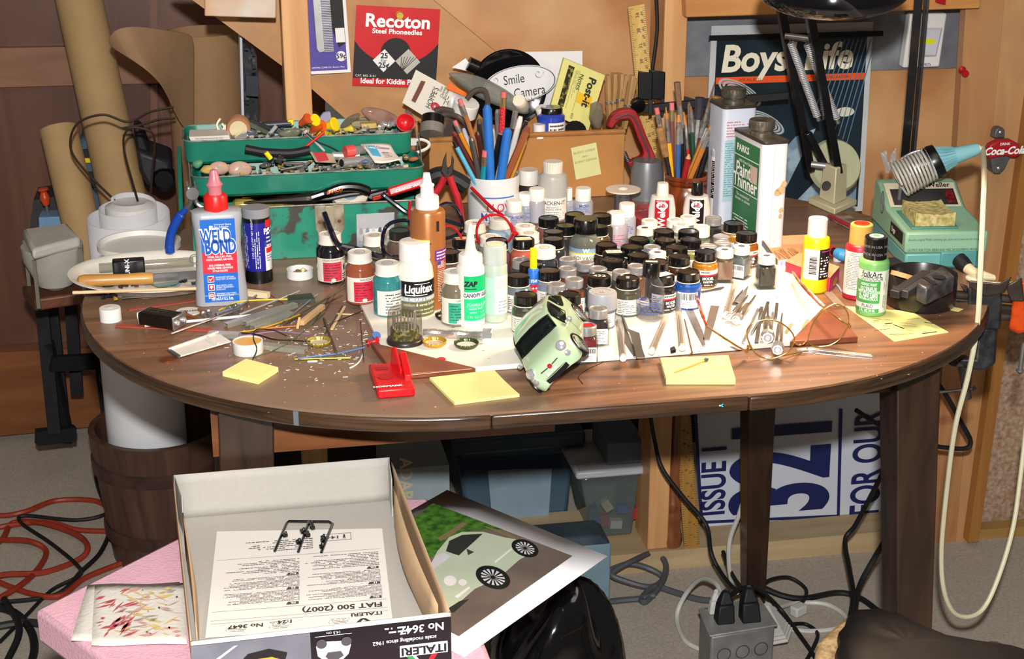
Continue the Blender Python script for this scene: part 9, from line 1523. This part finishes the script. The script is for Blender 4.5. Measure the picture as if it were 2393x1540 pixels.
m=MB();pr(m,((1042,1288),(1050,1264),(1080,1250),(1128,1247),(1112,1262),(1072,1298)),4);pr(m,((1096,1400),(1075,1404),(1050,1420),(1040,1434),(1062,1430)),4);part('window_print',m,mat('2A2E2A',.3),t,**WS);m=MB();pr(m,((1000,1328),(1020,1298),(1036,1292),(1054,1300),(1012,1332)),4);part('windscreen_print',m,mat('B9B4B8',.3),t,**WS)
for cx,cy,a,b,rot_ in((1152,1349,42,25,.35),(1227,1281,33,19,.35)):
 el=lambda k,e:[(cx+k*(a*cos(q)*cos(rot_)-b*sin(q)*sin(rot_)),cy+k*(a*cos(q)*sin(rot_)+b*sin(q)*cos(rot_)))for q in[2*PI*i/28 for i in range(28)]]
 m=MB();pr(m,el(1,0),5);part('tire_print',m,mat('1A1A1A',.4),t,**WS);m=MB()
 for i in range(14):q=2*PI*i/14;e_=lambda k,dq:(cx+k*(a*cos(q+dq)*cos(rot_)-b*sin(q+dq)*sin(rot_)),cy+k*(a*cos(q+dq)*sin(rot_)+b*sin(q+dq)*cos(rot_)));pr(m,(e_(.12,0),e_(.7,-.13),e_(.7,.13)),6)
 part('rim_print',m,mat('B9B9BC',.3),t,**WS)
m=MB();[pr(m,[(cx+r*cos(2*PI*i/18),cy+r*.8*sin(2*PI*i/18))for i in range(18)],5)for cx,cy,r in((1052,1357,15),(1081,1361,10))];pr(m,((1062,1394),(1096,1370),(1099,1374),(1070,1398)),5);pr(m,((1155,1312),(1194,1281),(1197,1284),(1158,1316)),5);part('chrome_print',m,mat('C9C6C4',.3),t,**WS);m=MB();pr(m,((1108,1290),(1090,1282),(1094,1297)),5);part('mirror_print',m,mat('3A3A38',.3),t,**WS)
zr,z0=.65,ZF+.0025;F1,F2,B2,B1=[T(px,py,zr)for px,py in((445,1500),(1053,1431),(912,1068),(403,1110))];t=thing('kit_box','open upturned model kit box lid with a black printed side in the foreground','box lid',(F1+F2+B1+B2)/4-V((0,0,zr-z0)))
GB=mat('A8A49C',.8,var=.03,sc=200);TB=mat('B09372',.8,var=.04,sc=100);dn=V((0,0,-(zr-z0)))
m=MB();m.hexa([p+dn for p in(F1,F2,B2,B1)],[p+dn+V((0,0,.0008))for p in(F1,F2,B2,B1)]);part('bottom',m,GB,t,**W1)
cen=(F1+F2+B1+B2)/4
def wall(a,b,nm,mm_,th=.0012,inn=0,bulge=0,h0=0):
 n=(cen-(a+b)/2);n.z=0;n.normalize();m=MB();g=lambda u,v:a*(1-u)+b*u+n*(inn+bulge*sin(PI*u)*sin(PI*v*.9)+.0006)+V((0,0,-(zr-z0)*(1-v)));m.grid(g,10,5);return part(nm,m,mm_,t,**W1,sol=th)
wall(B1,B2,'back_wall',GB);wall(F1,B1,'side_wall',TB);wall(F2,B2,'side_wall',TB);FW=wall(F1,F2,'front_wall',mat('BDBBB8',.5))
wall(F1*.93+B1*.07-V((0,0,.006)),F1*.25+B1*.75-V((0,0,.004)),'inner_flap',TB,inn=.006,bulge=.005);wall(F2*.93+B2*.07-V((0,0,.006)),F2*.2+B2*.8-V((0,0,.003)),'inner_flap',TB,inn=.007,bulge=.012)
for a,b in((B1,F1),(B2,F2)):d_=(b-a).normalized();n=(cen-a);n.z=0;n=(n-d_*n.dot(d_)).normalized();m=MB();q=a+d_*.002;m.hexa([q+n*.002,q+d_*.055+n*.007,q+d_*.045+n*.006+dn*.95,q+n*.002+dn*.95],[x+n*.001 for x in(q+n*.002,q+d_*.055+n*.007,q+d_*.045+n*.006+dn*.95,q+n*.002+dn*.95)]);part('corner_tab',m,mat('BDBAB4',.7),t,**W1)
ex=(F2-F1);WX=ex.length;ex.normalize();nf=V((ex.y,-ex.x,0));HZ=zr-z0;ff=lambda e:(lambda x,y:F1+ex*x+V((0,0,-y))+nf*(.0012+e))
m=MB();m.patch(ff(.0002),0,WX,.0035,HZ-.001);L0=part('printed_side',m,mat('111113',.3),t,**WS);ud=lambda x0,y0,e=.0012:(lambda x,y:ff(e)(x0-x,y0+y))
m=MB();m.text('No 3647',.0115,ud(WX*.885,.0115),bold=.02);m.text('scale modelling since 1962',.0056,ud(WX*.815,.0225),bold=.015);m.lines(lambda x,y:ff(.0012)(WX*.80-x,.0105+y),-.006,.016,-.004,.004,2,seed=3);part('white_lettering',m,WINK,L0,**WS)
m=MB();m.patch(ff(.0006),WX*.795,WX*.985,.0285,.0405);part('logo_panel',m,WINK,L0,**WS);m=MB();m.text('ITALERI',.0115,ud(WX*.89,.0345),bold=.035,sx=1.12);part('logo_lettering',m,INK,L0,**WS)
for nm,xs,c in(('green_leg',(.820,.845,.885,.865),'1E8A3E'),('white_leg',(.845,.858,.90,.887),'DADADA'),('red_leg',(.945,.920,.885,.905),'B81E2A')):m=MB();m.add([ff(.0007)(WX*x,y)for x,y in((xs[0],.0405),(xs[1],.0405),(xs[2],.056),(xs[3],.056))],[(0,1,2,3)]);part(nm,m,mat(c,.4),L0,**WS)
m=MB();m.patch(ff(.0004),0,WX*.45,.0038,HZ-.001);q=part('picture_panel',m,mat('7E8088',.4,c2='5A5C64',sc=14,w=.5),L0,**WS)
def fp_(m,pts,e):return m.add([ff(e)(WX*x,y)for x,y in pts],[tuple(range(len(pts)))])
m=MB();fp_(m,((.14,.056),(.15,.036),(.20,.025),(.30,.024),(.35,.030),(.37,.044),(.37,.056)),.0008);part('yellow_car_print',m,mat('C9A51E',.35),q,**WS);m=MB();fp_(m,((.17,.028),(.21,.018),(.29,.015),(.36,.021),(.35,.029),(.30,.0238),(.20,.0248)),.0009);m.disc(lambda x,y:ff(.0010)(WX*.175+x,.036+y),0,0,.0075,.0105);fp_(m,((.255,.031),(.345,.033),(.345,.040),(.26,.039)),.0010);part('dark_print',m,mat('1C1B1A',.4),q,**WS)
m=MB();fp_(m,((.05,.026),(.16,.008),(.175,.008),(.07,.026)),.0007);fp_(m,((.29,.034),(.335,.035),(.335,.0395),(.29,.0385)),.0012);m.disc(lambda x,y:ff(.0012)(WX*.178+x,.036+y),0,0,.0045,.0066);part('white_print',m,mat('C4C6CA',.4),q,**WS)
m=MB();fp_(m,((.47,.019),(.475,.029),(.51,.037),(.56,.038),(.595,.030),(.605,.021),(.60,.016),(.48,.014)),.0008);q=part('diagram_car',m,mat('B9B7BA',.4),L0,**WS);m=MB();[m.disc(lambda x,y:ff(.0011)(WX*cx+x,.0165+y),0,0,.0048)for cx in(.492,.588)];fp_(m,((.505,.030),(.515,.026),(.565,.026),(.575,.031),(.55,.035),(.52,.035)),.0011);part('diagram_detail',m,mat('4A4A4C',.4),q,**WS);m=MB();m.patch(ff(.0008),WX*.468,WX*.61,.0085,.0090);m.text('14.5 cm',.0042,ud(WX*.54,.0058));part('dimension_lettering',m,WINK,L0,**WS);m=MB();m.patch(ff(.0008),WX*.47,WX*.535,.044,.051);part('badge',m,mat('A8962E',.4),L0,**WS)
zs=z0+.0030;c4=[T(px,py,zs)for px,py in((507,1243),(893,1236),(918,1456),(480,1491))];t=thing('instruction_sheet','white instruction sheet lying upside down in the kit box lid','leaflet',sum(c4,V())/4);m=MB();m.hexa(c4,[p+V((0,0,.0006))for p in c4]);part('sheet',m,mat('D9D3CC',.7,var=.01),t,**WS)
O=c4[2];Wd=(c4[3]-c4[2]).length;U=(c4[3]-c4[2]).normalized();Hd=((c4[1]-c4[2]).length);Wv=(c4[2]-c4[1]).normalized();fs_=lambda x,y:O+U*x+Wv*(-y)+V((0,0,.0010));ft2=lambda x,y:fs_(x,-y)
tx=lambda m,s,sz,x,y,**k:m.text(s,sz,lambda a,b:fs_(Wd*x+a,Hd*y-b),**k)
m=MB();tx(m,'ITALERI',.0085,.05,.10,ax='LEFT',bold=.03,sx=1.1);tx(m,'FIAT 500 (2007)',.0125,.045,.185,ax='LEFT',bold=.03,sx=.96);tx(m,'No 3647',.0095,.79,.075,bold=.03);tx(m,'1:24',.0088,.535,.088,bold=.03,ax='LEFT');tx(m,'scale',.0050,.61,.088,ax='LEFT');tx(m,'14+',.0095,.30,.935,bold=.03)
for s,x,y in(('EN',.085,.255),('IT',.085,.40),('DE',.085,.565),('FR',.53,.255),('ES',.53,.415),('RU',.53,.565)):pass
g_=lambda x,y:fs_(Wd*x,Hd*y)
for bx,by0,by1 in((.04,.275,.385),(.04,.42,.545),(.04,.585,.74),(.50,.285,.40),(.50,.43,.55),(.50,.58,.73)):m.lines(lambda x,y:g_(x,by0+by1-y),bx,bx+.44,by0,by1,9,seed=int(bx*100+by0*1000),h=.34,wl=(.01,.05),dens=.92)
m.lines(lambda x,y:g_(x,1.64+.13-y),.42,.86,.82,.95,6,seed=77,h=.34,wl=(.02,.07));[m.lines(lambda x,y:g_(x,.1-y),x0,x0+.12,.02,.075,4,seed=5,h=.3)for x0 in(.23,.55,.78)]
[m.add([g_(.02,y),g_(.98,y),g_(.98,y+.002),g_(.02,y+.002)],[(0,1,2,3)])for y in(.115,.145,.23,.765)]
m.add([g_(x,y)for x,y in((.10,.01),(.125,.01),(.165,.06),(.145,.06))],[(0,1,2,3)]);m.add([g_(x,y)for x,y in((.21,.01),(.185,.01),(.15,.06),(.17,.06))],[(0,1,2,3)])
fr2=[(.19,.895),(.36,.895),(.36,.975),(.19,.975)];m.add([g_(x,y)for x,y in fr2]+[g_(.275+(x-.275)*.965,.935+(y-.935)*.9)for x,y in fr2],[(i,(i+1)%4,4+(i+1)%4,4+i)for i in range(4)]);m.add([g_(.225+a,.91+b)for a,b in((0,0),(.004,0),(.006,.02),(.01,0),(.014,0),(.012,.05),(.002,.05))],[tuple(range(7))])
part('black_print',m,mat('3A3838',.6,var=0),t,**WS);m=MB();m2=MB()
for s,x,y in(('EN',.075,.258),('IT',.075,.402),('DE',.075,.565),('FR',.535,.262),('ES',.535,.412),('RU',.535,.562)):m.add([g_(x-.03,y-.012),g_(x+.04,y-.012),g_(x+.03,y+.014),g_(x-.03,y+.014)],[(0,1,2,3)]);m2.text(s,.0048,lambda a,b:g_(x,y)+U*a+Wv*b+V((0,0,.0004)),bold=.02)
L0=part('language_tab',m,mat('4A4646',.6),t,**WS);part('tab_lettering',m2,WINK,L0,**WS)
t=thing('sprue_frame','black plastic sprue with a few parts left lying on the instruction sheet','sprue',T(710,1250,zs));z_=zs+.0035;SB=mat('0D0D0F',.2,coat=.4);pl=lambda pts:[T(px,py,z_)for px,py in pts];m=MB();m.tube(pl(((642,1287),(669,1224),(675,1218),(768,1219),(777,1224),(751,1290))),.0016,8);m.tube(pl(((722,1218),(697,1289))),.0016,8);part('runner',m,SB,t,**W1)
for px,py,w,h in((666,1250,14,6),(730,1232,12,8),(708,1241,16,8),(718,1249,14,9),(698,1266,16,6),(755,1256,13,6),(754,1263,12,5),(750,1277,9,5),(727,1224,12,5)):m=MB();q=T(px,py,z_+.001);m.box(q,(w/2600,h/1300,.004),RO(.3,3,'Z'));m.box(q+V((.001,.001,.002)),(w/5200,h/2000,.003));part('kit_part',m,SB,t,**W1,bev=.0008)
c=T(1300,1470,.45);m=MB();R1=RND(12);fs1=[(R1.uniform(1,6),R1.uniform(0,6),R1.uniform(2,8),R1.uniform(.012,.04))for _ in range(16)]
def bg(u,v):
 a,b=2*PI*u,PI*v;r=1+sum(k*sin(round(p)*a+q+s*b)for p,q,s,k in fs1)*min(1,sin(b)*2.5);return V((c.x+.082*r*sin(b)*cos(a),c.y+.09*r*sin(b)*sin(a),c.z-.10+.17*r*cos(b)))
m.grid(bg,64,40);solo('bin_bag','glossy black plastic bag bulging out under the photo print','bag',m,mat('08080A',.12,coat=.6,bump=.6,sc=22,det=6),ang=60)
pb=c-V((0,0,.27));m=MB();m.lathe([(0,-pb.z),(.075,-pb.z),(.09,.03),(.08,.03),(.07,.01-pb.z),(0,.01-pb.z)],32,TR(pb));solo('waste_bin','dark waste bin under the glossy black bag','bin',m,mat('1A1A1C',.5))
ZS=.50;out=[(1900,1560),(1908,1500),(1930,1478),(1985,1430),(2040,1428),(2100,1444),(2160,1474),(2230,1502),(2320,1518),(2420,1534),(2500,1560),(2560,1800),(1900,1800)]
t=thing('stool','stool seat with torn black vinyl at the bottom right corner','stool',T(2200,1620,0));P=[T(px,py,ZS-.012)for px,py in out];c=sum(P,V())/len(P);m=MB();m.hexa([p-V((0,0,.03))for p in P],P);part('foam_pad',m,mat('C9A878',.9,c2='8E6E48',sc=120,w=.3),t,**W1,bev=.006)
vin=[(1955,1620),(1960,1560),(1952,1520),(1962,1500),(1958,1478),(1972,1462),(1978,1440),(1996,1428),(2042,1426),(2102,1442),(2162,1472),(2232,1500),(2322,1516),(2422,1532),(2502,1560),(2560,1800),(1930,1800)];P=[T(px,py,ZS)for px,py in vin];c=sum(P,V())/len(P);n=len(P);m=MB();L=[]
R1=RND(3)
for k,dz in((1,-.030),(1,-.006),(.985,0),(.93,.006),(.80,.012),(.5,.015),(.2,.016)):L.append([c+(p-c)*k+V((0,0,dz+(R1.uniform(-.0015,.0015)if k<1 else 0)))for p in P])
m.add(sum(L,[])+[c+V((0,0,.016))],[(j*n+i,j*n+(i+1)%n,(j+1)*n+(i+1)%n,(j+1)*n+i)for j in range(len(L)-1)for i in range(n)]+[((len(L)-1)*n+i,(len(L)-1)*n+(i+1)%n,len(L)*n)for i in range(n)]);part('vinyl_cover',m,mat('0B0A0B',.6,c2='1A1410',sc=26,w=.5,th=.62,bump=.5,det=9),t,**W1,ang=60)
for dx,dy in((.06,.02),(.2,.02),(.06,-.1),(.2,-.1)):q=T(1950,1500,ZS);m=MB();m.tube([V((q.x+dx,q.y+dy,ZS-.04)),V((q.x+dx,q.y+dy,.0))],.012,10);part('leg',m,DSTEEL,t,**W1)
